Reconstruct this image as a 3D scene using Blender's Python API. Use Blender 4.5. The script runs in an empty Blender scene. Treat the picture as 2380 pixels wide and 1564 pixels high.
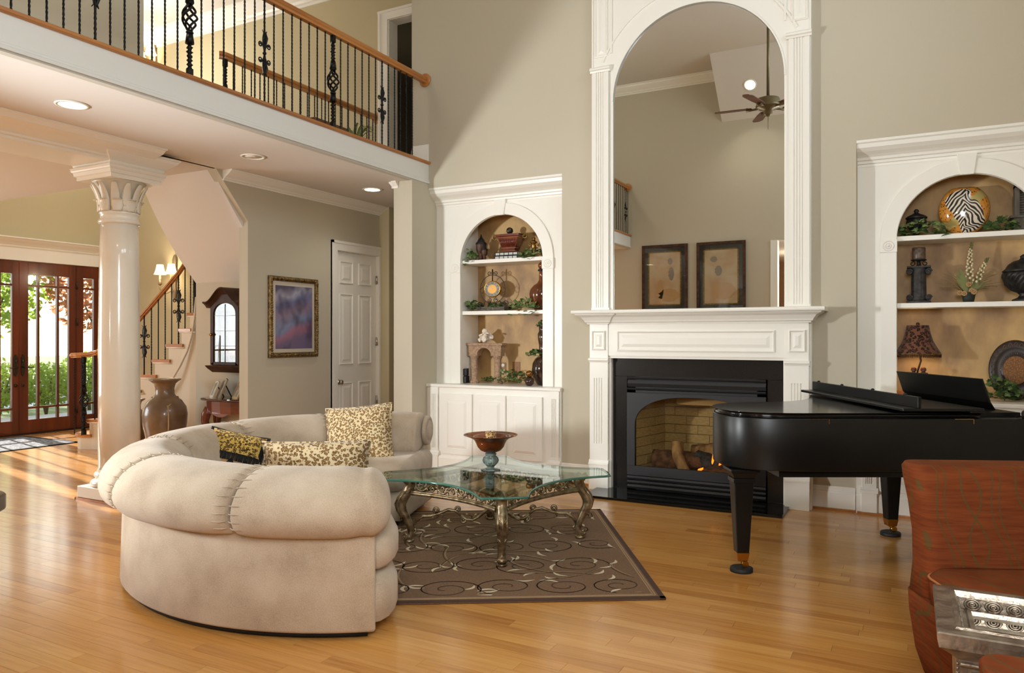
import bpy, bmesh, math, random
from mathutils import Vector, Matrix
rnd = random.Random(7)
SC = bpy.context.scene
COL = SC.collection
PI = math.pi

# ---------------------------------------------------------------- camera, world, lights, exposure
cam_d = bpy.data.cameras.new('camera'); cam_d.sensor_width = 36.0; cam_d.sensor_fit = 'HORIZONTAL'
cam_d.lens = 36.0 * 1740.0 / 2380.0; cam_d.clip_start = 0.05; cam_d.clip_end = 300
cam = bpy.data.objects.new('camera', cam_d); COL.objects.link(cam)
cam.location = (0, 0, 1.40); cam.rotation_euler = (PI / 2, 0, math.radians(28.0))
SC.camera = cam
SC.view_settings.view_transform = 'Standard'; SC.view_settings.look = 'None'
SC.view_settings.exposure = 0.42; SC.view_settings.gamma = 1.0; SC.view_settings.use_curve_mapping = False
SC.cycles.max_bounces = 12; SC.cycles.diffuse_bounces = 6; SC.cycles.glossy_bounces = 6
SC.cycles.transmission_bounces = 8; SC.cycles.transparent_max_bounces = 16
SC.cycles.sample_clamp_indirect = 6.0; SC.cycles.caustics_reflective = False; SC.cycles.caustics_refractive = False
SC.cycles.use_denoising = True

W = bpy.data.worlds.new('sky'); SC.world = W; W.use_nodes = True
_n = W.node_tree.nodes; _l = W.node_tree.links; _n.clear()
_o = _n.new('ShaderNodeOutputWorld'); _b = _n.new('ShaderNodeBackground'); _s = _n.new('ShaderNodeTexSky')
_s.sky_type = 'HOSEK_WILKIE'; _s.sun_direction = (-0.86, 0.205, 0.45); _s.turbidity = 4.0; _s.ground_albedo = 0.4
_b.inputs['Strength'].default_value = 9.0
_l.new(_s.outputs[0], _b.inputs[0]); _l.new(_b.outputs[0], _o.inputs[0])

def kelvin(k):
    k /= 100.0
    r = 255 if k <= 66 else 329.7 * (k - 60) ** -0.133
    g = 99.47 * math.log(k) - 161.1 if k <= 66 else 288.1 * (k - 60) ** -0.0755
    b = 255 if k >= 66 else (0 if k <= 19 else 138.5 * math.log(k - 10) - 305.0)
    return tuple(lin(max(0, min(255, c))) for c in (r, g, b))
def lin(c):
    c /= 255.0
    return c / 12.92 if c <= 0.04045 else ((c + 0.055) / 1.055) ** 2.4
def S(r, g, b): return (lin(r), lin(g), lin(b), 1.0)

def light(name, kind, loc, power, color, target=None, size=0.1, size_y=None, spot=None, blend=0.5):
    d = bpy.data.lights.new(name, kind); d.energy = power; d.color = color[:3]
    if kind == 'AREA':
        d.size = size
        if size_y: d.shape = 'RECTANGLE'; d.size_y = size_y
    elif kind == 'SUN': d.angle = size
    else: d.shadow_soft_size = size
    if spot: d.spot_size = math.radians(spot); d.spot_blend = blend
    o = bpy.data.objects.new(name, d); COL.objects.link(o); o.location = loc
    if target is not None:
        v = Vector(target) - Vector(loc); o.rotation_euler = v.to_track_quat('-Z', 'Y').to_euler()
    return o

light('sun', 'SUN', (-30, 8, 20), 9.0, (1, 0.95, 0.87), target=(-30 + 2.6, 8 - 0.60, 20 - 1.05), size=0.012)
# photographer's strobe standing under the balcony at the left, out of frame
light('strobe', 'SPOT', (-5.75, 0.45, 1.60), 640.0, (0.93, 0.98, 1.0), target=(-1.7, 6.5, 2.1), size=0.22, spot=78, blend=0.8)
# added area lights as daylight at unseen windows, right wall and dining room
light('window_light', 'AREA', (1.34, 2.8, 4.5), 80.0, (0.84, 0.93, 1), target=(-5, 2.8, 3.6), size=3.6, size_y=1.3)
light('window_light', 'AREA', (-11.3, 2.0, 1.5), 130.0, (0.92, 0.97, 1), target=(-5, 2.6, 0.6), size=2.4, size_y=2.0)
# recessed downlights that are on (their lenses are built with the ceiling lights below)
for _y in (3.13, 6.47, -0.2):
    light('downlight', 'SPOT', (-5.13, _y, 2.95), 13.0, (1, 0.93, 0.82), target=(-5.13, _y, 0), size=0.06, spot=130, blend=0.9)
light('downlight', 'SPOT', (-2.29, 0.47, 5.44), 45.0, (1, 0.92, 0.78), target=(-2.2, 2.0, 0), size=0.02, spot=120, blend=0.9)
light('foyer_light', 'POINT', (-9.0, 6.2, 4.9), 75.0, (1, 0.96, 0.9), size=0.25)
light('hall_light', 'POINT', (-5.2, 2.6, 5.4), 30.0, (1, 0.94, 0.84), size=0.2)
light('bedroom_fill', 'POINT', (-6.6, 8.4, 4.0), 5.0, (1, 0.95, 0.85), size=0.2)  # added fill to lift the dark bedroom, no fixture modelled
# added fill for floor and foreground, behind the camera in the kitchen opening
light('camera_fill', 'AREA', (0.25, -0.5, 2.35), 82.0, (0.92, 0.97, 1), target=(-2.2, 4.5, 0.4), size=1.1)
light('kitchen_light', 'POINT', (-1.6, -2.0, 2.7), 40.0, (1, 0.85, 0.65), size=0.15)

# ---------------------------------------------------------------- materials
MATS = {}
def mat(name, col, rough=0.5, metal=0.0, col2=None, scale=8.0, detail=3.0, bump=0.0, bscale=None, coord='Object', stretch=None,
        spec=0.5, coat=0.0, emit=None, estr=0.0, sheen=0.0, lo=0.35, hi=0.65, trans=0.0, ior=1.45, kind='noise'):
    if name in MATS: return MATS[name]
    m = bpy.data.materials.new(name); m.use_nodes = True; MATS[name] = m
    N = m.node_tree.nodes; L = m.node_tree.links; p = N['Principled BSDF']
    p.inputs['Base Color'].default_value = col; p.inputs['Roughness'].default_value = rough; p.inputs['Metallic'].default_value = metal
    p.inputs['Specular IOR Level'].default_value = spec; p.inputs['Coat Weight'].default_value = coat; p.inputs['Coat Roughness'].default_value = 0.08
    p.inputs['Sheen Weight'].default_value = sheen; p.inputs['Transmission Weight'].default_value = trans; p.inputs['IOR'].default_value = ior
    if emit: p.inputs['Emission Color'].default_value = emit; p.inputs['Emission Strength'].default_value = estr
    if col2 or bump:
        tc = N.new('ShaderNodeTexCoord'); out = tc.outputs[coord]
        if stretch:
            mp = N.new('ShaderNodeMapping'); mp.inputs['Scale'].default_value = stretch; L.new(out, mp.inputs[0]); out = mp.outputs[0]
        if col2:
            t = N.new('ShaderNodeTexNoise' if kind == 'noise' else 'ShaderNodeTexVoronoi'); t.inputs['Scale'].default_value = scale
            if kind == 'noise': t.inputs['Detail'].default_value = detail
            L.new(out, t.inputs['Vector'])
            r = N.new('ShaderNodeValToRGB'); r.color_ramp.elements[0].position = lo; r.color_ramp.elements[1].position = hi
            r.color_ramp.elements[0].color = col; r.color_ramp.elements[1].color = col2
            L.new(t.outputs[0], r.inputs[0]); L.new(r.outputs[0], p.inputs['Base Color'])
        if bump:
            t2 = N.new('ShaderNodeTexNoise'); t2.inputs['Scale'].default_value = bscale or scale; t2.inputs['Detail'].default_value = 4
            L.new(out, t2.inputs['Vector'])
            b = N.new('ShaderNodeBump'); b.inputs['Strength'].default_value = bump; b.inputs['Distance'].default_value = 0.01
            L.new(t2.outputs[0], b.inputs['Height']); L.new(b.outputs[0], p.inputs['Normal'])
    return m
def nodes(m): return m.node_tree.nodes, m.node_tree.links, m.node_tree.nodes['Principled BSDF']
def mth(N, L, op, a, b=None, c=None):
    n = N.new('ShaderNodeMath'); n.operation = op
    for i, v in enumerate((a, b, c)):
        if v is None: continue
        if isinstance(v, (int, float)): n.inputs[i].default_value = v
        else: L.new(v, n.inputs[i])
    return n.outputs[0]
def ramp(N, L, fac, stops):
    r = N.new('ShaderNodeValToRGB'); e = r.color_ramp.elements
    while len(e) < len(stops): e.new(0.5)
    for i, (p, c) in enumerate(stops): e[i].position = p; e[i].color = c
    L.new(fac, r.inputs[0]); return r.outputs[0]
def mixc(N, L, fac, a, b):
    n = N.new('ShaderNodeMix'); n.data_type = 'RGBA'
    for i, v in ((0, fac), (6, a), (7, b)):
        if isinstance(v, (int, float)): n.inputs[i].default_value = v
        elif isinstance(v, tuple): n.inputs[i].default_value = v
        else: L.new(v, n.inputs[i])
    return n.outputs[2]

wallp = mat('wall_paint', S(191, 183, 163), 0.75, col2=S(195, 187, 168), scale=1.5, bump=0.03, bscale=180, coord='Generated', spec=0.25)
tanp = mat('foyer_paint', S(192, 180, 146), 0.75, bump=0.03, bscale=180, spec=0.25)
trimw = mat('white_trim', S(238, 235, 226), 0.32, spec=0.45)
ceilp = mat('ceiling_paint', S(216, 211, 204), 0.85, spec=0.2)
fasciap = mat('fascia_paint', S(222, 221, 214), 0.4)
oak = mat('oak_rail', S(190, 126, 62), 0.32, col2=S(160, 98, 42), scale=9, stretch=(1, 0.12, 1), coat=0.3)
oakv = mat('oak_tread', S(196, 134, 70), 0.3, col2=S(168, 106, 50), scale=9, stretch=(0.2, 1, 1), coat=0.3)
iron = mat('black_iron', S(26, 23, 22), 0.35, metal=0.5, bump=0.25, bscale=60)
mahog = mat('mahogany_door', S(112, 48, 24), 0.25, col2=S(84, 32, 15), scale=6, stretch=(1, 1, 0.1), coat=0.4)
gblack = mat('black_granite', S(30, 29, 28), 0.16, col2=S(52, 50, 46), scale=220, detail=2, lo=0.5, hi=0.72)
steelb = mat('black_steel', S(42, 41, 42), 0.45, metal=0.3)
steeld = mat('dark_steel', S(22, 21, 22), 0.5)
blackl = mat('piano_lacquer', S(12, 12, 11), 0.34, col2=S(18, 17, 16), scale=3, spec=0.4)
lidl = mat('piano_lid_lacquer', S(13, 12, 12), 0.12, spec=0.5)
brass = mat('brass', S(196, 150, 72), 0.22, metal=1.0)
nickel = mat('nickel', S(196, 190, 180), 0.25, metal=1.0)
silverl = mat('silver_leaf', S(172, 152, 122), 0.36, metal=0.8, col2=S(108, 88, 62), scale=22, bump=0.3, bscale=60)
emis = mat('lamp_lens', S(255, 240, 210), 0.5, emit=S(255, 226, 170), estr=9.0)
black = mat('matte_black', S(18, 18, 18), 0.6)

def glassmat(name, tint=(1, 1, 1, 1), refl=0.06, rough=0.0):
    m = bpy.data.materials.new(name); m.use_nodes = True; N = m.node_tree.nodes; L = m.node_tree.links; N.clear()
    o = N.new('ShaderNodeOutputMaterial'); mx = N.new('ShaderNodeMixShader'); t = N.new('ShaderNodeBsdfTransparent'); g = N.new('ShaderNodeBsdfGlossy')
    t.inputs[0].default_value = tint; g.inputs['Roughness'].default_value = rough
    f = N.new('ShaderNodeLayerWeight'); f.inputs[0].default_value = 0.5
    a = mth(N, L, 'MULTIPLY_ADD', mth(N, L, 'POWER', f.outputs['Facing'], 4.0), 0.85, refl * 0.6)
    L.new(a, mx.inputs[0]); L.new(t.outputs[0], mx.inputs[1]); L.new(g.outputs[0], mx.inputs[2]); L.new(mx.outputs[0], o.inputs[0])
    MATS[name] = m; return m
pane_glass = glassmat('window_glass')
fire_glass = glassmat('fireplace_glass', (0.90, 0.87, 0.80, 1), 0.06)

# ---------------------------------------------------------------- geometry builder
def rootmat(o):
    m = Matrix.Identity(4)
    while o is not None:
        m = o.matrix_parent_inverse @ m if False else m
        m = Matrix.LocRotScale(o.location, o.rotation_euler, o.scale) @ m
        o = o.parent
    return m
LAST = [None]
class G:
    def __init__(s): s.v = []; s.f = []; s.sm = []
    def add(s, vs, fs, smooth=False):
        n = len(s.v); s.v += [tuple(v) for v in vs]
        for f in fs: s.f.append([n + i for i in f]); s.sm.append(smooth)
        return s
    def box(s, x0, x1, y0, y1, z0, z1):
        return s.add([(x0, y0, z0), (x1, y0, z0), (x1, y1, z0), (x0, y1, z0), (x0, y0, z1), (x1, y0, z1), (x1, y1, z1), (x0, y1, z1)],
                     [(3, 2, 1, 0), (4, 5, 6, 7), (0, 1, 5, 4), (1, 2, 6, 5), (2, 3, 7, 6), (3, 0, 4, 7)])
    def frus(s, c, a, b, z0, z1, rot=0):       # square-section tapered post, half sizes a (bottom) b (top)
        vs = []
        for (hx, hy), z in ((a, z0), (b, z1)):
            for sx, sy in ((-1, -1), (1, -1), (1, 1), (-1, 1)):
                x, y = sx * hx, sy * hy
                vs.append((c[0] + x * math.cos(rot) - y * math.sin(rot), c[1] + x * math.sin(rot) + y * math.cos(rot), z))
        return s.add(vs, [(3, 2, 1, 0), (4, 5, 6, 7), (0, 1, 5, 4), (1, 2, 6, 5), (2, 3, 7, 6), (3, 0, 4, 7)])
    def prism(s, poly, axis, a, b, smooth=False):
        def P(u, w, t): return {'x': (t, u, w), 'y': (u, t, w), 'z': (u, w, t)}[axis]
        n = len(poly); vs = [P(u, w, a) for u, w in poly] + [P(u, w, b) for u, w in poly]
        s.add(vs, [(i, (i + 1) % n, n + (i + 1) % n, n + i) for i in range(n)], smooth)
        k = len(s.v) - 2 * n
        s.f += [list(range(k + n - 1, k - 1, -1)), list(range(k + n, k + 2 * n))]; s.sm += [False, False]
        return s
    def band(s, outer, inner, axis, a, b):     # open strip between two equal-length polylines, extruded from a to b
        def P(u, w, t): return {'x': (t, u, w), 'y': (u, t, w), 'z': (u, w, t)}[axis]
        n = len(outer); vs = [P(*p, a) for p in outer] + [P(*p, a) for p in inner] + [P(*p, b) for p in outer] + [P(*p, b) for p in inner]
        fs = []
        for i in range(n - 1):
            fs += [(i, i + 1, n + i + 1, n + i), (2 * n + i, 3 * n + i, 3 * n + i + 1, 2 * n + i + 1), (i, 2 * n + i, 2 * n + i + 1, i + 1), (n + i, n + i + 1, 3 * n + i + 1, 3 * n + i)]
        fs += [(0, n, 3 * n, 2 * n), (n - 1, 3 * n - 1, 4 * n - 1, 2 * n - 1)]
        return s.add(vs, fs)
    def rings(s, rs, closed=True, caps=True, smooth=True, loop=False):
        n = len(rs[0]); vs = [p for r in rs for p in r]; fs = []; k = len(rs)
        for j in range(k if loop else k - 1):
            j2 = (j + 1) % k
            for i in range(n if closed else n - 1):
                i2 = (i + 1) % n; fs.append((j * n + i, j * n + i2, j2 * n + i2, j2 * n + i))
        s.add(vs, fs, smooth)
        if caps and closed and not loop:
            b = len(s.v) - n * k
            s.f += [list(range(b + n - 1, b - 1, -1)), list(range(b + n * (k - 1), b + n * k))]; s.sm += [False, False]
        return s
    def lathe(s, prof, c=(0, 0, 0), seg=24, flute=None, sx=1, sy=1, twist=0):
        rs = []
        for j, (r, z) in enumerate(prof):
            ring = []
            for i in range(seg):
                a = 2 * PI * i / seg + twist * z; q = max(r, 1e-4)
                if flute and flute[1] <= z <= flute[2]: q *= 1 + flute[3] * math.cos(flute[0] * 2 * PI * i / seg)
                ring.append((c[0] + q * sx * math.cos(a), c[1] + q * sy * math.sin(a), c[2] + z))
            rs.append(ring)
        return s.rings(rs)
    def tube(s, pts, r, seg=8, closed=False, sq=False, flat=1.0):
        P = [Vector(p) for p in pts]; n = len(P); rs = []
        t0 = None; nrm = None
        for i in range(n):
            t = (P[(i + 1) % n] - P[i - 1]) if closed else (P[min(i + 1, n - 1)] - P[max(i - 1, 0)])
            if t.length < 1e-9: t = Vector((0, 0, 1))
            t.normalize()
            if nrm is None:
                nrm = t.orthogonal(); zc = Vector((0, 0, 1)) - t * t.z
                if zc.length > 0.05: nrm = zc.normalized()
            else:
                nrm = nrm - t * nrm.dot(t)
                nrm = nrm.normalized() if nrm.length > 1e-6 else t.orthogonal().normalized()
            b = t.cross(nrm); rr = r[i] if isinstance(r, (list, tuple)) else r
            rs.append([P[i] + (nrm * math.cos(a) * flat + b * math.sin(a)) * rr for a in [2 * PI * (k + (0.5 if sq else 0)) / seg for k in range(seg)]])
        return s.rings(rs, smooth=not sq, loop=closed)
    def ball(s, c, r, seg=14, rg=8, sx=1, sy=1, sz=1):
        rs = [[(c[0] + r * sx * math.sin(PI * j / rg) * math.cos(2 * PI * i / seg), c[1] + r * sy * math.sin(PI * j / rg) * math.sin(2 * PI * i / seg), c[2] - r * sz * math.cos(PI * j / rg)) for i in range(seg)] for j in range(1, rg)]
        s.rings(rs)
        return s
    def cyl(s, p0, p1, r, r1=None, seg=12): return s.tube([p0, p1], [r, r if r1 is None else r1], seg)
    def raised(s, u0, u1, w0, w1, t0, step, mold=0.018, axis='y', sgn=-1):   # moulded panel: frame bead standing proud of plane t0
        def P(u, w, t): return (u, t0 + sgn * t, w) if axis == 'y' else (t0 + sgn * t, u, w)
        R = lambda d, t: [P(u0 + d, w0 + d, t), P(u1 - d, w0 + d, t), P(u1 - d, w1 - d, t), P(u0 + d, w1 - d, t)]
        return s.rings([R(0, 0), R(0, step), R(mold * 0.4, step * 1.25), R(mold, step * 0.3), R(mold * 1.9, step * 0.3), R(mold * 3.2, step)] , smooth=False)
    def obj(s, name, m, parent=None, local=False, bevel=0, subsurf=0, kind=None, auto=None, label=None):
        me = bpy.data.meshes.new(name)
        vs = s.v
        if parent is not None and not local:
            inv = rootmat(parent).inverted(); vs = [inv @ Vector(v) for v in vs]
        elif parent is None and not local:
            pass
        me.from_pydata([tuple(v) for v in vs], [], s.f)
        bm = bmesh.new(); bm.from_mesh(me); bmesh.ops.recalc_face_normals(bm, faces=bm.faces[:]); bm.to_mesh(me); bm.free()
        me.polygons.foreach_set('use_smooth', s.sm)
        if m: me.materials.append(m)
        o = bpy.data.objects.new(name, me); COL.objects.link(o)
        if parent is not None: o.parent = parent
        if bevel:
            b = o.modifiers.new('bevel', 'BEVEL'); b.width = bevel; b.segments = 2; b.limit_method = 'ANGLE'; b.angle_limit = math.radians(40)
        if subsurf:
            q = o.modifiers.new('sub', 'SUBSURF'); q.levels = subsurf; q.render_levels = subsurf
        if kind: o['kind'] = kind
        if label: o['label'] = label
        LAST[0] = o
        return o
def tag(o, label, cat, group=None):
    o['label'] = label; o['category'] = cat
    if group: o['group'] = group
    return o
def thing(name, label, cat, loc=(0, 0, 0), rz=0.0, group=None):
    o = bpy.data.objects.new(name, None); COL.objects.link(o); o.empty_display_size = 0.1
    o.location = loc; o.rotation_euler = (0, 0, rz)
    return tag(o, label, cat, group)
KIDS = None
def dup(o, parent=None, loc=None, rz=None, label=None, group=None):
    c = o.copy(); COL.objects.link(c)
    if parent is not None: c.parent = parent
    if loc is not None: c.location = loc
    if rz is not None: c.rotation_euler = (0, 0, rz)
    if label: c['label'] = label
    if group: c['group'] = group
    for ch in list(o.children): dup(ch, c)
    return c
def struct(g, name, m, **k): return g.obj(name, m, kind='structure', **k)
def inst(src, parent, loc, name=None, rot=None, scale=None):       # a further part that shares the mesh of src
    o = src.copy(); COL.objects.link(o); o.parent = parent; o.location = loc
    if name: o.name = name
    if rot: o.rotation_euler = rot
    if scale: o.scale = scale
    return o
def arc(cx, cz, r, a0, a1, n): return [(cx + r * math.cos(math.radians(a0 + (a1 - a0) * i / n)), cz + r * math.sin(math.radians(a0 + (a1 - a0) * i / n))) for i in range(n + 1)]
def spiral(c, r0, r1, a0, turns, n=26, ax=(1, 0, 0), up=(0, 0, 1)):
    c = Vector(c); ax = Vector(ax); up = Vector(up); out = []
    for i in range(n + 1):
        t = i / n; r = r0 + (r1 - r0) * t; a = a0 + turns * 2 * PI * t
        out.append(c + ax * (r * math.cos(a)) + up * (r * math.sin(a)))
    return out
# ================================================================ SETTING
XB = -4.49; YB = 6.57; XH = -5.83; ZF = 3.24; ZC = 5.95
def box(name, m, *a, **k): return struct(G().box(*a), name, m, **k)
def wood_floor(name, per_object):
    m = bpy.data.materials.new(name); m.use_nodes = True; N, L, p = nodes(m)
    geo = N.new('ShaderNodeNewGeometry')
    if per_object: oi = N.new('ShaderNodeObjectInfo'); tone = oi.outputs['Random']
    else:
        at = N.new('ShaderNodeAttribute'); at.attribute_name = 'tone'; tone = at.outputs['Fac']
    off = N.new('ShaderNodeCombineXYZ'); L.new(mth(N, L, 'MULTIPLY', tone, 37.0), off.inputs[0]); L.new(mth(N, L, 'MULTIPLY', tone, 91.0), off.inputs[2])
    va = N.new('ShaderNodeVectorMath'); va.operation = 'ADD'; L.new(geo.outputs['Position'], va.inputs[0]); L.new(off.outputs[0], va.inputs[1])
    mp = N.new('ShaderNodeMapping'); mp.inputs['Scale'].default_value = (1.1, 22, 4); L.new(va.outputs[0], mp.inputs[0])
    n1 = N.new('ShaderNodeTexNoise'); n1.inputs['Scale'].default_value = 2.2; n1.inputs['Detail'].default_value = 6; n1.inputs['Distortion'].default_value = 0.6; L.new(mp.outputs[0], n1.inputs['Vector'])
    grain = ramp(N, L, n1.outputs[0], [(0.3, S(160, 100, 42)), (0.5, S(196, 138, 66)), (0.72, S(210, 154, 82))])
    tint = ramp(N, L, tone, [(0.0, S(166, 108, 50)), (0.2, S(200, 144, 74)), (0.6, S(208, 152, 82)), (0.9, S(218, 168, 98)), (1.0, S(176, 116, 56))])
    c = mixc(N, L, 0.55, grain, tint); L.new(c, p.inputs['Base Color'])
    p.inputs['Roughness'].default_value = 0.23; p.inputs['Coat Weight'].default_value = 0.25; p.inputs['Coat Roughness'].default_value = 0.12
    nb = N.new('ShaderNodeTexNoise'); nb.inputs['Scale'].default_value = 3; L.new(geo.outputs['Position'], nb.inputs['Vector'])
    b = N.new('ShaderNodeBump'); b.inputs['Strength'].default_value = 0.12; b.inputs['Distance'].default_value = 0.02; L.new(nb.outputs[0], b.inputs['Height']); L.new(b.outputs[0], p.inputs['Normal'])
    return m
floor = box('floor', mat('subfloor', S(70, 44, 22), 0.8), -11.35, 1.35, -4.2, 9.2, -0.12, -0.016)
def build_floor():
    w = 0.0825; boards = []
    r = random.Random(3)
    y = -4.15
    while y < 9.15:
        x = -11.3 - r.random() * 1.2
        while x < 1.3:
            l = r.choice([0.5, 0.7, 0.9, 1.1, 1.3, 1.6]); x1 = min(x + l, 1.33); x0 = max(x, -11.33)
            if x1 - x0 > 0.05: boards.append((x0, x1, y, min(y + w, 9.18)))
            x += l
        y += w
    th = math.radians(28)
    def key(b):
        cx, cy = (b[0] + b[1]) / 2, (b[2] + b[3]) / 2; best = 1e9
        for X in (b[0], cx, b[1]):
            D = -X * math.sin(th) + cy * math.cos(th); r_ = X * math.cos(th) + cy * math.sin(th)
            if D > 2.9 and abs(r_ / D) < 0.68: best = min(best, D)
        return best
    boards.sort(key=key)
    mo = wood_floor('oak_plank_wood', True); ms = wood_floor('oak_floor_wood', False)
    g = G(); e = 0.0012
    g.rings([[(0, 0, 0), (1, 0, 0), (1, 1, 0), (0, 1, 0)], [(0, 0, 1), (1, 0, 1), (1, 1, 1), (0, 1, 1)]], smooth=False)
    first = g.obj('floor_plank', mo, floor, local=True)
    for i, (x0, x1, y0, y1) in enumerate(boards[:300]):
        o = first if i == 0 else first.copy()
        if i: COL.objects.link(o); o.parent = floor
        o.location = (x0 + e / 2, y0 + e / 2, -0.016); o.scale = (x1 - x0 - e, y1 - y0 - e, 0.016)
    vs = []; fs = []; tone = []
    for x0, x1, y0, y1 in boards[300:]:
        n = len(vs); x0 += e / 2; x1 -= e / 2; y0 += e / 2; y1 -= e / 2
        vs += [(x0, y0, -0.016), (x1, y0, -0.016), (x1, y1, -0.016), (x0, y1, -0.016), (x0, y0, 0), (x1, y0, 0), (x1, y1, 0), (x0, y1, 0)]
        fs += [(n + 4, n + 5, n + 6, n + 7), (n, n + 1, n + 5, n + 4), (n + 1, n + 2, n + 6, n + 5), (n + 2, n + 3, n + 7, n + 6), (n + 3, n, n + 4, n + 7)]
        tone += [r.random()] * 5
    me = bpy.data.meshes.new('floor_planks'); me.from_pydata(vs, [], fs); me.materials.append(ms)
    at = me.attributes.new('tone', 'FLOAT', 'FACE'); at.data.foreach_set('value', tone)
    o = bpy.data.objects.new('floor_planks', me); COL.objects.link(o); o.parent = floor; o['kind'] = 'stuff'
build_floor()

# fireplace wall (chimney breast with two niches, a firebox opening)
g = G()
g.box(-2.95, -2.26, YB, 7.3, 0, ZC).box(-1.07, -0.38, YB, 7.3, 0, ZC).box(-2.26, -1.07, YB, 7.3, 1.03, ZC).box(-2.26, -1.07, 7.16, 7.3, 0, 1.03).box(-2.26, -1.07, YB, 7.16, 0, 0.09)
g.box(-4.708, -2.95, YB, 7.3, 2.965, ZC).box(-0.38, 1.2, YB, 7.3, 2.965, ZC)
g.box(XB, -2.95, 7.12, 7.3, 0, 2.965).box(-0.38, 1.2, 7.12, 7.3, 0, 2.965)
struct(g, 'wall_fireplace', wallp)
struct(G().box(-4.72, XB, 6.27, 7.3, 0, 3.0), 'wall_left', wallp)
struct(G().box(1.2, 1.35, -0.2, 0.55, 0, ZC).box(1.2, 1.35, 2.65, 3.0, 0, ZC).box(1.2, 1.35, 4.8, 7.3, 0, ZC)
       .box(1.2, 1.35, 0.55, 2.65, 0, 3.85).box(1.2, 1.35, 3.0, 4.8, 0, 3.85).box(1.2, 1.35, 0.55, 2.65, 5.2, ZC).box(1.2, 1.35, 3.0, 4.8, 5.2, ZC), 'wall_right', wallp)
struct(G().box(-6.0, -1.95, -0.15, 0.0, 0, ZC).box(-1.95, 1.2, -0.15, 0.0, 3.0, ZC), 'wall_back', wallp)
# hall wall with the sloping cut under the stair, and the door opening
g = G()
g.prism([(5.354, 0), (6.655, 0), (6.655, 3.0), (4.965, 3.0), (5.354, 2.55)], 'x', -5.95, XH)
g.box(-5.95, XH, 6.655, 7.43, 2.40, 3.0).box(-5.95, XH, 7.43, 9.2, 0, 3.0)
struct(g, 'wall_hall', wallp)
box('wall_hall_end', wallp, -5.95, -4.4, 9.05, 9.2, 0, 3.0)
box('wall_hall_right', wallp, -4.49, -4.4, 7.3, 9.2, 0, 3.0)
box('wall_alcove', wallp, -7.072, -5.95, 5.75, 5.85, 0, 2.15)
box('wall_upstairs', wallp, -5.95, XH, -0.5, 4.205, ZF, ZC)
struct(G().box(-11.3, -5.68, 7.45, 7.6, 0, ZC).box(-5.68, -4.6, 7.45, 7.6, 5.33, ZC).box(-4.85, -4.6, 7.45, 7.6, 3.0, ZC), 'wall_foyer', tanp)
# front wall with door opening and dining window
struct(G().box(-11.35, -11.2, -4.2, 0.7, 0, ZC).box(-11.35, -11.2, 0.7, 3.3, 0, 0.45).box(-11.35, -11.2, 0.7, 3.3, 2.55, ZC).box(-11.35, -11.2, 3.3, 4.915, 0, ZC)
       .box(-11.35, -11.2, 4.915, 7.315, 2.465, ZC).box(-11.35, -11.2, 7.315, 7.6, 0, ZC), 'wall_front', tanp)
box('wall_dining', wallp, -11.35, -6.0, -0.35, -0.2, 0, ZC)
box('wall_kitchen', mat('kitchen_paint', S(150, 112, 78), 0.7), -6.0, 1.35, -4.2, -4.05, 0, 3.0)
box('wall_kitchen_left', wallp, -6.1, -6.0, -4.2, 0, 0, 3.0)
box('wall_kitchen_right', wallp, 1.2, 1.35, -4.2, -0.2, 0, 3.0)
box('ceiling_kitchen', ceilp, -6.1, 1.35, -4.2, -0.15, 3.0, 3.1)
# ceilings
struct(G().box(-11.35, -2.85, -0.35, 0.9, ZC, ZC + 0.1).box(-11.35, 1.35, 0.9, 7.6, ZC, ZC + 0.1)
       .prism([(0.0, 5.08), (0.9, ZC), (0.9, ZC + 0.1), (0.0, ZC + 0.1)], 'x', -2.85, 1.35), 'ceiling', ceilp)
box('ceiling_hall', ceilp, XH, -4.54, -0.5, 9.2, 3.0, 3.2)
box('ceiling_dining', ceilp, -11.3, XH, -0.35, 4.965, 3.0, 3.2)
# underside of the upper stair flight
g = G(); rs = []
for k in range(9):
    t = k / 8; y = 4.965 + (5.75 - 4.965) * t; z = 3.0 - 1.0 * t - 0.10 * math.sin(PI * t) * (0.2); xl = -6.95 - 0.125 * t - 0.05 * math.sin(PI * t)
    rs.append([(xl, y, z), (-5.9, y, z + 0.02 * (1 - t)), (-5.9, y + 0.1, z + 0.1), (xl, y + 0.1, z + 0.1)])
g.rings(rs, smooth=False)
struct(g, 'ceiling_under_stair', ceilp)
# balcony edge
g = G().box(-4.54, XB, -0.4, YB, 3.012, 3.215)
g.prism([(-4.49, 3.01), (-4.478, 3.012), (-4.476, 3.03), (-4.484, 3.038), (-4.484, 3.05), (-4.49, 3.055)], 'y', -0.4, YB)
struct(g, 'trim_1', fasciap)
struct(G().box(-4.548, -4.4905, -0.4, YB, 2.9985, 3.012), 'trim_2', mat('beam_underside_shade', S(188, 184, 172), 0.6))  # beam is white-painted; its underside shade is put into this greyer colour
struct(G().prism([(-4.62, 3.215), (-4.475, 3.215), (-4.463, 3.222), (-4.463, 3.237), (-4.472, 3.245), (-4.62, 3.245)], 'y', -0.4, YB), 'trim_3', mat('oak_nosing', S(184, 124, 66), 0.35, col2=S(156, 98, 46), scale=8, stretch=(1, 0.1, 1)))
box('floor_upstairs', mat('carpet', S(180, 160, 130), 0.95), -5.83, -4.6, -0.4, 7.45, 3.2, 3.238)
box('trim_4', fasciap, -5.86, XH, 4.1, 7.45, 3.0, 3.24)

def crown(name, prof, axis, a, b, m=trimw):
    return struct(G().prism(prof, axis, a, b), name, m)
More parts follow.
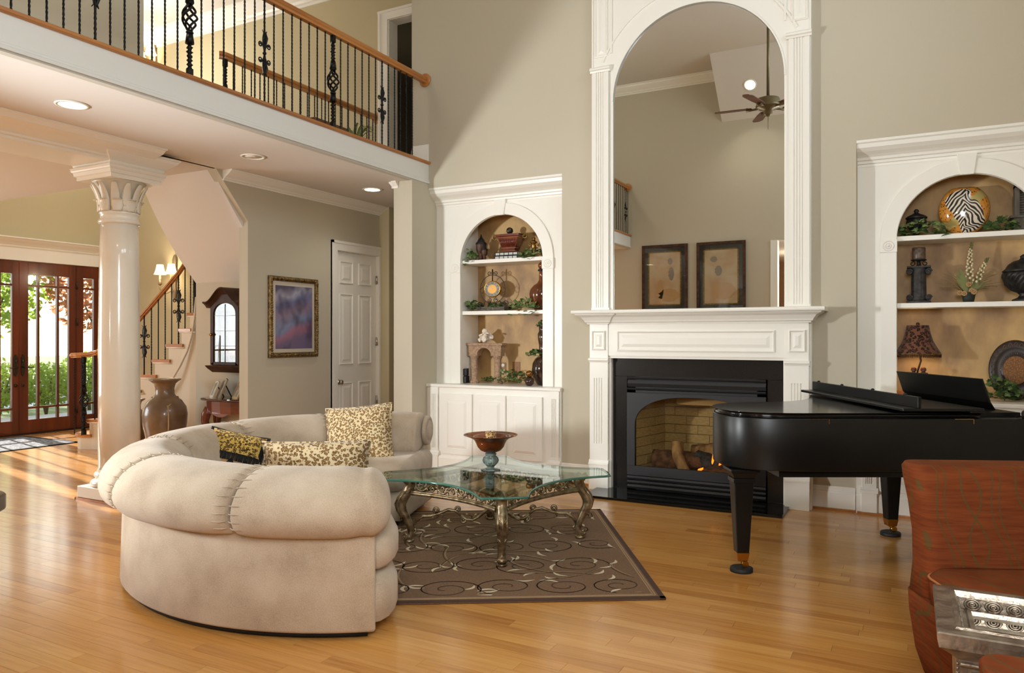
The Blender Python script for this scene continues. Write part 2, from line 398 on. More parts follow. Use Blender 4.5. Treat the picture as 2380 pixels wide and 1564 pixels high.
# hall crown (on the hall wall), profile in (x,z)
def crown_prof(x, z, d, h, s=1):
    return [(x, z), (x + s * d, z), (x + s * d, z - 0.012), (x + s * d * 0.86, z - 0.02), (x + s * d * 0.80, z - h * 0.28), (x + s * d * 0.55, z - h * 0.5), (x + s * d * 0.3, z - h * 0.68), (x + s * d * 0.22, z - h * 0.82), (x + s * 0.014, z - h * 0.86), (x + s * 0.012, z - h), (x, z - h)]
crown('trim_5', crown_prof(XH, 3.0, 0.125, 0.10), 'y', 5.045, 9.05)
struct(G().prism(crown_prof(6.27, 3.0, 0.05, 0.07, -1), 'x', -4.72, -4.66).prism(crown_prof(-4.72, 3.0, 0.05, 0.07, -1), 'y', 6.25, 7.3), 'trim_6', trimw)
# big beam over the column line with its crown towards the hall
g = G().box(-6.32, -5.90, -0.3, 4.45, 2.86, 3.0)
g.prism([(-5.90, 3.0), (-5.60, 3.0), (-5.60, 2.99), (-5.63, 2.985), (-5.66, 2.962), (-5.74, 2.94), (-5.80, 2.915), (-5.83, 2.90), (-5.835, 2.885), (-5.86, 2.88), (-5.865, 2.862), (-5.90, 2.86)], 'y', -0.3, 4.27)
g.prism([(-6.32, 3.0), (-6.5, 3.0), (-6.5, 2.985), (-6.42, 2.93), (-6.34, 2.9), (-6.34, 2.86), (-6.32, 2.86)], 'y', -0.3, 4.45)
struct(g, 'trim_7', trimw)
# foyer crown up high, over the side wall and front wall
crown('trim_8', crown_prof(7.45, ZC, 0.2, 0.2, -1), 'x', -11.2, -4.7)
crown('trim_9', crown_prof(-11.2, ZC, 0.2, 0.2, 1), 'y', 4, 7.45)
crown('trim_10', crown_prof(0.0, ZC, 0.14, 0.16, 1), 'x', -5.9, -2.85)
# cornice over the front doors
struct(G().box(-11.2, -11.165, 4.7, 7.36, 2.475, 2.72).prism([(-11.2, 2.80), (-11.05, 2.80), (-11.05, 2.785), (-11.07, 2.775), (-11.09, 2.75), (-11.13, 2.72), (-11.15, 2.69), (-11.15, 2.67), (-11.2, 2.67)], 'y', 4.7, 7.42).box(-11.2, -11.15, 7.315, 7.36, 0, 2.475), 'trim_11', trimw)
# baseboards
def baseb(name, g_): struct(g_, name, trimw)
def bprof(y, s=-1, h=0.19): return [(y, 0), (y + s * 0.02, 0), (y + s * 0.02, h - 0.05), (y + s * 0.016, h - 0.045), (y + s * 0.015, h - 0.03), (y + s * 0.011, h - 0.022), (y + s * 0.010, h - 0.008), (y + s * 0.005, h), (y, h)]
baseb('baseboard_fireplace', G().prism(bprof(YB), 'x', -0.70, -0.385).prism(bprof(YB), 'x', -2.95, -2.62))
baseb('baseboard_left', G().prism(bprof(6.27), 'x', -4.74, -4.47).prism(bprof(XB, 1), 'y', 6.25, 6.53))
baseb('baseboard_hall', G().prism(bprof(XH, 1), 'y', 5.354, 6.57).prism(bprof(XH, 1), 'y', 7.52, 9.05))
baseb('baseboard_alcove', G().prism(bprof(5.75), 'x', -7.07, -5.95))
baseb('baseboard_upstairs', G().prism([(y, z + ZF) for y, z in bprof(YB)], 'x', -4.70, -4.49))
struct(G().box(-0.70, -0.385, 6.53, 6.55, 0, 0.018).box(-0.37, 1.2, 6.505, 6.528, 0, 0.018).box(-2.95, -2.62, 6.53, 6.55, 0, 0.018), 'trim_12', oak)

# windows of the right wall / dining room / kitchen (real panes; daylight comes in here)
def window(n, axis, t, u0, u1, z0, z1, nu, nz):
    g = G(); w = 0.05
    def bx(a, b, c, d, th=0.05):
        if axis == 'x': g.box(t - th, t + th, a, b, c, d)
        else: g.box(a, b, t - th, t + th, c, d)
    bx(u0, u1, z0, z0 + w); bx(u0, u1, z1 - w, z1); bx(u0, u0 + w, z0, z1); bx(u1 - w, u1, z0, z1)
    for i in range(1, nu): c = u0 + (u1 - u0) * i / nu; bx(c - 0.015, c + 0.015, z0, z1, 0.02)
    for i in range(1, nz): c = z0 + (z1 - z0) * i / nz; bx(u0, u1, c - 0.015, c + 0.015, 0.02)
    o = struct(g, 'window_%d' % n, trimw)
    g2 = G()
    if axis == 'x': g2.box(t - 0.003, t + 0.003, u0 + w, u1 - w, z0 + w, z1 - w)
    else: g2.box(u0 + w, u1 - w, t - 0.003, t + 0.003, z0 + w, z1 - w)
    g2.obj('pane', pane_glass, o)
window(1, 'x', 1.27, 0.55, 2.65, 3.85, 5.2, 3, 1); window(2, 'x', 1.27, 3.0, 4.8, 3.85, 5.2, 3, 1)
window(3, 'x', -11.27, 0.7, 3.3, 0.45, 2.55, 4, 3)

# hall door: six raised panels, casing, hinges, knob
d = struct(G().box(-5.885, -5.862, 6.665, 7.42, 0.01, 2.388), 'door_1', trimw)
for (a, b) in ((6.745, 6.98), (7.085, 7.32)):
    for (z0, z1) in ((2.02, 2.28), (1.07, 1.90), (0.2, 0.86)):
        G().raised(a, b, z0, z1, -5.862, 0.012, 0.02, 'x', 1).obj('panel', trimw, d)
G().lathe([(0.0, 0), (0.03, 0.0), (0.03, 0.006), (0.012, 0.01), (0.012, 0.03), (0.026, 0.036), (0.03, 0.05), (0.022, 0.062), (0, 0.066)], seg=16).obj('knob', nickel, d, local=True)
k = LAST[0]; k.location = (-5.862, 6.73, 0.87); k.rotation_euler = (0, PI / 2, 0)
for z in (2.1, 1.34, 0.62): G().cyl((-5.85, 7.424, z - 0.05), (-5.85, 7.424, z + 0.05), 0.012).obj('hinge', nickel, d)
g = G()
for y0, y1, z0, z1 in ((6.565, 6.66, 0, 2.49), (7.425, 7.52, 0, 2.49), (6.66, 7.425, 2.395, 2.49)):
    g.box(-5.84, -5.81, y0, y1, z0, z1)
g.box(-5.845, -5.80, 6.565, 6.59, 0, 2.505).box(-5.845, -5.80, 7.495, 7.52, 0, 2.505).box(-5.845, -5.80, 6.565, 7.52, 2.475, 2.505)
g.box(-5.90, -5.835, 6.648, 6.662, 0, 2.4).box(-5.90, -5.835, 7.423, 7.437, 0, 2.4).box(-5.90, -5.835, 6.65, 7.435, 2.39, 2.404)
struct(g, 'door_2', trimw); bpy.data.objects['door_2'].name = 'trim_13'
# upstairs doorway casing and the dim bedroom beyond
g = G().box(-5.80, -5.68, 7.41, 7.455, ZF, 5.30).box(-5.80, -4.75, 7.41, 7.455, 5.30, 5.40).box(-5.815, -5.785, 7.397, 7.455, ZF, 5.385).box(-5.82, -4.74, 7.394, 7.456, 5.385, 5.415).box(-5.70, -5.665, 7.43, 7.6, ZF, 5.33).box(-5.68, -4.85, 7.43, 7.6, 5.295, 5.33).box(-4.85, -4.75, 7.41, 7.455, ZF, 5.30)
struct(g, 'trim_14', trimw)
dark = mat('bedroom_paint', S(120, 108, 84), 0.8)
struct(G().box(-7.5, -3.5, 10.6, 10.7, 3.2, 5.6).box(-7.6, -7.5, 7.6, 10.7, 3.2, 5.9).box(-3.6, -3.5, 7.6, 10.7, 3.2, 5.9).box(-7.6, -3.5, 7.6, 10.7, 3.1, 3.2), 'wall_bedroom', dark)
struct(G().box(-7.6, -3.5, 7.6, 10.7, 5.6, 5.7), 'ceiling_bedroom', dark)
# ================================================================ FIREPLACE, OVERMANTEL, BOOKCASES
FX = -1.66
def fluted(g, x0, x1, z0, z1, y, depth=0.014, n=4):         # fluted shaft: face with n recessed grooves
    w = (x1 - x0); g.box(x0, x1, y + depth * 0.6, y + 0.05, z0, z1)
    e = w * 0.2; s = (w - 2 * e) / (2 * n + 1)
    g.box(x0, x0 + e + s * 0.5, y, y + depth, z0, z1).box(x1 - e - s * 0.5, x1, y, y + depth, z0, z1)
    for i in range(n - 1):
        a = x0 + e + s * (1.5 + 2 * i); g.box(a, a + s, y, y + depth, z0 + 0.0, z1)
    return g
def fire_surround():
    t = thing('fireplace_mantel', 'white panelled fireplace mantelpiece with moulded shelf around black granite', 'mantelpiece', (FX, 6.5, 0))
    m = trimw
    for s in (-1, 1):
        a = FX + s * 0.855; x0, x1 = a - 0.088, a + 0.088
        g = G(); fluted(g, x0, x1, 0.42, 1.02, 6.42)
        g.box(x0, x1, 6.42, 6.47, 0.27, 0.42).box(x0, x1, 6.42, 6.47, 1.02, 1.17)
        g.obj('pilaster', m, t)
        G().box(x0 - 0.006, x1 + 0.006, 6.405, 6.47, 0.0, 0.225).prism([(6.47, 0.225), (6.40, 0.225), (6.40, 0.24), (6.41, 0.248), (6.415, 0.265), (6.42, 0.272), (6.47, 0.272)], 'x', x0 - 0.008, x1 + 0.008).obj('plinth', m, t, bevel=0.002)
        G().prism([(6.47, 1.165), (6.415, 1.165), (6.41, 1.178), (6.40, 1.182), (6.40, 1.198), (6.42, 1.205), (6.47, 1.205)], 'x', x0 - 0.008, x1 + 0.008).obj('pilaster_cap', m, t)
        g = G().box(x0, x1, 6.42, 6.47, 1.205, 1.512); g.obj('pilaster_block', m, t)
        G().raised(x0 + 0.025, x1 - 0.025, 1.275, 1.452, 6.42, 0.014, 0.016).obj('panel', m, t)
        o = FX + s * 0.943
        G().box(min(o, o + s * 0.017), max(o, o + s * 0.017), 6.46, YB, 0, 1.512).obj('side_board', m, t)
    G().box(FX - 0.767, FX + 0.767, 6.43, 6.50, 1.225, 1.512).box(FX - 0.767, FX + 0.767, 6.445, 6.5, 1.203, 1.226).box(FX - 0.767, FX - 0.745, 6.45, 6.55, 0.0, 1.21).box(FX + 0.745, FX + 0.767, 6.45, 6.55, 0.0, 1.21).obj('frieze_board', m, t)
    G().raised(FX - 0.68, FX + 0.68, 1.268, 1.45, 6.43, 0.012, 0.02).obj('panel', m, t)
    # crown under the shelf, breaking forward over the pilasters
    def cp(y, d): return [(y, 1.512), (y - 0.018, 1.512), (y - 0.02, 1.522), (y - 0.034, 1.53), (y - 0.04, 1.545), (y - d * 0.6, 1.575), (y - d * 0.9, 1.59), (y - d, 1.598), (y - d, 1.606), (y, 1.606)]
    def mitre(g, x0, x1, y):
        prof = cp(y, 0.105); L_ = []; R_ = []
        for (yy, z) in prof:
            q = y - yy; L_.append((x0 - q, yy, z)); R_.append((x1 + q, yy, z))
        g.rings([L_, R_], smooth=False)
        bl = [(x0 - (y - yy), YB, z) for yy, z in prof]; br = [(x1 + (y - yy), YB, z) for yy, z in prof]
        g.rings([bl, L_], smooth=False); g.rings([R_, br], smooth=False)
    g = G(); mitre(g, FX - 0.767, FX + 0.767, 6.43); mitre(g, FX - 0.943, FX - 0.767, 6.415); mitre(g, FX + 0.767, FX + 0.943, 6.415)
    g.obj('crown_moulding', m, t)
    G().prism([(YB, 1.603), (6.283, 1.603), (6.272, 1.608), (6.268, 1.62), (6.272, 1.633), (6.283, 1.638), (YB, 1.638)], 'x', FX - 1.07, FX + 1.075).obj('mantel_shelf', m, t, bevel=0.003)
fire_surround()
def granite():
    t = thing('granite_hearth', 'polished black granite slabs framing the fireplace with flat hearth slab', 'hearth', (FX, 6.3, 0))
    G().box(FX - 0.87, FX + 0.795, 6.05, 6.5, 0.001, 0.022).obj('hearth_slab', mat('hearth_granite', S(16, 16, 17), 0.06, col2=S(30, 30, 30), scale=260, lo=0.5, hi=0.75), t, bevel=0.003)
    G().box(FX - 0.745, FX + 0.745, 6.50, 6.56, 1.04, 1.203).obj('granite_slab', gblack, t)
    G().box(FX - 0.745, FX - 0.612, 6.50, 6.56, 0.022, 1.038).obj('granite_slab', gblack, t)
    G().box(FX + 0.612, FX + 0.745, 6.50, 6.56, 0.022, 1.038).obj('granite_slab', gblack, t)
granite()
def insert():
    t = thing('gas_fireplace', 'black gas fireplace with arched glass front, louvres and burning logs', 'fireplace', (FX, 6.6, 0.02))
    x0, x1 = FX - 0.61, FX + 0.61
    # front plate with arched window
    y = 6.475
    ax = 0.53; spr = 0.60; top = 0.865
    outer = [(x0 + 0.005, 0.15), (x1 - 0.005, 0.15), (x1 - 0.005, 0.895), (x0 + 0.005, 0.895)]
    n = 28; arcp = []
    for i in range(n + 1):
        a = PI * i / n; e = 0.62
        c, s_ = math.cos(a), math.sin(a)
        arcp.append((FX + ax * math.copysign(abs(c) ** 0.8, c), spr + (top - spr) * abs(s_) ** 0.9))
    hole = [(FX + ax, 0.235)] + arcp + [(FX - ax, 0.235)]
    # plate as strips: below, and around arch
    g = G(); g.box(x0 + 0.005, x1 - 0.005, y, y + 0.02, 0.15, 0.235)
    out = []
    for (px, pz) in hole:
        dx, dz = px - FX, pz - 0.5; k = min((0.605 / abs(dx)) if abs(dx) > 1e-6 else 9, ((0.395 if dz > 0 else 0.265) / abs(dz)) if abs(dz) > 1e-6 else 9)
        out.append((FX + dx * k, 0.5 + dz * k))
    out[0] = (FX + 0.605, 0.235); out[-1] = (FX - 0.605, 0.235)
    # make sure the upper corners are included
    best = {1: None, -1: None}
    for s in (1, -1):
        i = min(range(len(out)), key=lambda q: (out[q][0] - (FX + s * 0.605)) ** 2 + (out[q][1] - 0.895) ** 2); out[i] = (FX + s * 0.605, 0.895)
    g.band(out, hole, 'y', y, y + 0.02); g.obj('front_plate', steelb, t, bevel=0.002)
    G().prism(hole, 'y', y + 0.016, y + 0.019).obj('glass_pane', fire_glass, t)
    for z0, z1, d, nm in ((1.015, 1.038, 0.012, 'louvre'), (0.945, 1.01, -0.005, 'louvre'), (0.918, 0.938, 0.008, 'louvre'), (0.11, 0.145, 0.01, 'louvre'), (0.072, 0.103, 0.008, 'louvre'), (0.03, 0.066, 0.006, 'louvre')):
        zc = (z0 + z1) / 2
        G().prism([(6.52, z0), (6.487 - d, z0), (6.478 - d, zc), (6.487 - d, z1), (6.52, z1)], 'x', x0 + 0.008, x1 - 0.008).obj(nm, steelb if d > 0 else steeld, t)
    G().box(x0, x1, 6.50, 6.515, 0.022, 0.235).box(x0, x1, 6.50, 6.515, 0.86, 1.04).box(x0, x0 + 0.08, 6.5, 6.515, 0.022, 1.04).box(x1 - 0.08, x1, 6.5, 6.515, 0.022, 1.04).obj('back_plate', steeld, t)
    # firebox lined with pale firebricks
    fb = mat('firebrick', S(206, 182, 134), 0.9, col2=S(184, 158, 110), scale=5, bump=0.2, bscale=60, coord='Object')
    G().box(FX - 0.58, FX + 0.58, 6.53, 7.15, 0.10, 0.135).box(FX - 0.58, FX + 0.58, 6.52, 7.15, 0.98, 1.02).box(FX - 0.46, FX + 0.46, 7.08, 7.12, 0.135, 0.98).obj('firebox', mat('firebox_liner', S(120, 104, 74), 0.95), t)
    G().prism([(FX - 0.585, 6.53), (FX - 0.555, 6.53), (FX - 0.435, 7.09), (FX - 0.465, 7.09)], 'z', 0.135, 0.98).obj('firebox_side', fb, t)
    G().prism([(FX + 0.585, 6.53), (FX + 0.555, 6.53), (FX + 0.435, 7.09), (FX + 0.465, 7.09)], 'z', 0.135, 0.98).obj('firebox_side', fb, t)
    first = None
    def brick(L_, loc, rot, h=0.083):
        nonlocal first
        if first is None:
            first = G().rings([[(-.5, 0, -.5), (.5, 0, -.5), (.5, 0, .5), (-.5, 0, .5)], [(-.5, -0.9, -.5), (.5, -0.9, -.5), (.5, -0.9, .5), (-.5, -0.9, .5)], [(-.49, -1, -.47), (.49, -1, -.47), (.49, -1, .47), (-.49, -1, .47)]], smooth=False).obj('brick', fb, t, local=True)
            o = first
        else: o = first.copy(); COL.objects.link(o)
        o.location = Vector(loc) - Vector(t.location); o.rotation_euler = (0, 0, rot); o.scale = (L_ - 0.004, 0.012, h - 0.004)
    for k in range(10):
        z = 0.135 + 0.0425 + 0.085 * k
        off = 0.11 if k % 2 else 0.0
        xs = [-0.44] + [v for v in (-0.33 + off, -0.11 + off, 0.11 + off, 0.33 + off) if v < 0.44] + [0.44]
        for a, b in zip(xs, xs[1:]): brick(b - a, (FX + (a + b) / 2, 7.08, z), 0)
        for s in (-1, 1):
            ts = [0.0, 0.33, 0.67, 1.0] if k % 2 else [0.0, 0.5, 1.0]
            for a, b in zip(ts, ts[1:]):
                q = (a + b) / 2; xx = FX + s * (0.553 - 0.12 * q); yy = 6.535 + 0.55 * q
                brick((b - a) * 0.56, (xx, yy, z), s * -math.atan2(0.56, 0.12) if s < 0 else math.atan2(0.56, -0.12) + 0)
    G().box(FX - 0.22, FX + 0.35, 6.75, 7.0, 0.80, 0.83).box(FX - 0.22, FX + 0.35, 6.74, 6.755, 0.78, 0.85).obj('heat_deflector', mat('deflector', S(188, 156, 104), 0.6), t)
    # logs
    bark = mat('charred_bark', S(62, 42, 32), 0.95, col2=S(110, 78, 58), scale=18, bump=0.9, bscale=40)
    pale = mat('split_wood', S(176, 142, 100), 0.9, col2=S(120, 88, 60), scale=14, bump=0.7, bscale=30, stretch=(1, 1, 0.3))
    charm = mat('charcoal', S(30, 30, 34), 0.9, col2=S(70, 72, 80), scale=26, bump=0.9, bscale=40)
    def log(pts, r, m, nm='log'):
        P = []; R = []
        for i in range(len(pts) - 1):
            for k in range(4):
                q = k / 4; P.append([pts[i][j] + (pts[i + 1][j] - pts[i][j]) * q for j in range(3)]); R.append(r[i] + (r[i + 1] - r[i]) * q)
        P.append(pts[-1]); R.append(r[-1]); R = [q * rnd.uniform(0.9, 1.1) for q in R]
        G().tube(P, R, 12).obj(nm, m, t)
    log([(FX - 0.43, 6.72, 0.27), (FX - 0.15, 6.74, 0.27), (FX + 0.05, 6.78, 0.27)], [0.095, 0.09, 0.08], bark)
    log([(FX - 0.10, 6.86, 0.32), (FX + 0.2, 6.86, 0.36), (FX + 0.45, 6.84, 0.34)], [0.09, 0.10, 0.085], pale)
    log([(FX - 0.05, 6.78, 0.30), (FX + 0.15, 6.74, 0.25), (FX + 0.4, 6.72, 0.28)], [0.075, 0.08, 0.07], charm)
    log([(FX - 0.20, 6.70, 0.44), (FX - 0.19, 6.66, 0.33), (FX - 0.11, 6.63, 0.17)], [0.055, 0.05, 0.055], pale)
    log([(FX - 0.08, 6.62, 0.165), (FX + 0.12, 6.64, 0.20), (FX + 0.32, 6.66, 0.26)], [0.035, 0.05, 0.06], bark)
    log([(FX + 0.15, 6.60, 0.17), (FX + 0.35, 6.62, 0.18), (FX + 0.48, 6.68, 0.2)], [0.05, 0.06, 0.05], bark)
    fl = mat('flame', S(255, 140, 40), 0.5, emit=S(255, 120, 24), estr=2.2)
    for (x, yv, z, h, w, lean) in ((0.12, 6.68, 0.25, 0.11, 0.012, 0.0), (0.20, 6.64, 0.21, 0.10, 0.02, -0.01), (0.0, 6.62, 0.195, 0.05, 0.022, 0.05), (-0.06, 6.62, 0.185, 0.02, 0.014, 0.02), (0.16, 6.63, 0.19, 0.04, 0.014, 0.01)):
        G().tube([(FX + x, yv, z), (FX + x + lean * 0.4, yv, z + h * 0.35), (FX + x + lean * 0.8, yv, z + h * 0.7), (FX + x + lean, yv, z + h)], [w * 0.5, w, w * 0.6, 0.001], 8).obj('flame', fl, t)
    for i in range(9): G().box(FX - 0.4 + i * 0.1, FX - 0.385 + i * 0.1, 6.57, 6.585, 0.135, 0.137).obj('burner_port', steeld, t)
insert()

def overmantel():
    t = thing('mirror_surround', 'tall white arched overmantel with fluted pilasters above the fireplace shelf', 'overmantel', (FX, 6.55, 1.638))
    m = trimw; r = 0.745; spr = 3.555; top = 5.2
    hole = [(FX + r, 1.638)] + arc(FX, spr, r, 0, 180, 40) + [(FX - r, 1.638)]
    poly = [(FX - 0.94, 1.638)] + hole[::-1] + [(FX + 0.94, 1.638), (FX + 0.94, top), (FX - 0.94, top)]
    G().prism(poly, 'y', 6.50, YB).obj('face_board', m, t)
    for s in (-1, 1):
        a = FX + s * 0.862; x0, x1 = a - 0.088, a + 0.088
        g = G(); fluted(g, x0 + 0.008, x1 - 0.008, 1.66, 3.84, 6.478, n=4); g.box(x0, x1, 6.475, 6.5, 1.638, 1.665)
        g.obj('pilaster', m, t)
        G().prism([(6.5, 3.835), (6.47, 3.835), (6.464, 3.85), (6.452, 3.856), (6.452, 3.872), (6.462, 3.884), (6.5, 3.884)], 'x', x0 - 0.01, x1 + 0.01).obj('pilaster_cap', m, t)
        G().raised(x0 + 0.03, x1 - 0.025, 3.98, 4.75, 6.5, 0.012, 0.018).obj('panel', m, t)
        o = FX + s * 0.94; G().box(min(o, o + s * 0.012), max(o, o + s * 0.012), 6.49, YB, 1.638, top).obj('side_board', m, t)
        e = FX + s * 0.757
        G().box(min(e - 0.012, e + 0.004), max(e - 0.012, e + 0.004), 6.487, 6.5, 4.0, 5.0).obj('edge_bead', m, t)
    o1 = arc(FX, spr, 0.93, 24, 156, 36); o2 = arc(FX, spr, 0.915, 24, 156, 36)
    G().band(o1, o2, 'y', 6.488, 6.5).obj('arch_bead', m, t)
    G().band(arc(FX, spr, r + 0.012, 0, 180, 40), arc(FX, spr, r, 0, 180, 40), 'y', 6.492, 6.5).obj('arch_edge', m, t)
    mir = tag(G().prism([(FX + r - 0.002, 1.64)] + arc(FX, spr, r - 0.002, 0, 180, 40) + [(FX - r + 0.002, 1.64)], 'y', 6.515, 6.53).obj('mirror', mat('mirror_glass', (0.86, 0.87, 0.84, 1), 0.0, metal=1.0)),
        'tall arched wall mirror above the mantel shelf reflecting ceiling fan', 'mirror')
overmantel()

gold = mat('gold_faux_paint', S(212, 174, 114), 0.5, col2=S(150, 116, 80), scale=4.0, detail=4, lo=0.36, hi=0.70, stretch=(1, 1, 0.6))
def bookcase(cx, label, side):
    t = thing('built_in_bookcase', label, 'bookcase', (cx, 6.72, 0)); m = trimw; r = 0.478; spr = 2.17; zc = 0.905
    lx, rx = (XB, -2.951) if side == 'left' else (-0.379, 1.2)
    poly = [(lx, zc), (cx - r, zc), (cx - r, spr)] + arc(cx, spr, r, 180, 0, 36)[1:-1] + [(cx + r, spr), (cx + r, zc), (rx, zc), (rx, 2.965), (lx, 2.965)]
    G().prism(poly, 'y', 6.72, 6.742).obj('face_frame', m, t)
    G().box(cx - r - 0.02, cx - r - 0.002, 6.742, 7.07, zc, 2.75).obj('side_panel', m, t)
    G().box(cx + r + 0.002, cx + r + 0.02, 6.742, 7.07, zc, 2.75).obj('side_panel', m, t)
    G().box(cx - r - 0.02, cx + r + 0.02, 7.07, 7.085, zc, 2.75).obj('back_panel', gold, t, label='mottled gold painted back panel')
    G().box(cx - r - 0.02, cx + r + 0.02, 6.742, 7.085, 2.75, 2.765).obj('top_panel', gold, t)
    for z in (2.162, 1.628): G().box(cx - r, cx + r, 6.735, 7.068, z, z + 0.038).obj('shelf', m, t, bevel=0.002)
    # casing: flat pilaster strips, arch, keystone, rosettes
    for s in (-1, 1):
        a = cx + s * (r + 0.06)
        G().box(a - 0.058, a + 0.058, 6.70, 6.72, zc, 2.075).obj('casing', m, t, bevel=0.003)
        ro = G().box(a - 0.063, a + 0.063, 6.69, 6.72, 2.072, 2.175).obj('rosette_block', m, t, bevel=0.002)
        g = G()
        for R_, d in ((0.038, 0.006), (0.02, 0.006)):
            g.tube([(a + R_ * math.cos(q), 6.69, 2.123 + R_ * math.sin(q)) for q in [2 * PI * i / 24 for i in range(24)]], 0.005, 6, closed=True)
        g.ball((a, 6.69, 2.123), 0.01, 8, 6); g.obj('rosette', m, ro)
    G().band(arc(cx, spr, r + 0.118, 0, 180, 36), arc(cx, spr, r + 0.002, 0, 180, 36), 'y', 6.70, 6.72).obj('arch_casing', m, t, bevel=0.003)
    G().prism([(cx - 0.045, 2.64), (cx + 0.045, 2.64), (cx + 0.068, 2.80), (cx - 0.068, 2.80)], 'y', 6.685, 6.72).obj('keystone', m, t, bevel=0.003)
    # crown dying into the niche sides
    y = 6.72
    prof = [(y, 2.965), (y - 0.148, 2.965), (y - 0.15, 2.945), (y - 0.138, 2.935), (y - 0.13, 2.905), (y - 0.10, 2.88), (y - 0.062, 2.862), (y - 0.04, 2.845), (y - 0.035, 2.825), (y - 0.02, 2.82), (y - 0.016, 2.80), (y - 0.006, 2.795), (y - 0.004, 2.775), (y, 2.775)]
    G().prism(prof, 'x', lx, rx).obj('crown_moulding', m, t)
    # base cabinet
    yb = 6.545
    G().prism([(6.98, 0.872), (yb - 0.012, 0.872), (yb - 0.02, 0.88), (yb - 0.02, 0.898), (yb - 0.012, 0.905), (7.085, 0.905), (7.085, 0.872)], 'x', lx, rx).obj('counter', m, t)
    G().box(lx, rx, yb, 7.05, 0.0, 0.872).obj('cabinet_box', m, t)
    G().prism([(yb, 0), (yb - 0.018, 0), (yb - 0.018, 0.14), (yb - 0.012, 0.15), (yb - 0.008, 0.165), (yb, 0.17)], 'x', lx, rx).obj('plinth', m, t)
    for s in (-1, 1):
        a = (lx + 0.095) if s < 0 else (rx - 0.062); w = 0.05
        g = G(); fluted(g, a - w, a + w, 0.24, 0.80, yb - 0.02, 0.012, 4); g.box(a - w, a + w, yb - 0.02, yb + 0.01, 0.80, 0.872).box(a - w, a + w, yb - 0.02, yb + 0.01, 0.18, 0.24).obj('pilaster', m, t)
        G().prism([(yb, 0.17), (yb - 0.045, 0.17), (yb - 0.04, 0.188), (yb - 0.028, 0.195), (yb - 0.024, 0.21), (yb, 0.21)], 'x', a - w - 0.015, a + w + 0.015).box(a - w - 0.004, a + w + 0.004, yb - 0.034, yb, 0.0, 0.172).obj('pilaster_base', m, t)
    for dx0, dx1 in ((-0.598, -0.233), (-0.202, 0.155), (0.184, 0.558)):
        d = G().box(cx + dx0, cx + dx1, yb - 0.02, yb, 0.185, 0.812).obj('door', m, t, bevel=0.004)
        u0, u1, w0, w1 = cx + dx0 + 0.05, cx + dx1 - 0.05, 0.185 + 0.055, 0.812 - 0.06; y0 = yb - 0.02
        R = lambda e, d_: [(u0 + e, y0 - d_, w0 + e), (u1 - e, y0 - d_, w0 + e), (u1 - e, y0 - d_, w1 - e), (u0 + e, y0 - d_, w1 - e)]
        G().rings([R(0, 0), R(0.006, 0.001), R(0.012, -0.0), R(0.04, 0.011), R(0.05, 0.011)], smooth=False).obj('raised_panel', m, d)
BL = -3.70; BR = 0.385
bookcase(BL, 'white arched built-in bookcase left of the fireplace, with three cupboard doors', 'left')
bookcase(BR, 'white arched built-in bookcase right of the fireplace, behind the piano', 'right')

# ================================================================ BACK WALL (seen in the mirror)
def big_picture(cx, label):
    t = thing('framed_picture', label, 'picture', (cx, 0.02, 2.43), group='framed pictures reflected in the mirror')
    w, h = 0.415, 0.60; fm = mat('walnut_frame', S(84, 50, 30), 0.4, col2=S(48, 28, 18), scale=20)
    g = G()
    for a, b, c, d in ((-w, -w + 0.05, -h, h), (w - 0.05, w, -h, h), (-w + 0.05, w - 0.05, h - 0.05, h), (-w + 0.05, w - 0.05, -h, -h + 0.05)): g.box(cx + a, cx + b, 0.003, 0.035, 2.43 + c, 2.43 + d)
    g.obj('frame', fm, t, bevel=0.006)
    G().box(cx - w + 0.05, cx + w - 0.05, 0.006, 0.014, 2.43 - h + 0.05, 2.43 + h - 0.05).obj('mat_board', mat('mat_board', S(52, 54, 54), 0.35), t)
    g = G(); a, b = w - 0.115, h - 0.12
    for p in ((-a, -a + 0.022, -b, b), (a - 0.022, a, -b, b), (-a, a, b - 0.022, b), (-a, a, -b, -b + 0.022)): g.box(cx + p[0], cx + p[1], 0.012, 0.02, 2.43 + p[2], 2.43 + p[3])
    g.obj('gilt_liner', mat('gilt', S(170, 140, 70), 0.4, metal=0.6, col2=S(90, 70, 34), scale=60), t)
    mp = mat('hazy_print_' + label[:4], S(206, 188, 156), 0.5, col2=S(190, 150, 104), scale=3.0, detail=2, lo=0.4, hi=0.75)
    G().box(cx - a + 0.02, cx + a - 0.02, 0.013, 0.016, 2.43 - b + 0.02, 2.43 + b - 0.02).obj('print', mp, t)
    r_ = G()
    r_.box(cx - w + 0.05, cx + w - 0.05, 0.022, 0.024, 2.43 - h + 0.05, 2.43 + h - 0.05).obj('glass_pane', pane_glass, t)
big_picture(-3.85, 'framed hazy print left of the pair reflected in the mirror, by balcony')
big_picture(-2.865, 'framed hazy print right of the pair reflected in the mirror, by opening')
def print_blot(pic, spots):
    for (x, z, rx, rz, c) in spots:
        n = 20
        # watercolour blots are flat paint on the print
        G().prism([(pic.location.x + x + rx * math.cos(2 * PI * i / n) * (1 + 0.15 * math.sin(3 * i)), 2.43 + z + rz * math.sin(2 * PI * i / n)) for i in range(n)], 'y', 0.016, 0.0164).obj('painted_patch', c, pic)
bl1 = mat('print_grey', S(150, 140, 128), 0.6); bl2 = mat('print_ochre', S(196, 160, 110), 0.6)
pics = [o for o in COL.objects if o.name.startswith('framed_picture')]
print_blot(pics[0], [(0.10, 0.3, 0.045, 0.06, bl1), (0.12, 0.08, 0.05, 0.12, bl1), (-0.08, -0.2, 0.06, 0.18, bl2), (0.08, -0.3, 0.18, 0.12, bl2)])
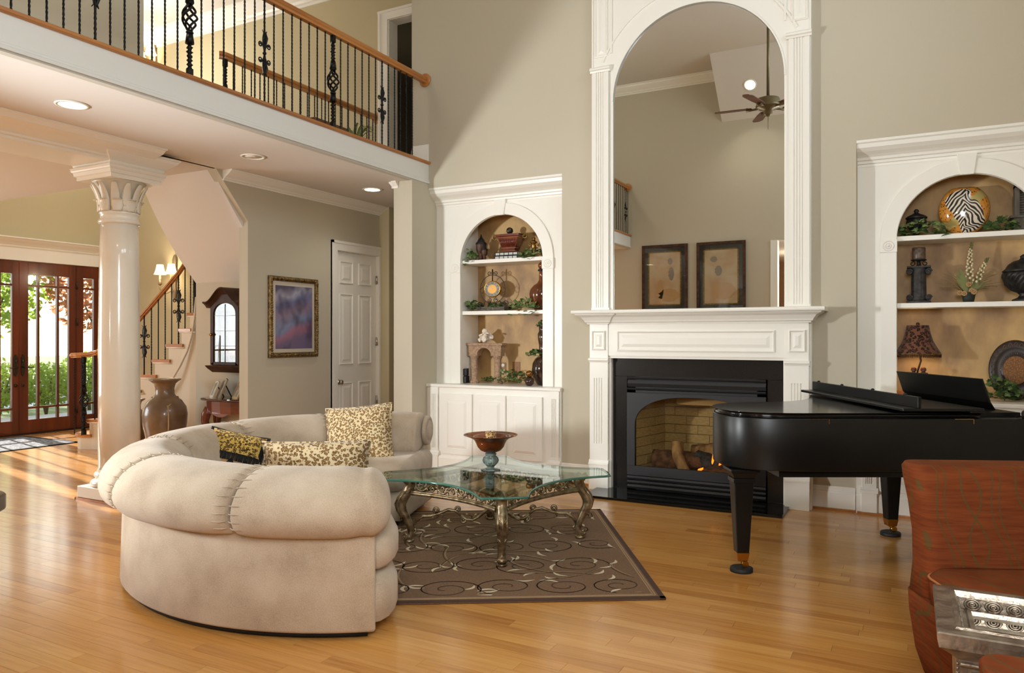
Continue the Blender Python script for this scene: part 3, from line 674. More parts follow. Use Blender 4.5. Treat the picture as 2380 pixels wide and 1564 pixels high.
print_blot(pics[1], [(-0.12, 0.3, 0.06, 0.05, bl1), (-0.04, 0.1, 0.06, 0.09, bl1), (0.05, -0.25, 0.2, 0.15, bl2)])
def fan():
    c = (-1.61, 3.0, 4.36)
    t = thing('ceiling_fan', 'bronze ceiling fan with wooden blades on a long rod, seen in the mirror', 'ceiling fan', c)
    bz = mat('fan_bronze', S(120, 106, 78), 0.4, metal=0.5); wd = mat('fan_blade_wood', S(112, 72, 50), 0.45, col2=S(84, 52, 36), scale=12, stretch=(0.3, 1, 1))
    G().cyl((c[0], c[1], c[2] + 0.1), (c[0], c[1], ZC), 0.014).obj('rod', bz, t)
    G().lathe([(0, 0.12), (0.05, 0.12), (0.14, 0.09), (0.15, 0.06), (0.145, 0.02), (0.155, 0.0), (0.14, -0.03), (0.06, -0.05), (0.055, -0.1), (0.03, -0.13), (0, -0.135)][::-1], c, 28).obj('motor', bz, t)
    G().cyl((c[0], c[1], c[2] - 0.13), (c[0], c[1], c[2] - 0.3), 0.003, seg=6).obj('pull_chain', bz, t)
    G().lathe([(0.0, ZC - 0.1 - c[2]), (0.05, ZC - 0.09 - c[2]), (0.07, ZC - c[2])], c, 20).obj('canopy', bz, t)
    for k in range(5):
        a = math.radians(176 + 72 * k); b = thing  # blade built along local x
        g = G(); ca, sa = math.cos(a), math.sin(a)
        def P(u, v, w): return (c[0] + u * ca - v * sa, c[1] + u * sa + v * ca, c[2] - 0.02 + w + v * 0.12)
        o = [(0.2, -0.05), (0.35, -0.065), (0.6, -0.07), (0.66, -0.04), (0.67, 0), (0.66, 0.04), (0.6, 0.07), (0.35, 0.065), (0.2, 0.05)]
        g.rings([[P(u, v, 0) for u, v in o], [P(u, v, 0.008) for u, v in o]], smooth=False); bl = g.obj('blade', wd, t)
        G().tube([P(0.1, 0, 0.0), P(0.18, 0, -0.01), P(0.27, 0, -0.004)], [0.02, 0.014, 0.03], 6).obj('blade_iron', bz, bl)
fan()
def downlight(loc, label, on, nrm=None):
    t = thing('recessed_light', label, 'ceiling light', loc, group='recessed ceiling lights')
    g = G(); R = 0.085
    g.rings([[(loc[0] + q * math.cos(a), loc[1] + q * math.sin(a), loc[2] + z) for a in [2 * PI * i / 28 for i in range(28)]] for q, z in ((R + 0.022, 0.0), (R + 0.02, -0.006), (R, -0.006), (R - 0.004, 0.03), (R - 0.02, 0.05))], caps=False)
    a = g.obj('trim_ring', trimw, t)
    b = G().lathe([(0, 0.0), (R - 0.006, 0.0), (R - 0.01, 0.002), (0, 0.004)], (loc[0], loc[1], loc[2] + (-0.006 if on else 0.0)), 24).obj('lens', emis if on else mat('lens_off', S(236, 226, 208), 0.5), t)
    if nrm is not None: t.rotation_euler = nrm
    return t
downlight((-5.103, 3.133, 2.998), 'lit recessed ceiling light nearest the left edge above the column', True)
downlight((-5.154, 4.792, 2.998), 'unlit recessed light in the middle of the balcony soffit', False)
downlight((-5.162, 6.471, 2.998), 'lit recessed ceiling light above the six panel door', True)
downlight((-2.30, 0.44, 5.50), 'lit round light on the sloped ceiling, seen in the mirror', True, (math.radians(44), 0, 0))
# kitchen strip seen in the mirror through the opening behind the camera
struct(G().box(-1.949, -1.94, -0.17, 0.024, 0, 3.0).box(-2.05, -1.949, 0.001, 0.02, 0, 3.0), 'trim_15', trimw)
t = thing('kitchen_cabinet', 'oak kitchen cabinet with wooden doors glimpsed at right in the mirror', 'cabinet', (-1.8, -3.75, 0))
cw = mat('cabinet_oak', S(150, 88, 42), 0.4, col2=S(120, 66, 30), scale=8, stretch=(1, 1, 0.1))
G().box(-3.4, 0.4, -4.04, -3.45, 0.0, 1.95).obj('cabinet_box', cw, t)
for i in range(8):
    x = -3.36 + i * 0.465; d = G().box(x, x + 0.45, -3.45, -3.43, 0.1, 1.9).obj('door', cw, t, bevel=0.004); G().ball((x + 0.4, -3.42, 1.1), 0.014, 8, 6).obj('knob', brass, d)
t = thing('pendant_lamp', 'glowing flat pendant lamp in the kitchen, seen at mirror edge', 'pendant lamp', (-1.66, -2.2, 2.5))
G().cyl((-1.66, -2.2, 2.56), (-1.66, -2.2, 3.0), 0.008).obj('rod', nickel, t)
G().lathe([(0, 0), (0.16, 0.0), (0.14, 0.03), (0.03, 0.06), (0, 0.06)], (-1.66, -2.2, 2.5), 24).obj('shade', mat('pendant_glow', S(255, 236, 200), 0.4, emit=S(255, 225, 170), estr=3.0), t)
# ================================================================ FURNITURE
def fabric_sofa():
    m = mat('chenille', S(205, 187, 163), 0.9, sheen=0.25, spec=0.15); N, L, p = nodes(m)
    tc = N.new('ShaderNodeTexCoord'); n1 = N.new('ShaderNodeTexNoise'); n1.inputs['Scale'].default_value = 5; n1.inputs['Detail'].default_value = 6
    n2 = N.new('ShaderNodeTexNoise'); n2.inputs['Scale'].default_value = 260; L.new(tc.outputs['Object'], n1.inputs[0]); L.new(tc.outputs['Object'], n2.inputs[0])
    f = mth(N, L, 'ADD', mth(N, L, 'MULTIPLY', n1.outputs[0], 0.6), mth(N, L, 'MULTIPLY', n2.outputs[0], 0.4))
    L.new(ramp(N, L, f, [(0.36, S(170, 152, 130)), (0.52, S(192, 175, 153)), (0.66, S(203, 188, 167))]), p.inputs['Base Color'])
    b = N.new('ShaderNodeBump'); b.inputs['Strength'].default_value = 0.35; b.inputs['Distance'].default_value = 0.006; L.new(n2.outputs[0], b.inputs['Height']); L.new(b.outputs[0], p.inputs['Normal'])
    return m
chen = fabric_sofa()
SX, SY = -3.10, 3.917
def sofa():
    t = thing('curved_sofa', 'large curved cream chenille sofa with rolled back seen from behind', 'sofa', (SX, SY, 0))
    P = lambda R, a, z: (SX + R * math.cos(a), SY + R * math.sin(a), z)
    rad = math.radians
    def sweep(g, sec, a0, a1, n, dome0=0, dome1=0, pinch=0.0, floorz=None):
        cx = sum(q[0] for q in sec) / len(sec); cz = sum(q[1] for q in sec) / len(sec); rs = []
        seq = []
        K = 6
        if dome0: seq += [(a0 - dome0 * math.cos(PI / 2 * k / K), max(0.06, math.sin(PI / 2 * k / K) ** 0.75)) for k in range(K)]
        for i in range(n + 1):
            q = i / n; e = min(q, 1 - q) * 2
            seq.append((a0 + (a1 - a0) * q, 1 - pinch * (1 - min(1, e * 2.2)) ** 2.2))
        if dome1: seq += [(a1 + dome1 * math.sin(PI / 2 * k / K), max(0.06, math.cos(PI / 2 * k / K) ** 0.75)) for k in range(1, K + 1)]
        for a, s_ in seq:
            rs.append([P(cx + (R - cx) * s_, a, cz + (z - cz) * s_) for R, z in sec])
        g.rings(rs)
    # skirted base wall
    base = [(0.62, 0.03), (1.47, 0.03), (1.485, 0.05), (1.47, 0.56), (1.30, 0.58), (0.62, 0.25)]
    g = G(); sweep(g, base, rad(112), rad(308.4), 60); g.obj('base', chen, t, bevel=0.012)
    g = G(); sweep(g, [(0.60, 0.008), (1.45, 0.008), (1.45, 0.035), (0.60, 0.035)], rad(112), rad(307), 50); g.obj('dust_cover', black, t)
    for a in (118, 170, 215, 262, 302): G().frus(P(1.36, rad(a), 0)[:2], (0.03, 0.03), (0.035, 0.035), 0.0, 0.03, rad(a)).obj('foot', mat('dark_foot', S(40, 26, 18), 0.5), t)
    g = G(); sweep(g, [(0.52, 0.06), (0.60, 0.04), (1.38, 0.04), (1.46, 0.07), (1.46, 0.22), (1.40, 0.27), (0.56, 0.27), (0.50, 0.22), (0.49, 0.12)], rad(111), rad(307.5), 50, 0.085, 0.12); g.obj('seat_border', chen, t)
    seat = [(0.46, 0.33), (0.52, 0.27), (1.30, 0.26), (1.42, 0.31), (1.43, 0.42), (1.34, 0.47), (0.90, 0.485), (0.56, 0.47), (0.47, 0.42)]
    for a0, a1, d0, d1 in ((111, 176, 0.085, 0), (176.5, 243, 0, 0), (243.5, 307, 0, 0.135)):
        g = G(); sweep(g, seat, rad(a0), rad(a1), 18, d0, d1, 0.03); g.obj('seat_cushion', chen, t)
    # rolled back in five gathered sections
    roll = [(1.05, 0.44), (1.09, 0.55), (1.115, 0.64), (1.15, 0.705), (1.21, 0.755), (1.29, 0.778), (1.38, 0.775), (1.47, 0.75), (1.545, 0.70), (1.59, 0.635), (1.60, 0.57), (1.575, 0.51), (1.52, 0.475), (1.44, 0.47), (1.35, 0.47), (1.2, 0.44)]
    edges = [113, 146, 180, 216, 250, 283.5, 306.5]
    for i in range(6):
        a0, a1 = edges[i], edges[i + 1]
        g = G(); sweep(g, roll, rad(a0 + 0.15), rad(a1 - 0.15), 26, 0.0 if i else 0.05, 0.09 if i == 5 else 0.0, 0.075)
        o = g.obj('back_roll', chen, t, subsurf=1)
    # gathers either side of each seam
    for a in edges[1:-1]:
        g = G()
        for s in (-1, 1):
            for k in range(14):
                j = 3 + k * 0.6; j0 = int(j) % len(roll); j1 = (j0 + 1) % len(roll); q = j - int(j)
                R = roll[j0][0] * (1 - q) + roll[j1][0] * q; z = roll[j0][1] * (1 - q) + roll[j1][1] * q
                R2 = 1.33 + (R - 1.33) * 0.972; z2 = 0.6 + (z - 0.6) * 0.972
                R1 = 1.33 + (R - 1.33) * 0.92; z1 = 0.6 + (z - 0.6) * 0.92
                g.tube([P(R1, rad(a + s * 0.3), z1), P(R1 + (R2 - R1) * 0.8, rad(a + s * 1.0), z1 + (z2 - z1) * 0.8), P(R2, rad(a + s * 2.6), z2)], [0.002, 0.0025, 0.001], 5)
        g.obj('gathers', chen, t, kind='stuff')
    # scroll face of the far arm end
    c = (1.33, 0.62); a = rad(110.2)
    g = G(); g.rings([[P(c[0] + q * 0.135 * math.cos(u), a - w, c[1] + q * 0.125 * math.sin(u)) for u in [2 * PI * i / 28 for i in range(28)]] for q, w in ((1.0, 0.0), (0.95, 0.02), (0.78, 0.026), (0.72, 0.018), (0.6, 0.03), (0.3, 0.036), (0.02, 0.037))])
    g.obj('arm_scroll', chen, t)
sofa()

def leopard(name, base, mid, dark, scale):
    m = mat(name, base, 0.85, sheen=0.2, spec=0.2); N, L, p = nodes(m)
    tc = N.new('ShaderNodeTexCoord'); v = N.new('ShaderNodeTexVoronoi'); v.inputs['Scale'].default_value = scale; v.inputs['Randomness'].default_value = 0.9
    nz = N.new('ShaderNodeTexNoise'); nz.inputs['Scale'].default_value = scale * 1.6
    ad = N.new('ShaderNodeMixRGB'); ad.blend_type = 'ADD'; ad.inputs[0].default_value = 0.9 / scale
    L.new(tc.outputs['Object'], nz.inputs[0]); L.new(tc.outputs['Object'], ad.inputs[1]); L.new(nz.outputs['Color'], ad.inputs[2]); L.new(ad.outputs[0], v.inputs['Vector'])
    L.new(ramp(N, L, v.outputs['Distance'], [(0.0, mid), (0.24, mid), (0.31, dark), (0.47, dark), (0.54, base), (1.0, base)]), p.inputs['Base Color'])
    return m
leo = leopard('leopard_print', S(212, 192, 152), S(170, 132, 80), S(112, 84, 48), 62)
leo2 = leopard('leopard_print_large', S(204, 184, 146), S(158, 122, 74), S(104, 78, 44), 46)
def cushion(name, label, c, w, h, d, m, rx, rz, ry=0, extra=None):
    t = thing(name, label, 'pillow', c, 0)
    t.rotation_euler = (rx, ry, rz)
    n = 18; vs = []; fs = []
    def thick(u, v): return d * 0.5 * (max(0.0, (1 - abs(u) ** 2.6)) ** 0.55) * (max(0.0, (1 - abs(v) ** 2.6)) ** 0.55)
    for s in (1, -1):
        for i in range(n + 1):
            for j in range(n + 1):
                u = -1 + 2 * i / n; v = -1 + 2 * j / n
                k = 1 - 0.06 * (1 - abs(v) ** 2) * abs(u) - 0.0; k2 = 1 - 0.06 * (1 - abs(u) ** 2) * abs(v)
                vs.append((u * w / 2 * k, s * thick(u, v), v * h / 2 * k2))
    q = (n + 1) ** 2
    for s in (0, 1):
        for i in range(n):
            for j in range(n):
                a = s * q + i * (n + 1) + j; f = [a, a + n + 1, a + n + 2, a + 1]; fs.append(f if s else f[::-1])
    g = G(); g.add(vs, fs, True)
    o = g.obj('cover', m, t, local=True)
    bm = bmesh.new(); bm.from_mesh(o.data); bmesh.ops.remove_doubles(bm, verts=bm.verts[:], dist=0.0005); bm.to_mesh(o.data); bm.free()
    ed = []
    for i in range(n): u = -1 + 2 * i / n; ed.append((u, -1))
    for i in range(n): u = -1 + 2 * i / n; ed.append((1, u))
    for i in range(n): u = 1 - 2 * i / n; ed.append((u, 1))
    for i in range(n): u = 1 - 2 * i / n; ed.append((-1, u))
    pts = [(u * w / 2 * (1 - 0.06 * (1 - v * v) * abs(u)), 0, v * h / 2 * (1 - 0.06 * (1 - u * u) * abs(v))) for u, v in ed]
    return t, pts
def frameK(D, px, py):                      # handy: camera-space metres to world
    r_ = (px - 1190) / 1740 * D; th = math.radians(28)
    return (r_ * math.cos(th) - D * math.sin(th), r_ * math.sin(th) + D * math.cos(th), 1.4 - (py - 782) / 1740 * D)
a28 = math.radians(28)
t, pts = cushion('leopard_pillow', 'large square leopard print pillow leaning at the far sofa end', (-3.78, 4.58, 0.63), 0.54, 0.47, 0.16, leo, math.radians(-14), a28 - 0.12, math.radians(-6))
G().tube(pts, 0.006, 6, closed=True).obj('welt', leo, t, local=True)
t, pts = cushion('lumbar_pillow', 'long leopard print lumbar pillow lying along the middle of the sofa', (-3.63, 3.94, 0.535), 0.76, 0.28, 0.17, leo2, math.radians(-10), a28, math.radians(-1))
G().tube(pts, 0.006, 6, closed=True).obj('welt', leo2, t, local=True)
harl = mat('harlequin', S(24, 22, 22), 0.8); N, L, p = nodes(harl)
tc = N.new('ShaderNodeTexCoord'); ck = N.new('ShaderNodeTexChecker'); mp_ = N.new('ShaderNodeMapping'); mp_.inputs['Rotation'].default_value = (0, math.radians(45), 0); mp_.inputs['Scale'].default_value = (1, 1, 0.6)
ck.inputs['Scale'].default_value = 15; ck.inputs[1].default_value = S(22, 21, 20); ck.inputs[2].default_value = S(190, 150, 104); L.new(tc.outputs['Object'], mp_.inputs[0]); L.new(mp_.outputs[0], ck.inputs[0]); L.new(ck.outputs[0], p.inputs['Base Color'])
t, pts = cushion('harlequin_pillow', 'small black diamond patterned pillow with gold leopard top and fringe', (-4.13, 3.66, 0.555), 0.40, 0.38, 0.13, harl, math.radians(-24), a28 + 0.15, math.radians(14))
G().tube(pts, 0.007, 6, closed=True).obj('cord_trim', black, t, local=True)
goldleo = leopard('gold_leopard', S(196, 164, 84), S(150, 116, 50), S(50, 38, 20), 60)
n = 16; vs = []; fs = []
for i in range(n + 1):
    for j in range(7):
        u = -1 + 2 * i / n; v = 0.12 + 0.9 * j / 6
        th_ = 0.065 * (max(0, 1 - abs(u) ** 2.6) ** 0.55) * (max(0, 1 - min(1, abs(v)) ** 2.6) ** 0.55)
        vs.append((u * 0.183, -th_ - 0.006, v * 0.18))
for i in range(n):
    for j in range(6): a = i * 7 + j; fs.append((a, a + 7, a + 8, a + 1))
G().add(vs, fs, True).obj('flap', goldleo, t, local=True)
g = G()
for i in range(60):
    u = -0.98 + 1.96 * i / 59; th_ = 0.065 * (max(0, 1 - abs(u) ** 2.6) ** 0.55) * 0.98
    g.tube([(u * 0.18, -th_ - 0.010, 0.026), (u * 0.18 + rnd.uniform(-.004, .004), -th_ - 0.014, -0.028)], 0.0035, 4)
g.obj('fringe', black, t, local=True, kind='stuff')

def rug():
    c = Vector((-1.144, 3.893, 0)); e1 = Vector((-0.8575, -0.5145, 0)); e2 = Vector((-0.5145, 0.8575, 0)); W_, L_ = 2.05, 2.15
    ctr = c + e1 * L_ / 2 + e2 * W_ / 2; rz = math.atan2(e1.y, e1.x)
    t = thing('area_rug', 'brown wool area rug with cream leaf scrolls under the glass table', 'rug', ctr, rz)
    pile = mat('rug_pile', S(122, 97, 76), 0.97, col2=S(134, 109, 87), scale=90, bump=0.4, bscale=400, spec=0.1)
    dk = mat('rug_dark', S(70, 50, 38), 0.97); cr = mat('rug_cream', S(214, 198, 170), 0.95, bump=0.3, bscale=500); tn = mat('rug_tan', S(158, 132, 100), 0.95)
    hl, hw = L_ / 2, W_ / 2; zt = 0.012
    G().box(-hl, hl, -hw, hw, 0.0005, zt).obj('pile', pile, t, local=True, bevel=0.004)
    g = G()
    for a in ((-hl, hl, -hw, -hw + 0.03), (-hl, hl, hw - 0.03, hw), (-hl, -hl + 0.03, -hw, hw), (hl - 0.03, hl, -hw, hw)): g.box(a[0], a[1], a[2], a[3], 0.002, zt + 0.001)
    g.obj('binding', mat('rug_binding', S(78, 56, 46), 0.95), t, local=True)
    g = G()
    for d in (0.045, 0.058):
        for y in (-hw + d, hw - d): g.box(-hl + d, hl - d, y - 0.004, y + 0.004, zt, zt + 0.0018)
        for x in (-hl + d, hl - d): g.box(x - 0.004, x + 0.004, -hw + d, hw - d, zt, zt + 0.0018)
    g.obj('border_line', tn, t, local=True)
    r = random.Random(11); gd, gt, gc = G(), G(), G()
    def ok(p): return abs(p[0]) < hl - 0.09 and abs(p[1]) < hw - 0.09
    def ribbon(g_, pts, w):
        pts = [q for q in pts if ok(q)]
        if len(pts) < 3: return
        l, rr = [], []
        for i, q in enumerate(pts):
            a, b = pts[max(i - 1, 0)], pts[min(i + 1, len(pts) - 1)]; dx, dy = b[0] - a[0], b[1] - a[1]; k = math.hypot(dx, dy) or 1
            ww = w(i / (len(pts) - 1)) if callable(w) else w
            l.append((q[0] - dy / k * ww, q[1] + dx / k * ww, zt)); rr.append((q[0] + dy / k * ww, q[1] - dx / k * ww, zt))
        n = len(pts); k0 = [(x, y, zt + 0.0016) for x, y, _ in l] + [(x, y, zt + 0.0016) for x, y, _ in rr]
        g_.add(k0, [(i, i + 1, n + i + 1, n + i) for i in range(n - 1)])
    def leaf(p, a, L_=0.10):
        pts = [(p[0] + math.cos(a) * L_ * q + math.sin(a) * 0.022 * math.sin(q * 3) * (1 if L_ > 0.085 else -1), p[1] + math.sin(a) * L_ * q - math.cos(a) * 0.022 * math.sin(q * 3) * (1 if L_ > 0.085 else -1)) for q in [i / 7 for i in range(8)]]
        ribbon(gc, pts, lambda q: 0.0095 * math.sin(PI * min(1, q * 0.9 + 0.08)) + 0.0008)
    nx, ny = 6, 5
    for i in range(nx):
        for j in range(ny):
            cx = -hl + 0.22 + (L_ - 0.44) * (i + 0.5 * (j % 2)) / (nx - 0.5) + r.uniform(-.03, .03); cy = -hw + 0.2 + (W_ - 0.4) * j / (ny - 1) + r.uniform(-.03, .03)
            sg = 1 if (i + j) % 2 else -1; a0 = r.uniform(0, 2 * PI); R0 = r.uniform(0.16, 0.2)
            sp = [(cx + R0 * (1 - 0.85 * q) * math.cos(a0 + sg * q * 1.75 * 2 * PI), cy + R0 * 0.8 * (1 - 0.85 * q) * math.sin(a0 + sg * q * 1.75 * 2 * PI)) for q in [k / 44 for k in range(45)]]
            ribbon(gd, sp, 0.0035); ribbon(gt, sp[:18], lambda q: 0.0022)
            tx, ty = math.sin(a0) * sg, -math.cos(a0) * sg
            tail = [(sp[0][0] + tx * 0.3 * q + math.cos(a0) * 0.14 * q * q, sp[0][1] + ty * 0.3 * q + math.sin(a0) * 0.14 * q * q) for q in [k / 14 for k in range(15)]]
            ribbon(gt, tail, lambda q: 0.0025 + 0.0025 * math.sin(PI * q)); ribbon(gd, [(x + 0.012, y + 0.008) for x, y in tail], 0.002)
            for q in (0, 12, 26): leaf(sp[q], a0 + sg * q / 44 * 3.5 * PI + sg * 1.1 + r.uniform(-.4, .4), r.uniform(0.075, 0.13))
            leaf(tail[-1], math.atan2(ty, tx) + 0.5, 0.10)
    gd.obj('vine_pattern', dk, t, local=True, kind='stuff'); gt.obj('scroll_pattern', tn, t, local=True, kind='stuff'); gc.obj('leaf_pattern', cr, t, local=True, kind='stuff')
rug()

def coffee_table():
    cx, cy = -2.50, 4.46; az = math.radians(-57)
    t = thing('coffee_table', 'square glass coffee table with concave sides on ornate silver cabriole legs', 'coffee table', (cx, cy, 0.0125), 0)
    gm = bpy.data.materials.new('table_glass'); gm.use_nodes = True; N = gm.node_tree.nodes; L = gm.node_tree.links; N.clear()
    o = N.new('ShaderNodeOutputMaterial'); mx = N.new('ShaderNodeMixShader'); tr = N.new('ShaderNodeBsdfTransparent'); gl = N.new('ShaderNodeBsdfGlossy')
    tr.inputs[0].default_value = (0.80, 0.90, 0.85, 1); gl.inputs['Roughness'].default_value = 0.0; f = N.new('ShaderNodeLayerWeight')
    L.new(mth(N, L, 'MULTIPLY_ADD', mth(N, L, 'POWER', f.outputs['Facing'], 4.0), 0.8, 0.035), mx.inputs[0]); L.new(tr.outputs[0], mx.inputs[1]); L.new(gl.outputs[0], mx.inputs[2]); L.new(mx.outputs[0], o.inputs[0])
    edge = mat('glass_edge', S(60, 118, 104), 0.08, spec=0.8, trans=0.35, ior=1.5)
    def outline(dz=0.0):
        out = []
        for k in range(4):
            a = az + k * PI / 2; u = Vector((math.cos(a), math.sin(a))); w = Vector((-math.sin(a), math.cos(a)))
            R = 0.772 + dz
            c0 = u * R - w * (0.135 + dz * 0.6); c1 = u * R + w * (0.135 + dz * 0.6); c0b = u * (R - 0.025) - w * (0.15 + dz * .5); c1b = u * (R - 0.025) + w * (0.15 + dz * .5)
            u2 = Vector((math.cos(a + PI / 2), math.sin(a + PI / 2))); w2 = Vector((-math.sin(a + PI / 2), math.cos(a + PI / 2)))
            e = u2 * (R - 0.025) - w2 * (0.15 + dz * .5)
            out += [c0b, c0, u * (R + 0.008), c1, c1b]
            mid = (u + u2).normalized() * (0.485 + dz)
            n = 14
            for i in range(1, n):
                q = i / n; b = c1b * (1 - q) ** 2 + (mid * 2 - (c1b + e) * 0.5) * 2 * q * (1 - q) + e * q * q; out.append(b)
        return [(cx + v.x, cy + v.y) for v in out]
    z0, z1 = 0.452, 0.468
    ol, oi = outline(), outline(-0.012)
    G().prism(oi, 'z', z1 - 0.0015, z1).obj('glass_top', gm, t)
    G().rings([[(x, y, z1 - 0.001) for x, y in oi], [(x, y, z1 - 0.004) for x, y in ol], [(x, y, z0 + 0.003) for x, y in ol], [(x, y, z0) for x, y in oi]], caps=False).obj('glass_edge', edge, t)
    sil = silverl
    for k in range(4):
        a = az + k * PI / 2; u = Vector((math.cos(a), math.sin(a), 0)); c = Vector((cx, cy, 0))
        prof = [(0.60, 0.450, .034), (0.585, 0.425, .038), (0.575, 0.40, .036), (0.59, 0.36, .034), (0.622, 0.315, .036), (0.640, 0.27, .036), (0.632, 0.225, .034), (0.606, 0.18, .030), (0.582, 0.13, .025), (0.570, 0.085, .024), (0.578, 0.05, .027), (0.600, 0.033, .027)]
        lg = G().tube([c + u * r_ + Vector((0, 0, z)) for r_, z, q in prof], [q for r_, z, q in prof], 10).obj('leg', sil, t)
        w = Vector((-u.y, u.x, 0))
        # carved acanthus: ribs, volutes, foot
        g = G()
        for s in (-1, 0, 1):
            g.tube([c + u * (r_ + q * (0.95 - 0.3 * abs(s))) + w * s * q * 0.75 + Vector((0, 0, z)) for r_, z, q in prof[3:8]], [0.006, 0.009, 0.010, 0.007, 0.003], 6)
        for j in range(5):
            z = 0.30 - j * 0.03; rr = 0.672 - j * 0.006
            for s in (-1, 1): g.tube([c + u * (rr - 0.005) + w * s * 0.004 + Vector((0, 0, z - 0.02)), c + u * (rr - 0.008) + w * s * 0.018 + Vector((0, 0, z)), c + u * (rr - 0.025) + w * s * 0.033 + Vector((0, 0, z + 0.012))], [0.003, 0.006, 0.002], 5)
        g.obj('acanthus_carving', sil, lg)
        for (r_, z, q) in ((0.622, 0.437, 0.018), (0.612, 0.05, 0.017)):
            g = G(); g.tube(spiral(c + u * r_ + Vector((0, 0, z)), q, 0.004, 1.2, 1.4, 20, u), [0.009] * 15 + [0.008, .007, .006, .006, .007, .008], 6)
            for s in (-1, 1): g.ball(c + u * r_ + w * s * 0.024 + Vector((0, 0, z)), 0.009, 8, 6)
            g.tube([c + u * r_ - w * 0.026 + Vector((0, 0, z)), c + u * r_ + w * 0.026 + Vector((0, 0, z))], q * 0.9, 10)
            g.obj('volute', sil, lg)
        G().lathe([(0, 0.0), (0.03, 0.0), (0.034, 0.006), (0.032, 0.014), (0.024, 0.02), (0, 0.02)], (cx + u.x * 0.585, cy + u.y * 0.585, 0.0125), 16).obj('foot', sil, lg)
        # apron between this leg and the next: curved rails with pierced scrollwork
        u2 = Vector((math.cos(a + PI / 2), math.sin(a + PI / 2), 0)); A = u * 0.57 + w * 0.03; w2 = Vector((-u2.y, u2.x, 0)); B = u2 * 0.57 - w2 * 0.03; M = (u + u2).normalized() * 0.365
        ctrl = M * 2 - (A + B) * 0.5
        bz = lambda q: c + A * (1 - q) ** 2 + ctrl * 2 * q * (1 - q) + B * q * q
        drop = lambda q: 0.0
        n = 22
        ap = G()
        ap.tube([bz(i / n) + Vector((0, 0, 0.437)) for i in range(n + 1)], 0.014, 8, flat=1.0)
        ap.tube([bz(i / n) + Vector((0, 0, 0.447)) for i in range(n + 1)], 0.008, 6)
        ap.tube([bz(i / n) + Vector((0, 0, 0.345 + 0.0 * math.sin(PI * i / n))) for i in range(n + 1)], 0.013, 8)
        ap.tube([bz(i / n) + Vector((0, 0, 0.358)) for i in range(n + 1)], 0.007, 6)
        apo = ap.obj('apron_rail', sil, t)
        g = G(); nz = 8
        for j in range(nz):
            q0 = 0.05 + 0.9 * j / nz; q1 = 0.05 + 0.9 * (j + 1) / nz; sg = 1 if j % 2 else -1
            pts = [bz(q0 + (q1 - q0) * i / 10) + Vector((0, 0, 0.393 + sg * 0.024 * math.sin(PI * i / 10))) for i in range(11)]
            g.tube(pts, 0.007, 6)
            cc = bz((q0 + q1) / 2); tn = (bz((q0 + q1) / 2 + 0.01) - bz((q0 + q1) / 2 - 0.01)).normalized()
            g.tube(spiral(cc + Vector((0, 0, 0.393 - sg * 0.004)), 0.020, 0.005, sg * 1.5, 1.3 * sg, 16, tn), 0.006, 6)
            for s2 in (-1, 1):
                st = cc + tn * s2 * 0.028 + Vector((0, 0, 0.393))
                g.tube([st, st + tn * s2 * 0.012 + Vector((0, 0, 0.014)), st + tn * s2 * 0.02 + Vector((0, 0, 0.03 * sg))], [0.003, 0.009, 0.002], 6)
        g.obj('pierced_scrollwork', sil, apo)
        # stretcher: scrolling iron from the leg to the centre finial
        rz = lambda r_, z: c + u * r_ + Vector((0, 0, z))
        g = G()
        g.tube([rz(0.555, 0.115), rz(0.535, 0.155), rz(0.49, 0.185), rz(0.44, 0.185), rz(0.38, 0.20), rz(0.32, 0.225), rz(0.27, 0.215), rz(0.235, 0.185)], [0.008, 0.011, 0.012, 0.010, 0.010, 0.011, 0.010, 0.009], 8)
        g.tube([rz(0.235, 0.185), rz(0.20, 0.155), rz(0.155, 0.15), rz(0.11, 0.175), rz(0.05, 0.225), rz(0.0, 0.245)], [0.010, 0.010, 0.011, 0.011, 0.012, 0.013], 8)
        g.tube(spiral(rz(0.552, 0.09), 0.03, 0.008, 1.9, -1.0, 14, u), 0.008, 6)
        for r_, z, s in ((0.40, 0.222, 1), (0.255, 0.225, 1), (0.215, 0.15, -1)): g.tube(spiral(rz(r_, z), 0.022, 0.006, -1.2 * s, 1.1 * s, 14, u), [0.009] * 10 + [0.008, 0.008, 0.009, 0.01, 0.011], 6)
        g.obj('stretcher', sil, t)
    G().lathe([(0, 0.15), (0.012, 0.155), (0.018, 0.17), (0.012, 0.19), (0.03, 0.2), (0.045, 0.22), (0.03, 0.235), (0.05, 0.25), (0.055, 0.262), (0.02, 0.27), (0.035, 0.29), (0.03, 0.315), (0.01, 0.335), (0, 0.34)], (cx, cy, 0), 16).obj('finial', sil, t)
coffee_table()

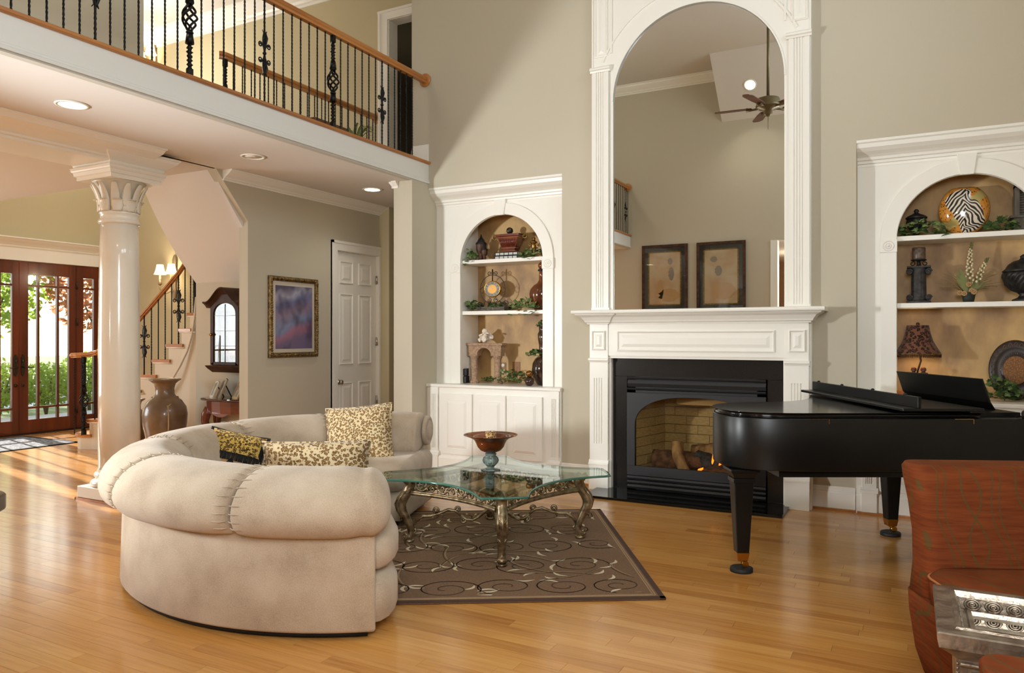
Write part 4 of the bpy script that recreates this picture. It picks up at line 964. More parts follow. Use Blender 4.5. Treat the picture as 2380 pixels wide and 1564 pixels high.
def bowl():
    c = (-2.585, 4.545, 0.4695)
    t = thing('glass_bowl', 'amber glass pedestal bowl on a ribbed clear stem, on coffee table', 'bowl', c)
    amber = mat('amber_glass', S(150, 72, 24), 0.12, col2=S(84, 40, 16), scale=7, detail=4, coat=0.5, stretch=(1, 1, 0.4), spec=0.7, trans=0.2)
    clear = mat('ribbed_glass', S(150, 172, 168), 0.05, trans=0.75, ior=1.45, spec=0.6)
    G().lathe([(0, 0), (0.066, 0.0), (0.068, 0.004), (0.05, 0.009), (0.026, 0.014), (0.022, 0.02), (0.03, 0.03), (0.05, 0.05), (0.056, 0.068), (0.05, 0.088), (0.034, 0.102), (0.04, 0.108), (0.042, 0.114), (0.034, 0.12), (0, 0.121)], c, 48, flute=(24, 0.02, 0.1, 0.035)).obj('stem', clear, t)
    G().lathe([(0.0, 0.122), (0.04, 0.123), (0.072, 0.138), (0.094, 0.163), (0.105, 0.19), (0.118, 0.212), (0.15, 0.23), (0.188, 0.243), (0.19, 0.246), (0.186, 0.247), (0.148, 0.235), (0.112, 0.216), (0.098, 0.19), (0.088, 0.165), (0.068, 0.144), (0.03, 0.132), (0, 0.131)], c, 48).obj('bowl', amber, t)
    c2 = (c[0], c[1], c[2] + 0.185)
    k = thing('pillar_candle', 'leopard print pillar candle standing in the amber glass bowl', 'candle', (c2[0], c2[1], c2[2] - 0.05))
    G().lathe([(0, -0.053), (0.036, -0.053), (0.038, -0.045), (0.038, 0.08), (0.035, 0.084), (0.02, 0.078), (0, 0.076)], c2, 24).obj('wax', leopard('candle_leopard', S(206, 168, 112), S(176, 130, 78), S(84, 56, 30), 60), k)
    G().cyl((c2[0], c2[1], c2[2] + 0.076), (c2[0], c2[1], c2[2] + 0.088), 0.0015, seg=6).obj('wick', black, k)
    g = G(); r = random.Random(4)
    for i in range(40):
        a = r.uniform(0, 2 * PI); q = r.uniform(0.045, 0.10); g.ball((c2[0] + q * math.cos(a), c2[1] + q * math.sin(a), c[2] + 0.15 + q * 0.45 + r.uniform(0, 0.02)), 0.012, 6, 4, sz=0.7)
    tag(g.obj('pebbles', mat('bowl_pebbles', S(220, 206, 178), 0.3), None, kind='stuff'), 'pale glass pebbles filling the amber bowl around the candle', 'pebbles')
bowl()

# ---------------------------------------------------------------- grand piano
def piano():
    th = math.radians(28); R = Vector((math.cos(th), math.sin(th), 0)); F = Vector((-math.sin(th), math.cos(th), 0))
    o = R * 1.255 + F * 4.28
    t = thing('grand_piano', 'black grand piano with folded lid flap standing before right bookcase', 'piano', o, th)
    m = blackl
    def bez(ps, n):
        out = []
        for i in range(n):
            q = i / n; b = [(1 - q) ** 3, 3 * q * (1 - q) ** 2, 3 * q * q * (1 - q), q ** 3]; out.append((sum(b[k] * ps[k][0] for k in range(4)), sum(b[k] * ps[k][1] for k in range(4))))
        return out
    curve = bez([(0.42, 0), (0.14, 0.0), (0.0, 0.10), (0.0, 0.34)], 16) + bez([(0.0, 0.34), (0.0, 0.6), (0.2, 0.72), (0.45, 0.74)], 16) + bez([(0.45, 0.74), (0.75, 0.78), (0.85, 1.0), (0.95, 1.25)], 14) + bez([(0.95, 1.25), (1.0, 1.42), (1.15, 1.50), (1.35, 1.50)], 12) + [(1.35, 1.5), (1.78, 1.5), (1.78, 0.0)]
    def off(poly, d):
        n = len(poly); out = []
        for i in range(n):
            a, b = Vector(poly[i - 1]), Vector(poly[(i + 1) % n]); tn = (b - a).normalized(); out.append((poly[i][0] - tn.y * d, poly[i][1] + tn.x * d))
        return out
    inn = off(curve, -0.04)
    def sides(g, poly, zs):
        rs = [[(x, y, z) for x, y in (poly if d == 0 else off(poly, d))] for d, z in zs]; g.rings(rs)
    g = G(); sides(g, curve, [(0.02, 0.612), (0.006, 0.618), (0.0, 0.63), (0.0, 0.665), (-0.004, 0.668), (-0.004, 0.675), (0.0, 0.678), (0.0, 0.925), (-0.01, 0.93)] if False else [(0, 0.627), (0, 0.93)])
    rim = g.obj('rim', m, t, local=True, bevel=0.006)
    lidp = [p for p in curve[:-3]] + [(1.44, 1.5), (1.44, 0.0)]
    g = G(); L0 = off(lidp, 0.016)
    sides(g, lidp, [(0.010, 0.934), (0.016, 0.938), (0.018, 0.946), (0.014, 0.954), (0.004, 0.960), (-0.01, 0.962)]) if False else g.rings([[(x, y, 0.934) for x, y in off(lidp, -0.008)], [(x, y, 0.936) for x, y in off(lidp, -0.014)], [(x, y, 0.948) for x, y in off(lidp, -0.018)], [(x, y, 0.957) for x, y in off(lidp, -0.012)], [(x, y, 0.962) for x, y in off(lidp, 0.004)]])
    lid = g.obj('lid', lidl, t, local=True)
    # lid flap folded back on the lid with its lip standing up
    G().box(0.975, 1.44, -0.012, 1.5, 0.972, 0.990).box(1.36, 1.44, -0.012, 1.5, 0.962, 0.973).obj('lid_flap', m, t, local=True, bevel=0.004)
    G().box(1.062, 1.082, -0.008, 1.495, 0.990, 1.055).obj('flap_lip', m, t, local=True, bevel=0.003)
    for v in (0.15, 0.55, 1.0, 1.4): G().lathe([(0, 1.054), (0.011, 1.054), (0.011, 1.06), (0.005, 1.065), (0, 1.066)], (1.072, v, 0), 12).obj('rubber_button', black, t, local=True)
    # music desk
    g = G(); g.rings([[(1.665, 0.26, 0.955), (1.68, 0.26, 0.955), (1.68, 1.24, 0.955), (1.665, 1.24, 0.955)], [(1.63, 0.25, 1.0), (1.645, 0.25, 1.0), (1.645, 1.25, 1.0), (1.63, 1.25, 1.0)], [(1.582, 0.25, 1.145), (1.596, 0.25, 1.145), (1.596, 1.25, 1.145), (1.582, 1.25, 1.145)]], smooth=False)
    g.obj('music_desk', m, t, local=True, bevel=0.003)
    G().box(1.46, 1.72, 0.1, 1.4, 0.925, 0.955).obj('desk_shelf', m, t, local=True)
    G().box(1.70, 1.76, 0.08, 1.42, 0.74, 0.93).obj('fallboard', m, t, local=True, bevel=0.01)
    G().tube([(1.68, -0.0, 0.935), (1.70, 0.03, 0.955), (1.73, 0.03, 0.955)], 0.018, 8).ball((1.70, 0.02, 0.955), 0.026, 10, 8).obj('desk_knob', m, t, local=True)
    # brass lid hinges on the straight side
    for u in (0.50, 1.325):
        G().box(u - 0.05, u + 0.06, -0.003, 0.0, 0.9255, 0.929).box(u + 0.0565, u + 0.06, -0.004, -0.001, 0.900, 0.929).obj('hinge_pin', brass, t, local=True)
    # legs with brass caps, casters and coasters
    for (u, v) in ((0.115, 0.19), (1.415, 1.0), (1.45, 0.20)):
        lg = G().frus((u, v), (0.036, 0.036), (0.058, 0.058), 0.115, 0.555).obj('leg', m, t, local=True, bevel=0.004)
        G().frus((u, v), (0.064, 0.064), (0.064, 0.064), 0.535, 0.56).frus((u, v), (0.058, 0.058), (0.078, 0.078), 0.56, 0.60).frus((u, v), (0.085, 0.085), (0.085, 0.085), 0.60, 0.618).obj('leg_collar', m, lg, local=True, bevel=0.003)
        G().frus((u, v), (0.03, 0.03), (0.038, 0.038), 0.068, 0.118).obj('ferrule', brass, lg, local=True, bevel=0.002)
        G().tube([(u - 0.004, v, 0.07), (u + 0.01, v, 0.055), (u + 0.02, v, 0.045)], [0.012, 0.01, 0.014], 8).cyl((u + 0.02, v - 0.014, 0.043), (u + 0.02, v + 0.014, 0.043), 0.02, seg=14).obj('caster', brass, lg, local=True)
        G().lathe([(0, 0.0), (0.066, 0.0), (0.067, 0.006), (0.066, 0.022), (0.058, 0.026), (0.04, 0.022), (0, 0.022)], (u, v, 0.0), 28).obj('caster_cup', mat('coaster_rubber', S(26, 26, 28), 0.6), lg, local=True)
    # belly: beams and pedal lyre
    G().box(0.3, 1.7, 0.08, 0.62, 0.58, 0.62).box(1.2, 1.7, 0.5, 1.4, 0.58, 0.62).obj('underside_beam', m, t, local=True)
    g = G()
    for v in (0.64, 0.82): g.box(1.60, 1.63, v - 0.015, v + 0.015, 0.1, 0.6)
    g.box(1.58, 1.67, 0.58, 0.88, 0.06, 0.13); g.obj('lyre', m, t, local=True, bevel=0.004)
    for v in (0.62, 0.84): G().cyl((1.40, v, 0.6), (1.60, v, 0.12), 0.012, seg=10).obj('lyre_rod', m, t, local=True)
    for v in (0.66, 0.73, 0.80): G().box(1.64, 1.78, v - 0.014, v + 0.014, 0.06, 0.07).obj('pedal', brass, t, local=True, bevel=0.003)
    for i in range(34):
        v = 0.12 + i * 0.0375
        if i == 0: k0 = G().box(1.60, 1.765, v, v + 0.0363, 0.70, 0.722).obj('piano_key', mat('ivory', S(232, 226, 208), 0.3), t, local=True)
        else: inst(k0, t, (0, 0.0375 * i, 0))
piano()

# ---------------------------------------------------------------- rust chairs and silver table
def chair_fabric():
    m = mat('rust_fabric', S(150, 74, 40), 0.85, spec=0.12); N, L, p = nodes(m)
    tc = N.new('ShaderNodeTexCoord'); sp = N.new('ShaderNodeSeparateXYZ'); L.new(tc.outputs['Object'], sp.inputs[0])
    x = mth(N, L, 'ADD', sp.outputs[0], mth(N, L, 'MULTIPLY', sp.outputs[1], 0.55)); z = mth(N, L, 'SUBTRACT', sp.outputs[2], mth(N, L, 'MULTIPLY', sp.outputs[1], 0.7))
    P_ = 0.105
    def line(expr, w):
        return mth(N, L, 'LESS_THAN', mth(N, L, 'ABSOLUTE', expr), w)
    s1 = mth(N, L, 'MULTIPLY', mth(N, L, 'SINE', mth(N, L, 'MULTIPLY', z, 17.0)), 0.036)
    xm = mth(N, L, 'SUBTRACT', mth(N, L, 'PINGPONG', x, P_), P_ * 0.5)    # folds so that neighbours mirror
    xm2 = mth(N, L, 'SUBTRACT', mth(N, L, 'WRAP', x, P_ * 2, 0.0), P_)
    a = line(mth(N, L, 'SUBTRACT', xm2, s1), 0.0042); b = line(mth(N, L, 'ADD', xm2, s1), 0.0042)
    x3 = mth(N, L, 'SUBTRACT', mth(N, L, 'WRAP', mth(N, L, 'ADD', x, P_), P_ * 2, 0.0), P_)
    s3 = mth(N, L, 'MULTIPLY', mth(N, L, 'SINE', mth(N, L, 'MULTIPLY_ADD', z, 17.0, 1.2)), 0.022)
    c = line(mth(N, L, 'SUBTRACT', mth(N, L, 'SUBTRACT', x3, s3), 0.012), 0.0032); d = line(mth(N, L, 'ADD', mth(N, L, 'SUBTRACT', x3, s3), 0.018), 0.0032)
    tot = mth(N, L, 'MINIMUM', mth(N, L, 'ADD', mth(N, L, 'ADD', a, b), mth(N, L, 'ADD', c, d)), 1.0)
    nz = N.new('ShaderNodeTexNoise'); nz.inputs['Scale'].default_value = 14; mp = N.new('ShaderNodeMapping'); mp.inputs['Scale'].default_value = (0.5, 0.5, 5); L.new(tc.outputs['Object'], mp.inputs[0]); L.new(mp.outputs[0], nz.inputs[0])
    base = ramp(N, L, nz.outputs[0], [(0.3, S(104, 50, 25)), (0.7, S(124, 64, 33))])
    L.new(mixc(N, L, mth(N, L, 'MULTIPLY', tot, 0.8), base, S(84, 72, 38)), p.inputs['Base Color'])
    bm_ = N.new('ShaderNodeBump'); bm_.inputs['Strength'].default_value = 0.45; bm_.inputs['Distance'].default_value = 0.01; L.new(nz.outputs[0], bm_.inputs['Height']); L.new(bm_.outputs[0], p.inputs['Normal'])
    return m
rust = chair_fabric()
def slipper_chair(label, loc, rz, w=0.82):
    t = thing('slipper_chair', label, 'armchair', loc, rz, )
    hw = w / 2
    def ring(y0, y1, x, z, r=0.05):
        out = []
        for (cx, cy, a0) in ((x - r, y1 - r, 0), (-x + r, y1 - r, 90), (-x + r, y0 + r, 180), (x - r, y0 + r, 270)):
            for k in range(5): a = math.radians(a0 + 22.5 * k); out.append((cx + r * math.cos(a), cy + r * math.sin(a), z))
        return out
    # local: y- is the front, y+ the back
    g = G(); g.rings([ring(-0.34, 0.30, hw * 0.88, 0.03), ring(-0.37, 0.32, hw * 0.94, 0.12), ring(-0.40, 0.33, hw * 0.99, 0.28), ring(-0.41, 0.33, hw, 0.36)]); g.obj('base', rust, t, local=True)
    g = G(); g.rings([ring(-0.41, 0.16, hw, 0.36, 0.08), ring(-0.43, 0.16, hw * 1.01, 0.42, 0.08), ring(-0.42, 0.17, hw * 1.0, 0.465, 0.08), ring(-0.38, 0.17, hw * 0.95, 0.487, 0.1), ring(-0.2, 0.1, hw * 0.6, 0.498, 0.1)]); g.obj('seat_cushion', rust, t, local=True)
    G().tube([(x, y, 0.462) for x, y, z in ring(-0.425, 0.17, hw * 1.008, 0, 0.08)], 0.005, 6, closed=True).obj('welt', mat('tan_welt', S(170, 110, 60), 0.8), t, local=True)
    g = G(); rs = []
    for z, y0, y1, k in ((0.34, 0.14, 0.33, 0.99), (0.48, 0.15, 0.33, 0.955), (0.60, 0.165, 0.34, 0.95), (0.72, 0.18, 0.36, 0.97), (0.82, 0.20, 0.385, 0.995), (0.86, 0.215, 0.39, 1.0), (0.878, 0.24, 0.375, 0.985)): rs.append(ring(y0, y1, hw * k, z, 0.05))
    g.rings(rs); g.obj('backrest', rust, t, local=True)
    for sx in (-1, 1):
        for y in (-0.28, 0.24): G().frus((sx * hw * 0.75, y), (0.02, 0.02), (0.025, 0.025), 0.0, 0.045).obj('foot', black, t, local=True)
    return t
slipper_chair('rust patterned armless slipper chair behind the silver table at right', (0.485, 3.40, 0.001), math.radians(28 - 4))
slipper_chair('rust patterned chair whose rounded top pokes into the lower right corner', (0.525, 1.76, 0.001), math.radians(4), 0.72).scale = (1, 1, 0.735)

def silver_table():
    t = thing('silver_table', 'ornate silver leaf table with recessed mirror top, lower right', 'side table', (0.45, 2.68, 0))
    x0, x1, y0, y1 = 0.068, 0.86, 2.45, 2.92; zt = 0.56; fr = 0.075
    sil = mat('silver_frame', S(176, 164, 148), 0.34, metal=0.75, col2=S(120, 104, 88), scale=14, bump=0.25, bscale=50)
    g = G(); e = 0.0
    R = lambda d, z: [(x0 + d, y0 + d, z), (x1 - d, y0 + d, z), (x1 - d, y1 - d, z), (x0 + d, y1 - d, z)]
    g.rings([R(0.05, zt - 0.085), R(0.03, zt - 0.065), R(0.005, zt - 0.045), R(0.0, zt - 0.02), R(0.0, zt - 0.004), R(0.004, zt), R(0.046, zt), R(0.05, zt + 0.006), R(0.06, zt + 0.006), R(0.064, zt - 0.004), R(0.068, zt - 0.012), R(0.074, zt - 0.045), R(0.09, zt - 0.048), R(0.094, zt - 0.042), R(0.105, zt - 0.042), R(0.11, zt - 0.055)], caps=False, smooth=False)
    g.obj('top_frame', sil, t)
    G().box(x0 + 0.108, x1 - 0.108, y0 + 0.108, y1 - 0.108, zt - 0.058, zt - 0.054).obj('mirror_top', MATS['mirror_glass'], t)
    # relief discs on the inner slope of the frame
    f0 = None
    for i in range(11):
        x = x0 + 0.11 + i * 0.058
        if f0 is None:
            g = G(); c = (0, 0, 0)
            for q in (0.021, 0.013, 0.006): g.tube([(q * math.cos(a), 0, q * math.sin(a) * 0.8) for a in [2 * PI * k / 18 for k in range(18)]], 0.0035, 5, closed=True)
            f0 = g.obj('relief_disc', sil, t, local=True); f0.location = (x - 0.45, y1 - 0.075 - 2.68, zt - 0.03)
        else: inst(f0, t, (x - 0.45, y1 - 0.075 - 2.68, zt - 0.03))
    for i in range(7): inst(f0, t, (x0 + 0.07 - 0.45, y0 + 0.1 + i * 0.05 - 2.68, zt - 0.03), rot=(0, 0, PI / 2))
    # apron with beading and rosette block
    G().box(x0 + 0.055, x1 - 0.055, y0 + 0.055, y1 - 0.055, 0.36, zt - 0.08).obj('apron', sil, t, bevel=0.004)
    for yy in (y0 + 0.053,):
        G().tube([(x0 + 0.06, yy, zt - 0.10), (x1 - 0.06, yy, zt - 0.10)], 0.008, 8).tube([(x0 + 0.06, yy, zt - 0.195), (x1 - 0.06, yy, zt - 0.195)], 0.006, 8).obj('apron_moulding', sil, t)
        g = G().box(x0 + 0.085, x0 + 0.155, yy - 0.012, yy, zt - 0.185, zt - 0.115); b = g.obj('rosette_block', sil, t, bevel=0.006)
        o = inst(f0, t, (x0 + 0.12 - 0.45, yy - 0.014 - 2.68, zt - 0.15)); o.name = 'rosette'
    b0 = None
    for i in range(24):
        p = (x0 + 0.075 + i * 0.028, y0 + 0.05, zt - 0.212)
        if b0 is None: b0 = G().ball((0, 0, 0), 0.009, 8, 6).obj('bead', sil, t, local=True); b0.location = Vector(p) - Vector(t.location)
        else: inst(b0, t, Vector(p) - Vector(t.location))
    for i in range(12): inst(b0, t, Vector((x0 + 0.052, y0 + 0.052, zt - 0.10 - i * 0.013)) - Vector(t.location), scale=(0.5, 0.5, 0.6))
    for x in (x0 + 0.085, x1 - 0.085):
        for y in (y0 + 0.085, y1 - 0.085): G().frus((x, y), (0.022, 0.022), (0.032, 0.032), 0.0, 0.40).obj('leg', sil, t, bevel=0.004)
silver_table()
def corner_table():
    t = thing('stone_counter', 'corner of a dark stone slab counter entering at the left edge', 'counter', (-2.75, 0.9, 0))
    st = mat('dark_stone', S(92, 80, 60), 0.35, col2=S(60, 50, 38), scale=9)
    th = math.atan2(0.09, -0.55)
    g = G(); c = Vector((-2.285, 1.215)); u = Vector((-0.966, 0.16)).normalized(); w = Vector((0.45, -0.62)).normalized() * 0.0 + Vector((-u.y, u.x)) * -1
    w = Vector((0.68, -0.73)).normalized()
    c = Vector((-2.300, 1.225))
    poly = [c + u * 0.02, c + (u * 0.006 + w * 0.006), c + w * 0.02, c + w * 0.8, c + w * 0.8 + u * 0.6, c + u * 0.9]
    g.rings([[(p.x, p.y, 0.905) for p in poly], [(p.x, p.y, 0.945) for p in poly], [(p.x + u.x * .006 + w.x * .006, p.y + u.y * .006 + w.y * .006, 0.952) for p in poly]], smooth=False); g.obj('slab', st, t, bevel=0.005)
    g = G(); q = [p + (u + w) * 0.12 for p in (c, c + w * 0.6, c + w * 0.6 + u * 0.4, c + u * 0.6)]
    g.rings([[(p.x, p.y, 0.0) for p in q], [(p.x, p.y, 0.905) for p in q]], smooth=False); g.obj('cabinet_body', cw, t)
corner_table()
# ================================================================ COLUMN
def column():
    cx, cy = -6.10, 4.165
    t = thing('marble_column', 'white marbled round column with leaf capital left of the sofa', 'column', (cx, cy, 0))
    mb = mat('white_marble', S(232, 226, 212), 0.16, col2=S(214, 202, 180), scale=2.2, detail=8, lo=0.5, hi=0.72, coat=0.6, coord='Object', stretch=(1, 1, 0.5))
    G().box(cx - 0.232, cx + 0.232, cy - 0.232, cy + 0.232, 0.02, 0.115).obj('plinth', trimw, t, bevel=0.004)
    g = G()
    for s in (-1, 1):
        g.box(cx - 0.245, cx + 0.245, cy + s * 0.232, cy + s * 0.245, 0.0, 0.018).box(cx + s * 0.232, cx + s * 0.245, cy - 0.245, cy + 0.245, 0.0, 0.018)
    g.obj('shoe_moulding', oak, t)
    G().lathe([(0.20, 0.115), (0.222, 0.125), (0.226, 0.145), (0.215, 0.165), (0.19, 0.172), (0.185, 0.18), (0.188, 0.195), (0.196, 0.203), (0.196, 0.222), (0.184, 0.232), (0.172, 0.236), (0.168, 0.26)], (cx, cy, 0), 40).obj('base', mb, t)
    G().lathe([(0.165, 0.25), (0.166, 0.9), (0.163, 1.5), (0.156, 2.1), (0.150, 2.375)], (cx, cy, 0), 48).obj('shaft', mb, t)
    G().lathe([(0.150, 2.37), (0.164, 2.378), (0.168, 2.39), (0.164, 2.402), (0.152, 2.41), (0.150, 2.45), (0.158, 2.456), (0.161, 2.466), (0.157, 2.475), (0.148, 2.48)], (cx, cy, 0), 48).obj('necking', mb, t)
    cap = mat('capital_plaster', S(222, 214, 196), 0.4, bump=0.1, bscale=60)
    G().lathe([(0.144, 2.475), (0.142, 2.56), (0.146, 2.62), (0.165, 2.68), (0.195, 2.722), (0.215, 2.735)], (cx, cy, 0), 40).obj('capital_bell', cap, t)
    def leaf_row(n, z0, h, r0, flare, w, ph, ribs, curl):
        for k in range(n):
            a = 2 * PI * (k + ph) / n; ca, sa = math.cos(a), math.sin(a); rows = []
            for i in range(9):
                q = i / 8; z = z0 + h * q; r = r0 + flare * q ** 2.2
                if curl and q > 0.7: r += curl * (q - 0.7) / 0.3; z -= curl * 0.8 * max(0, q - 0.85) / 0.15
                ww = w * math.sin(PI * min(0.98, 0.22 + 0.70 * q)) ** 0.6 if not curl else w * (0.7 + 0.45 * math.sin(PI * q)) * (1 + 0.12 * (i % 2))
                row = []
                for j in range(7):
                    v = -1 + j / 3; d = 0.010 - 0.010 * v * v + (0.004 if j % 2 == 1 else 0)
                    row.append((cx + (r + d) * ca - v * ww * sa, cy + (r + d) * sa + v * ww * ca, z))
                rows.append(row)
            g = G(); g.rings(rows, closed=False); o = g.obj('acanthus_leaf', cap, t)
            s = o.modifiers.new('thick', 'SOLIDIFY'); s.thickness = 0.006
    leaf_row(12, 2.475, 0.235, 0.146, 0.066, 0.036, 0.5, 3, 0)
    leaf_row(9, 2.475, 0.125, 0.152, 0.006, 0.040, 0.0, 3, 0.03)
    # entablature block carrying the beam
    R = lambda h, z, x=0: [(cx - h + x, cy - h, z), (cx + h + x, cy - h, z), (cx + h + x, cy + h, z), (cx - h + x, cy + h, z)]
    g = G(); g.rings([R(0.235, 2.735), R(0.235, 2.765), R(0.250, 2.772), R(0.255, 2.80), R(0.262, 2.805), R(0.268, 2.815), R(0.268, 2.83), R(0.275, 2.835)], smooth=False); g.obj('abacus', trimw, t)
    g = G(); g.rings([R(0.24, 2.83), R(0.255, 2.85), R(0.258, 2.865), R(0.285, 2.89), R(0.33, 2.925), R(0.342, 2.945), R(0.352, 2.95), R(0.352, 2.965)], smooth=False); g.obj('cornice_block', trimw, t)
column()

# ================================================================ IRON RAILINGS
def twisted_bar(g, x, y, z0, z1, r, turns, seg=10, n=None):
    n = n or max(6, int((z1 - z0) / 0.03)); rs = []
    for i in range(n + 1):
        q = i / n; a = turns * 2 * PI * q
        rs.append([(x + r * (1 + 0.18 * math.cos(4 * b)) * math.cos(b + a), y + r * (1 + 0.18 * math.cos(4 * b)) * math.sin(b + a), z0 + (z1 - z0) * q) for b in [2 * PI * k / seg for k in range(seg)]])
    g.rings(rs)
def newel(g, x, y, z0, z1, r=0.022, basket=True):
    h = z1 - z0; zb = z0 + 0.31; bh = 0.20
    if not basket:
        g.cyl((x, y, z0), (x, y, z0 + 0.1), r, seg=8); twisted_bar(g, x, y, z0 + 0.1, z1 - 0.1, r, 4); g.cyl((x, y, z1 - 0.1), (x, y, z1), r, seg=8); return
    g.frus((x, y), (r * .8, r * .8), (r * .8, r * .8), z0, z0 + 0.06); twisted_bar(g, x, y, z0 + 0.06, zb - 0.07, r, 2.5); g.cyl((x, y, zb - 0.07), (x, y, zb), r, seg=10)
    g.lathe([(r, 0), (r * 1.25, 0.008), (r, 0.018)], (x, y, zb), 12)
    for k in range(5):
        pts = []
        for i in range(15):
            q = i / 14; R_ = 0.006 + (0.05 - 0.006) * math.sin(PI * q) ** 0.9; a = 2 * PI * k / 5 + q * 1.35 * PI
            pts.append((x + R_ * math.cos(a), y + R_ * math.sin(a), zb + 0.015 + bh * q))
        g.tube(pts, 0.0085, 6)
    g.lathe([(r, 0), (r * 1.25, 0.01), (r, 0.02)], (x, y, zb + bh + 0.01), 12)
    g.cyl((x, y, zb + bh + 0.02), (x, y, zb + bh + 0.09), r, seg=10); twisted_bar(g, x, y, zb + bh + 0.09, z1 - 0.07, r, 2.3); g.frus((x, y), (r * .8, r * .8), (r * .8, r * .8), z1 - 0.07, z1)
def scroll_panel(g, x, y, zc, ax, s=1.0):
    c = Vector((x, y, zc)); ax = Vector(ax)
    for u in (-1, 1):
        for v in (-1, 1):
            def P(a, b): return c + ax * (u * a * s) + Vector((0, 0, v * b * s))
            g.tube([P(0.004, 0.01), P(0.012, 0.05), P(0.03, 0.085), P(0.05, 0.10)], 0.0055, 6)
            g.tube([c + ax * (u * s * (0.052 + q * math.cos(a))) + Vector((0, 0, v * s * (0.075 + q * math.sin(a)))) for q, a in [(0.026 * (1 - i / 16 * 0.75), PI / 2 - i / 16 * 2.4 * PI) for i in range(17)]], 0.0055, 6)
        g.tube([c + ax * (u * s * 0.0), c + ax * (u * s * 0.02) + Vector((0, 0, 0.09 * s)), c + ax * (u * s * 0.022) + Vector((0, 0, 0.15 * s)), c + ax * (u * s * 0.012) + Vector((0, 0, 0.20 * s)), c + ax * (u * s * 0.03) + Vector((0, 0, 0.225 * s))], [0.004, 0.006, 0.016 if u > 0 else 0.005, 0.009 if u > 0 else 0.004, 0.003], 6)
        g.tube([c + ax * (u * s * 0.0), c + ax * (u * s * 0.02) - Vector((0, 0, 0.09 * s)), c + ax * (u * s * 0.022) - Vector((0, 0, 0.15 * s)), c + ax * (u * s * 0.012) - Vector((0, 0, 0.20 * s)), c + ax * (u * s * 0.03) - Vector((0, 0, 0.225 * s))], [0.004, 0.006, 0.016 if u > 0 else 0.005, 0.009 if u > 0 else 0.004, 0.003], 6)
    g.ball(c, 0.016, 8, 6)
def rail_prof(g, pts, s=1.0):                       # moulded wooden handrail
    P = [Vector(p) for p in pts]; n = len(P); rs = []
    prof = [(-0.020, -0.03), (0.020, -0.03), (0.022, -0.014), (0.032, -0.006), (0.032, 0.010), (0.026, 0.022), (0.012, 0.030), (-0.012, 0.030), (-0.026, 0.022), (-0.032, 0.010), (-0.032, -0.006), (-0.022, -0.014)]
    for i in range(n):
        d = P[min(i + 1, n - 1)] - P[max(i - 1, 0)]; d.z = 0
        if d.length < 1e-6: d = Vector((0, 1, 0))
        d.normalize(); w = Vector((-d.y, d.x, 0)); rs.append([P[i] + w * a * s + Vector((0, 0, b * s)) for a, b in prof])
    g.rings(rs, smooth=False)
def baluster_row(t, x, ys, z0, z1, special, ax=(0, 1, 0), name='baluster'):
    g = G(); twisted_bar(g, 0, 0, 0, z1 - z0, 0.0065, 7, 8, 40); b0 = None
    for i, y in enumerate(ys):
        k = special.get(i)
        if k is None:
            if b0 is None: b0 = g.obj(name, iron, t, local=True); b0.location = Vector((x, y, z0)) - Vector(t.location)
            else: inst(b0, t, Vector((x, y, z0)) - Vector(t.location))
        elif k == 'newel':
            q = G(); newel(q, x, y, z0, z1); q.obj('newel_post', iron, t)
        else:
            q = G(); twisted_bar(q, x, y, z0, z1, 0.0085, 6); o = q.obj(name, iron, t); q = G(); scroll_panel(q, x, y, z0 + 0.405, ax, 0.80); q.obj('scroll_ornament', iron, o)
t = thing('balcony_railing', 'black iron balcony railing with oak handrail above the sitting room', 'railing', (-4.53, 3.0, 3.245))
ys = [-0.07 + 0.1 * i for i in range(0, 65)]
special = {}
for i, y in enumerate(ys):
    for yy, k in ((2.915, 's'), (3.617, 'newel'), (4.352, 's'), (5.082, 'newel'), (5.827, 's'), (2.22, 'newel'), (1.5, 's'), (0.8, 'newel'), (0.1, 's')):
        if abs(y - yy) < 0.051 and k not in [special.get(j) for j in (i - 1, i - 2)]: special[i] = k
baluster_row(t, -4.53, [y + 0.0 for y in ys], 3.245, 4.085, special)
g = G(); rail_prof(g, [(-4.53, -0.1, 4.11), (-4.53, 2.0, 4.11), (-4.53, 6.55, 4.11)], 1.15); g.obj('handrail', oak, t)
G().lathe([(0.035, 0), (0.062, 0.0), (0.07, 0.006), (0.07, 0.016), (0.062, 0.022), (0, 0.022)], (0, 0, 0), 28).obj('rosette', oak, t, local=True)
o = LAST[0]; o.location = Vector((-4.53, 6.548, 4.11)) - Vector(t.location); o.rotation_euler = (-PI / 2, 0, 0)
o2 = inst(o, t, Vector((-4.53, 0.02, 4.11)) - Vector(t.location), rot=(-PI / 2, 0, 0))

t = thing('stairwell_railing', 'second iron railing upstairs behind the balcony with a dark newel', 'railing', (-5.86, 6.0, 3.24))
ys = [5.10] + [5.2 + 0.1135 * i for i in range(20)]
baluster_row(t, -5.86, ys, 3.24, 4.085, {0: 'newel'})
g = G(); rail_prof(g, [(-5.90, 5.06, 4.125), (-5.87, 5.10, 4.125), (-5.86, 5.2, 4.12), (-5.86, 7.43, 4.12)], 1.15); g.obj('handrail', oak, t)
o = inst(o2, t, Vector((-5.86, 7.428, 4.12)) - Vector(t.location), rot=(-PI / 2, 0, 0)); o.name = 'rosette'

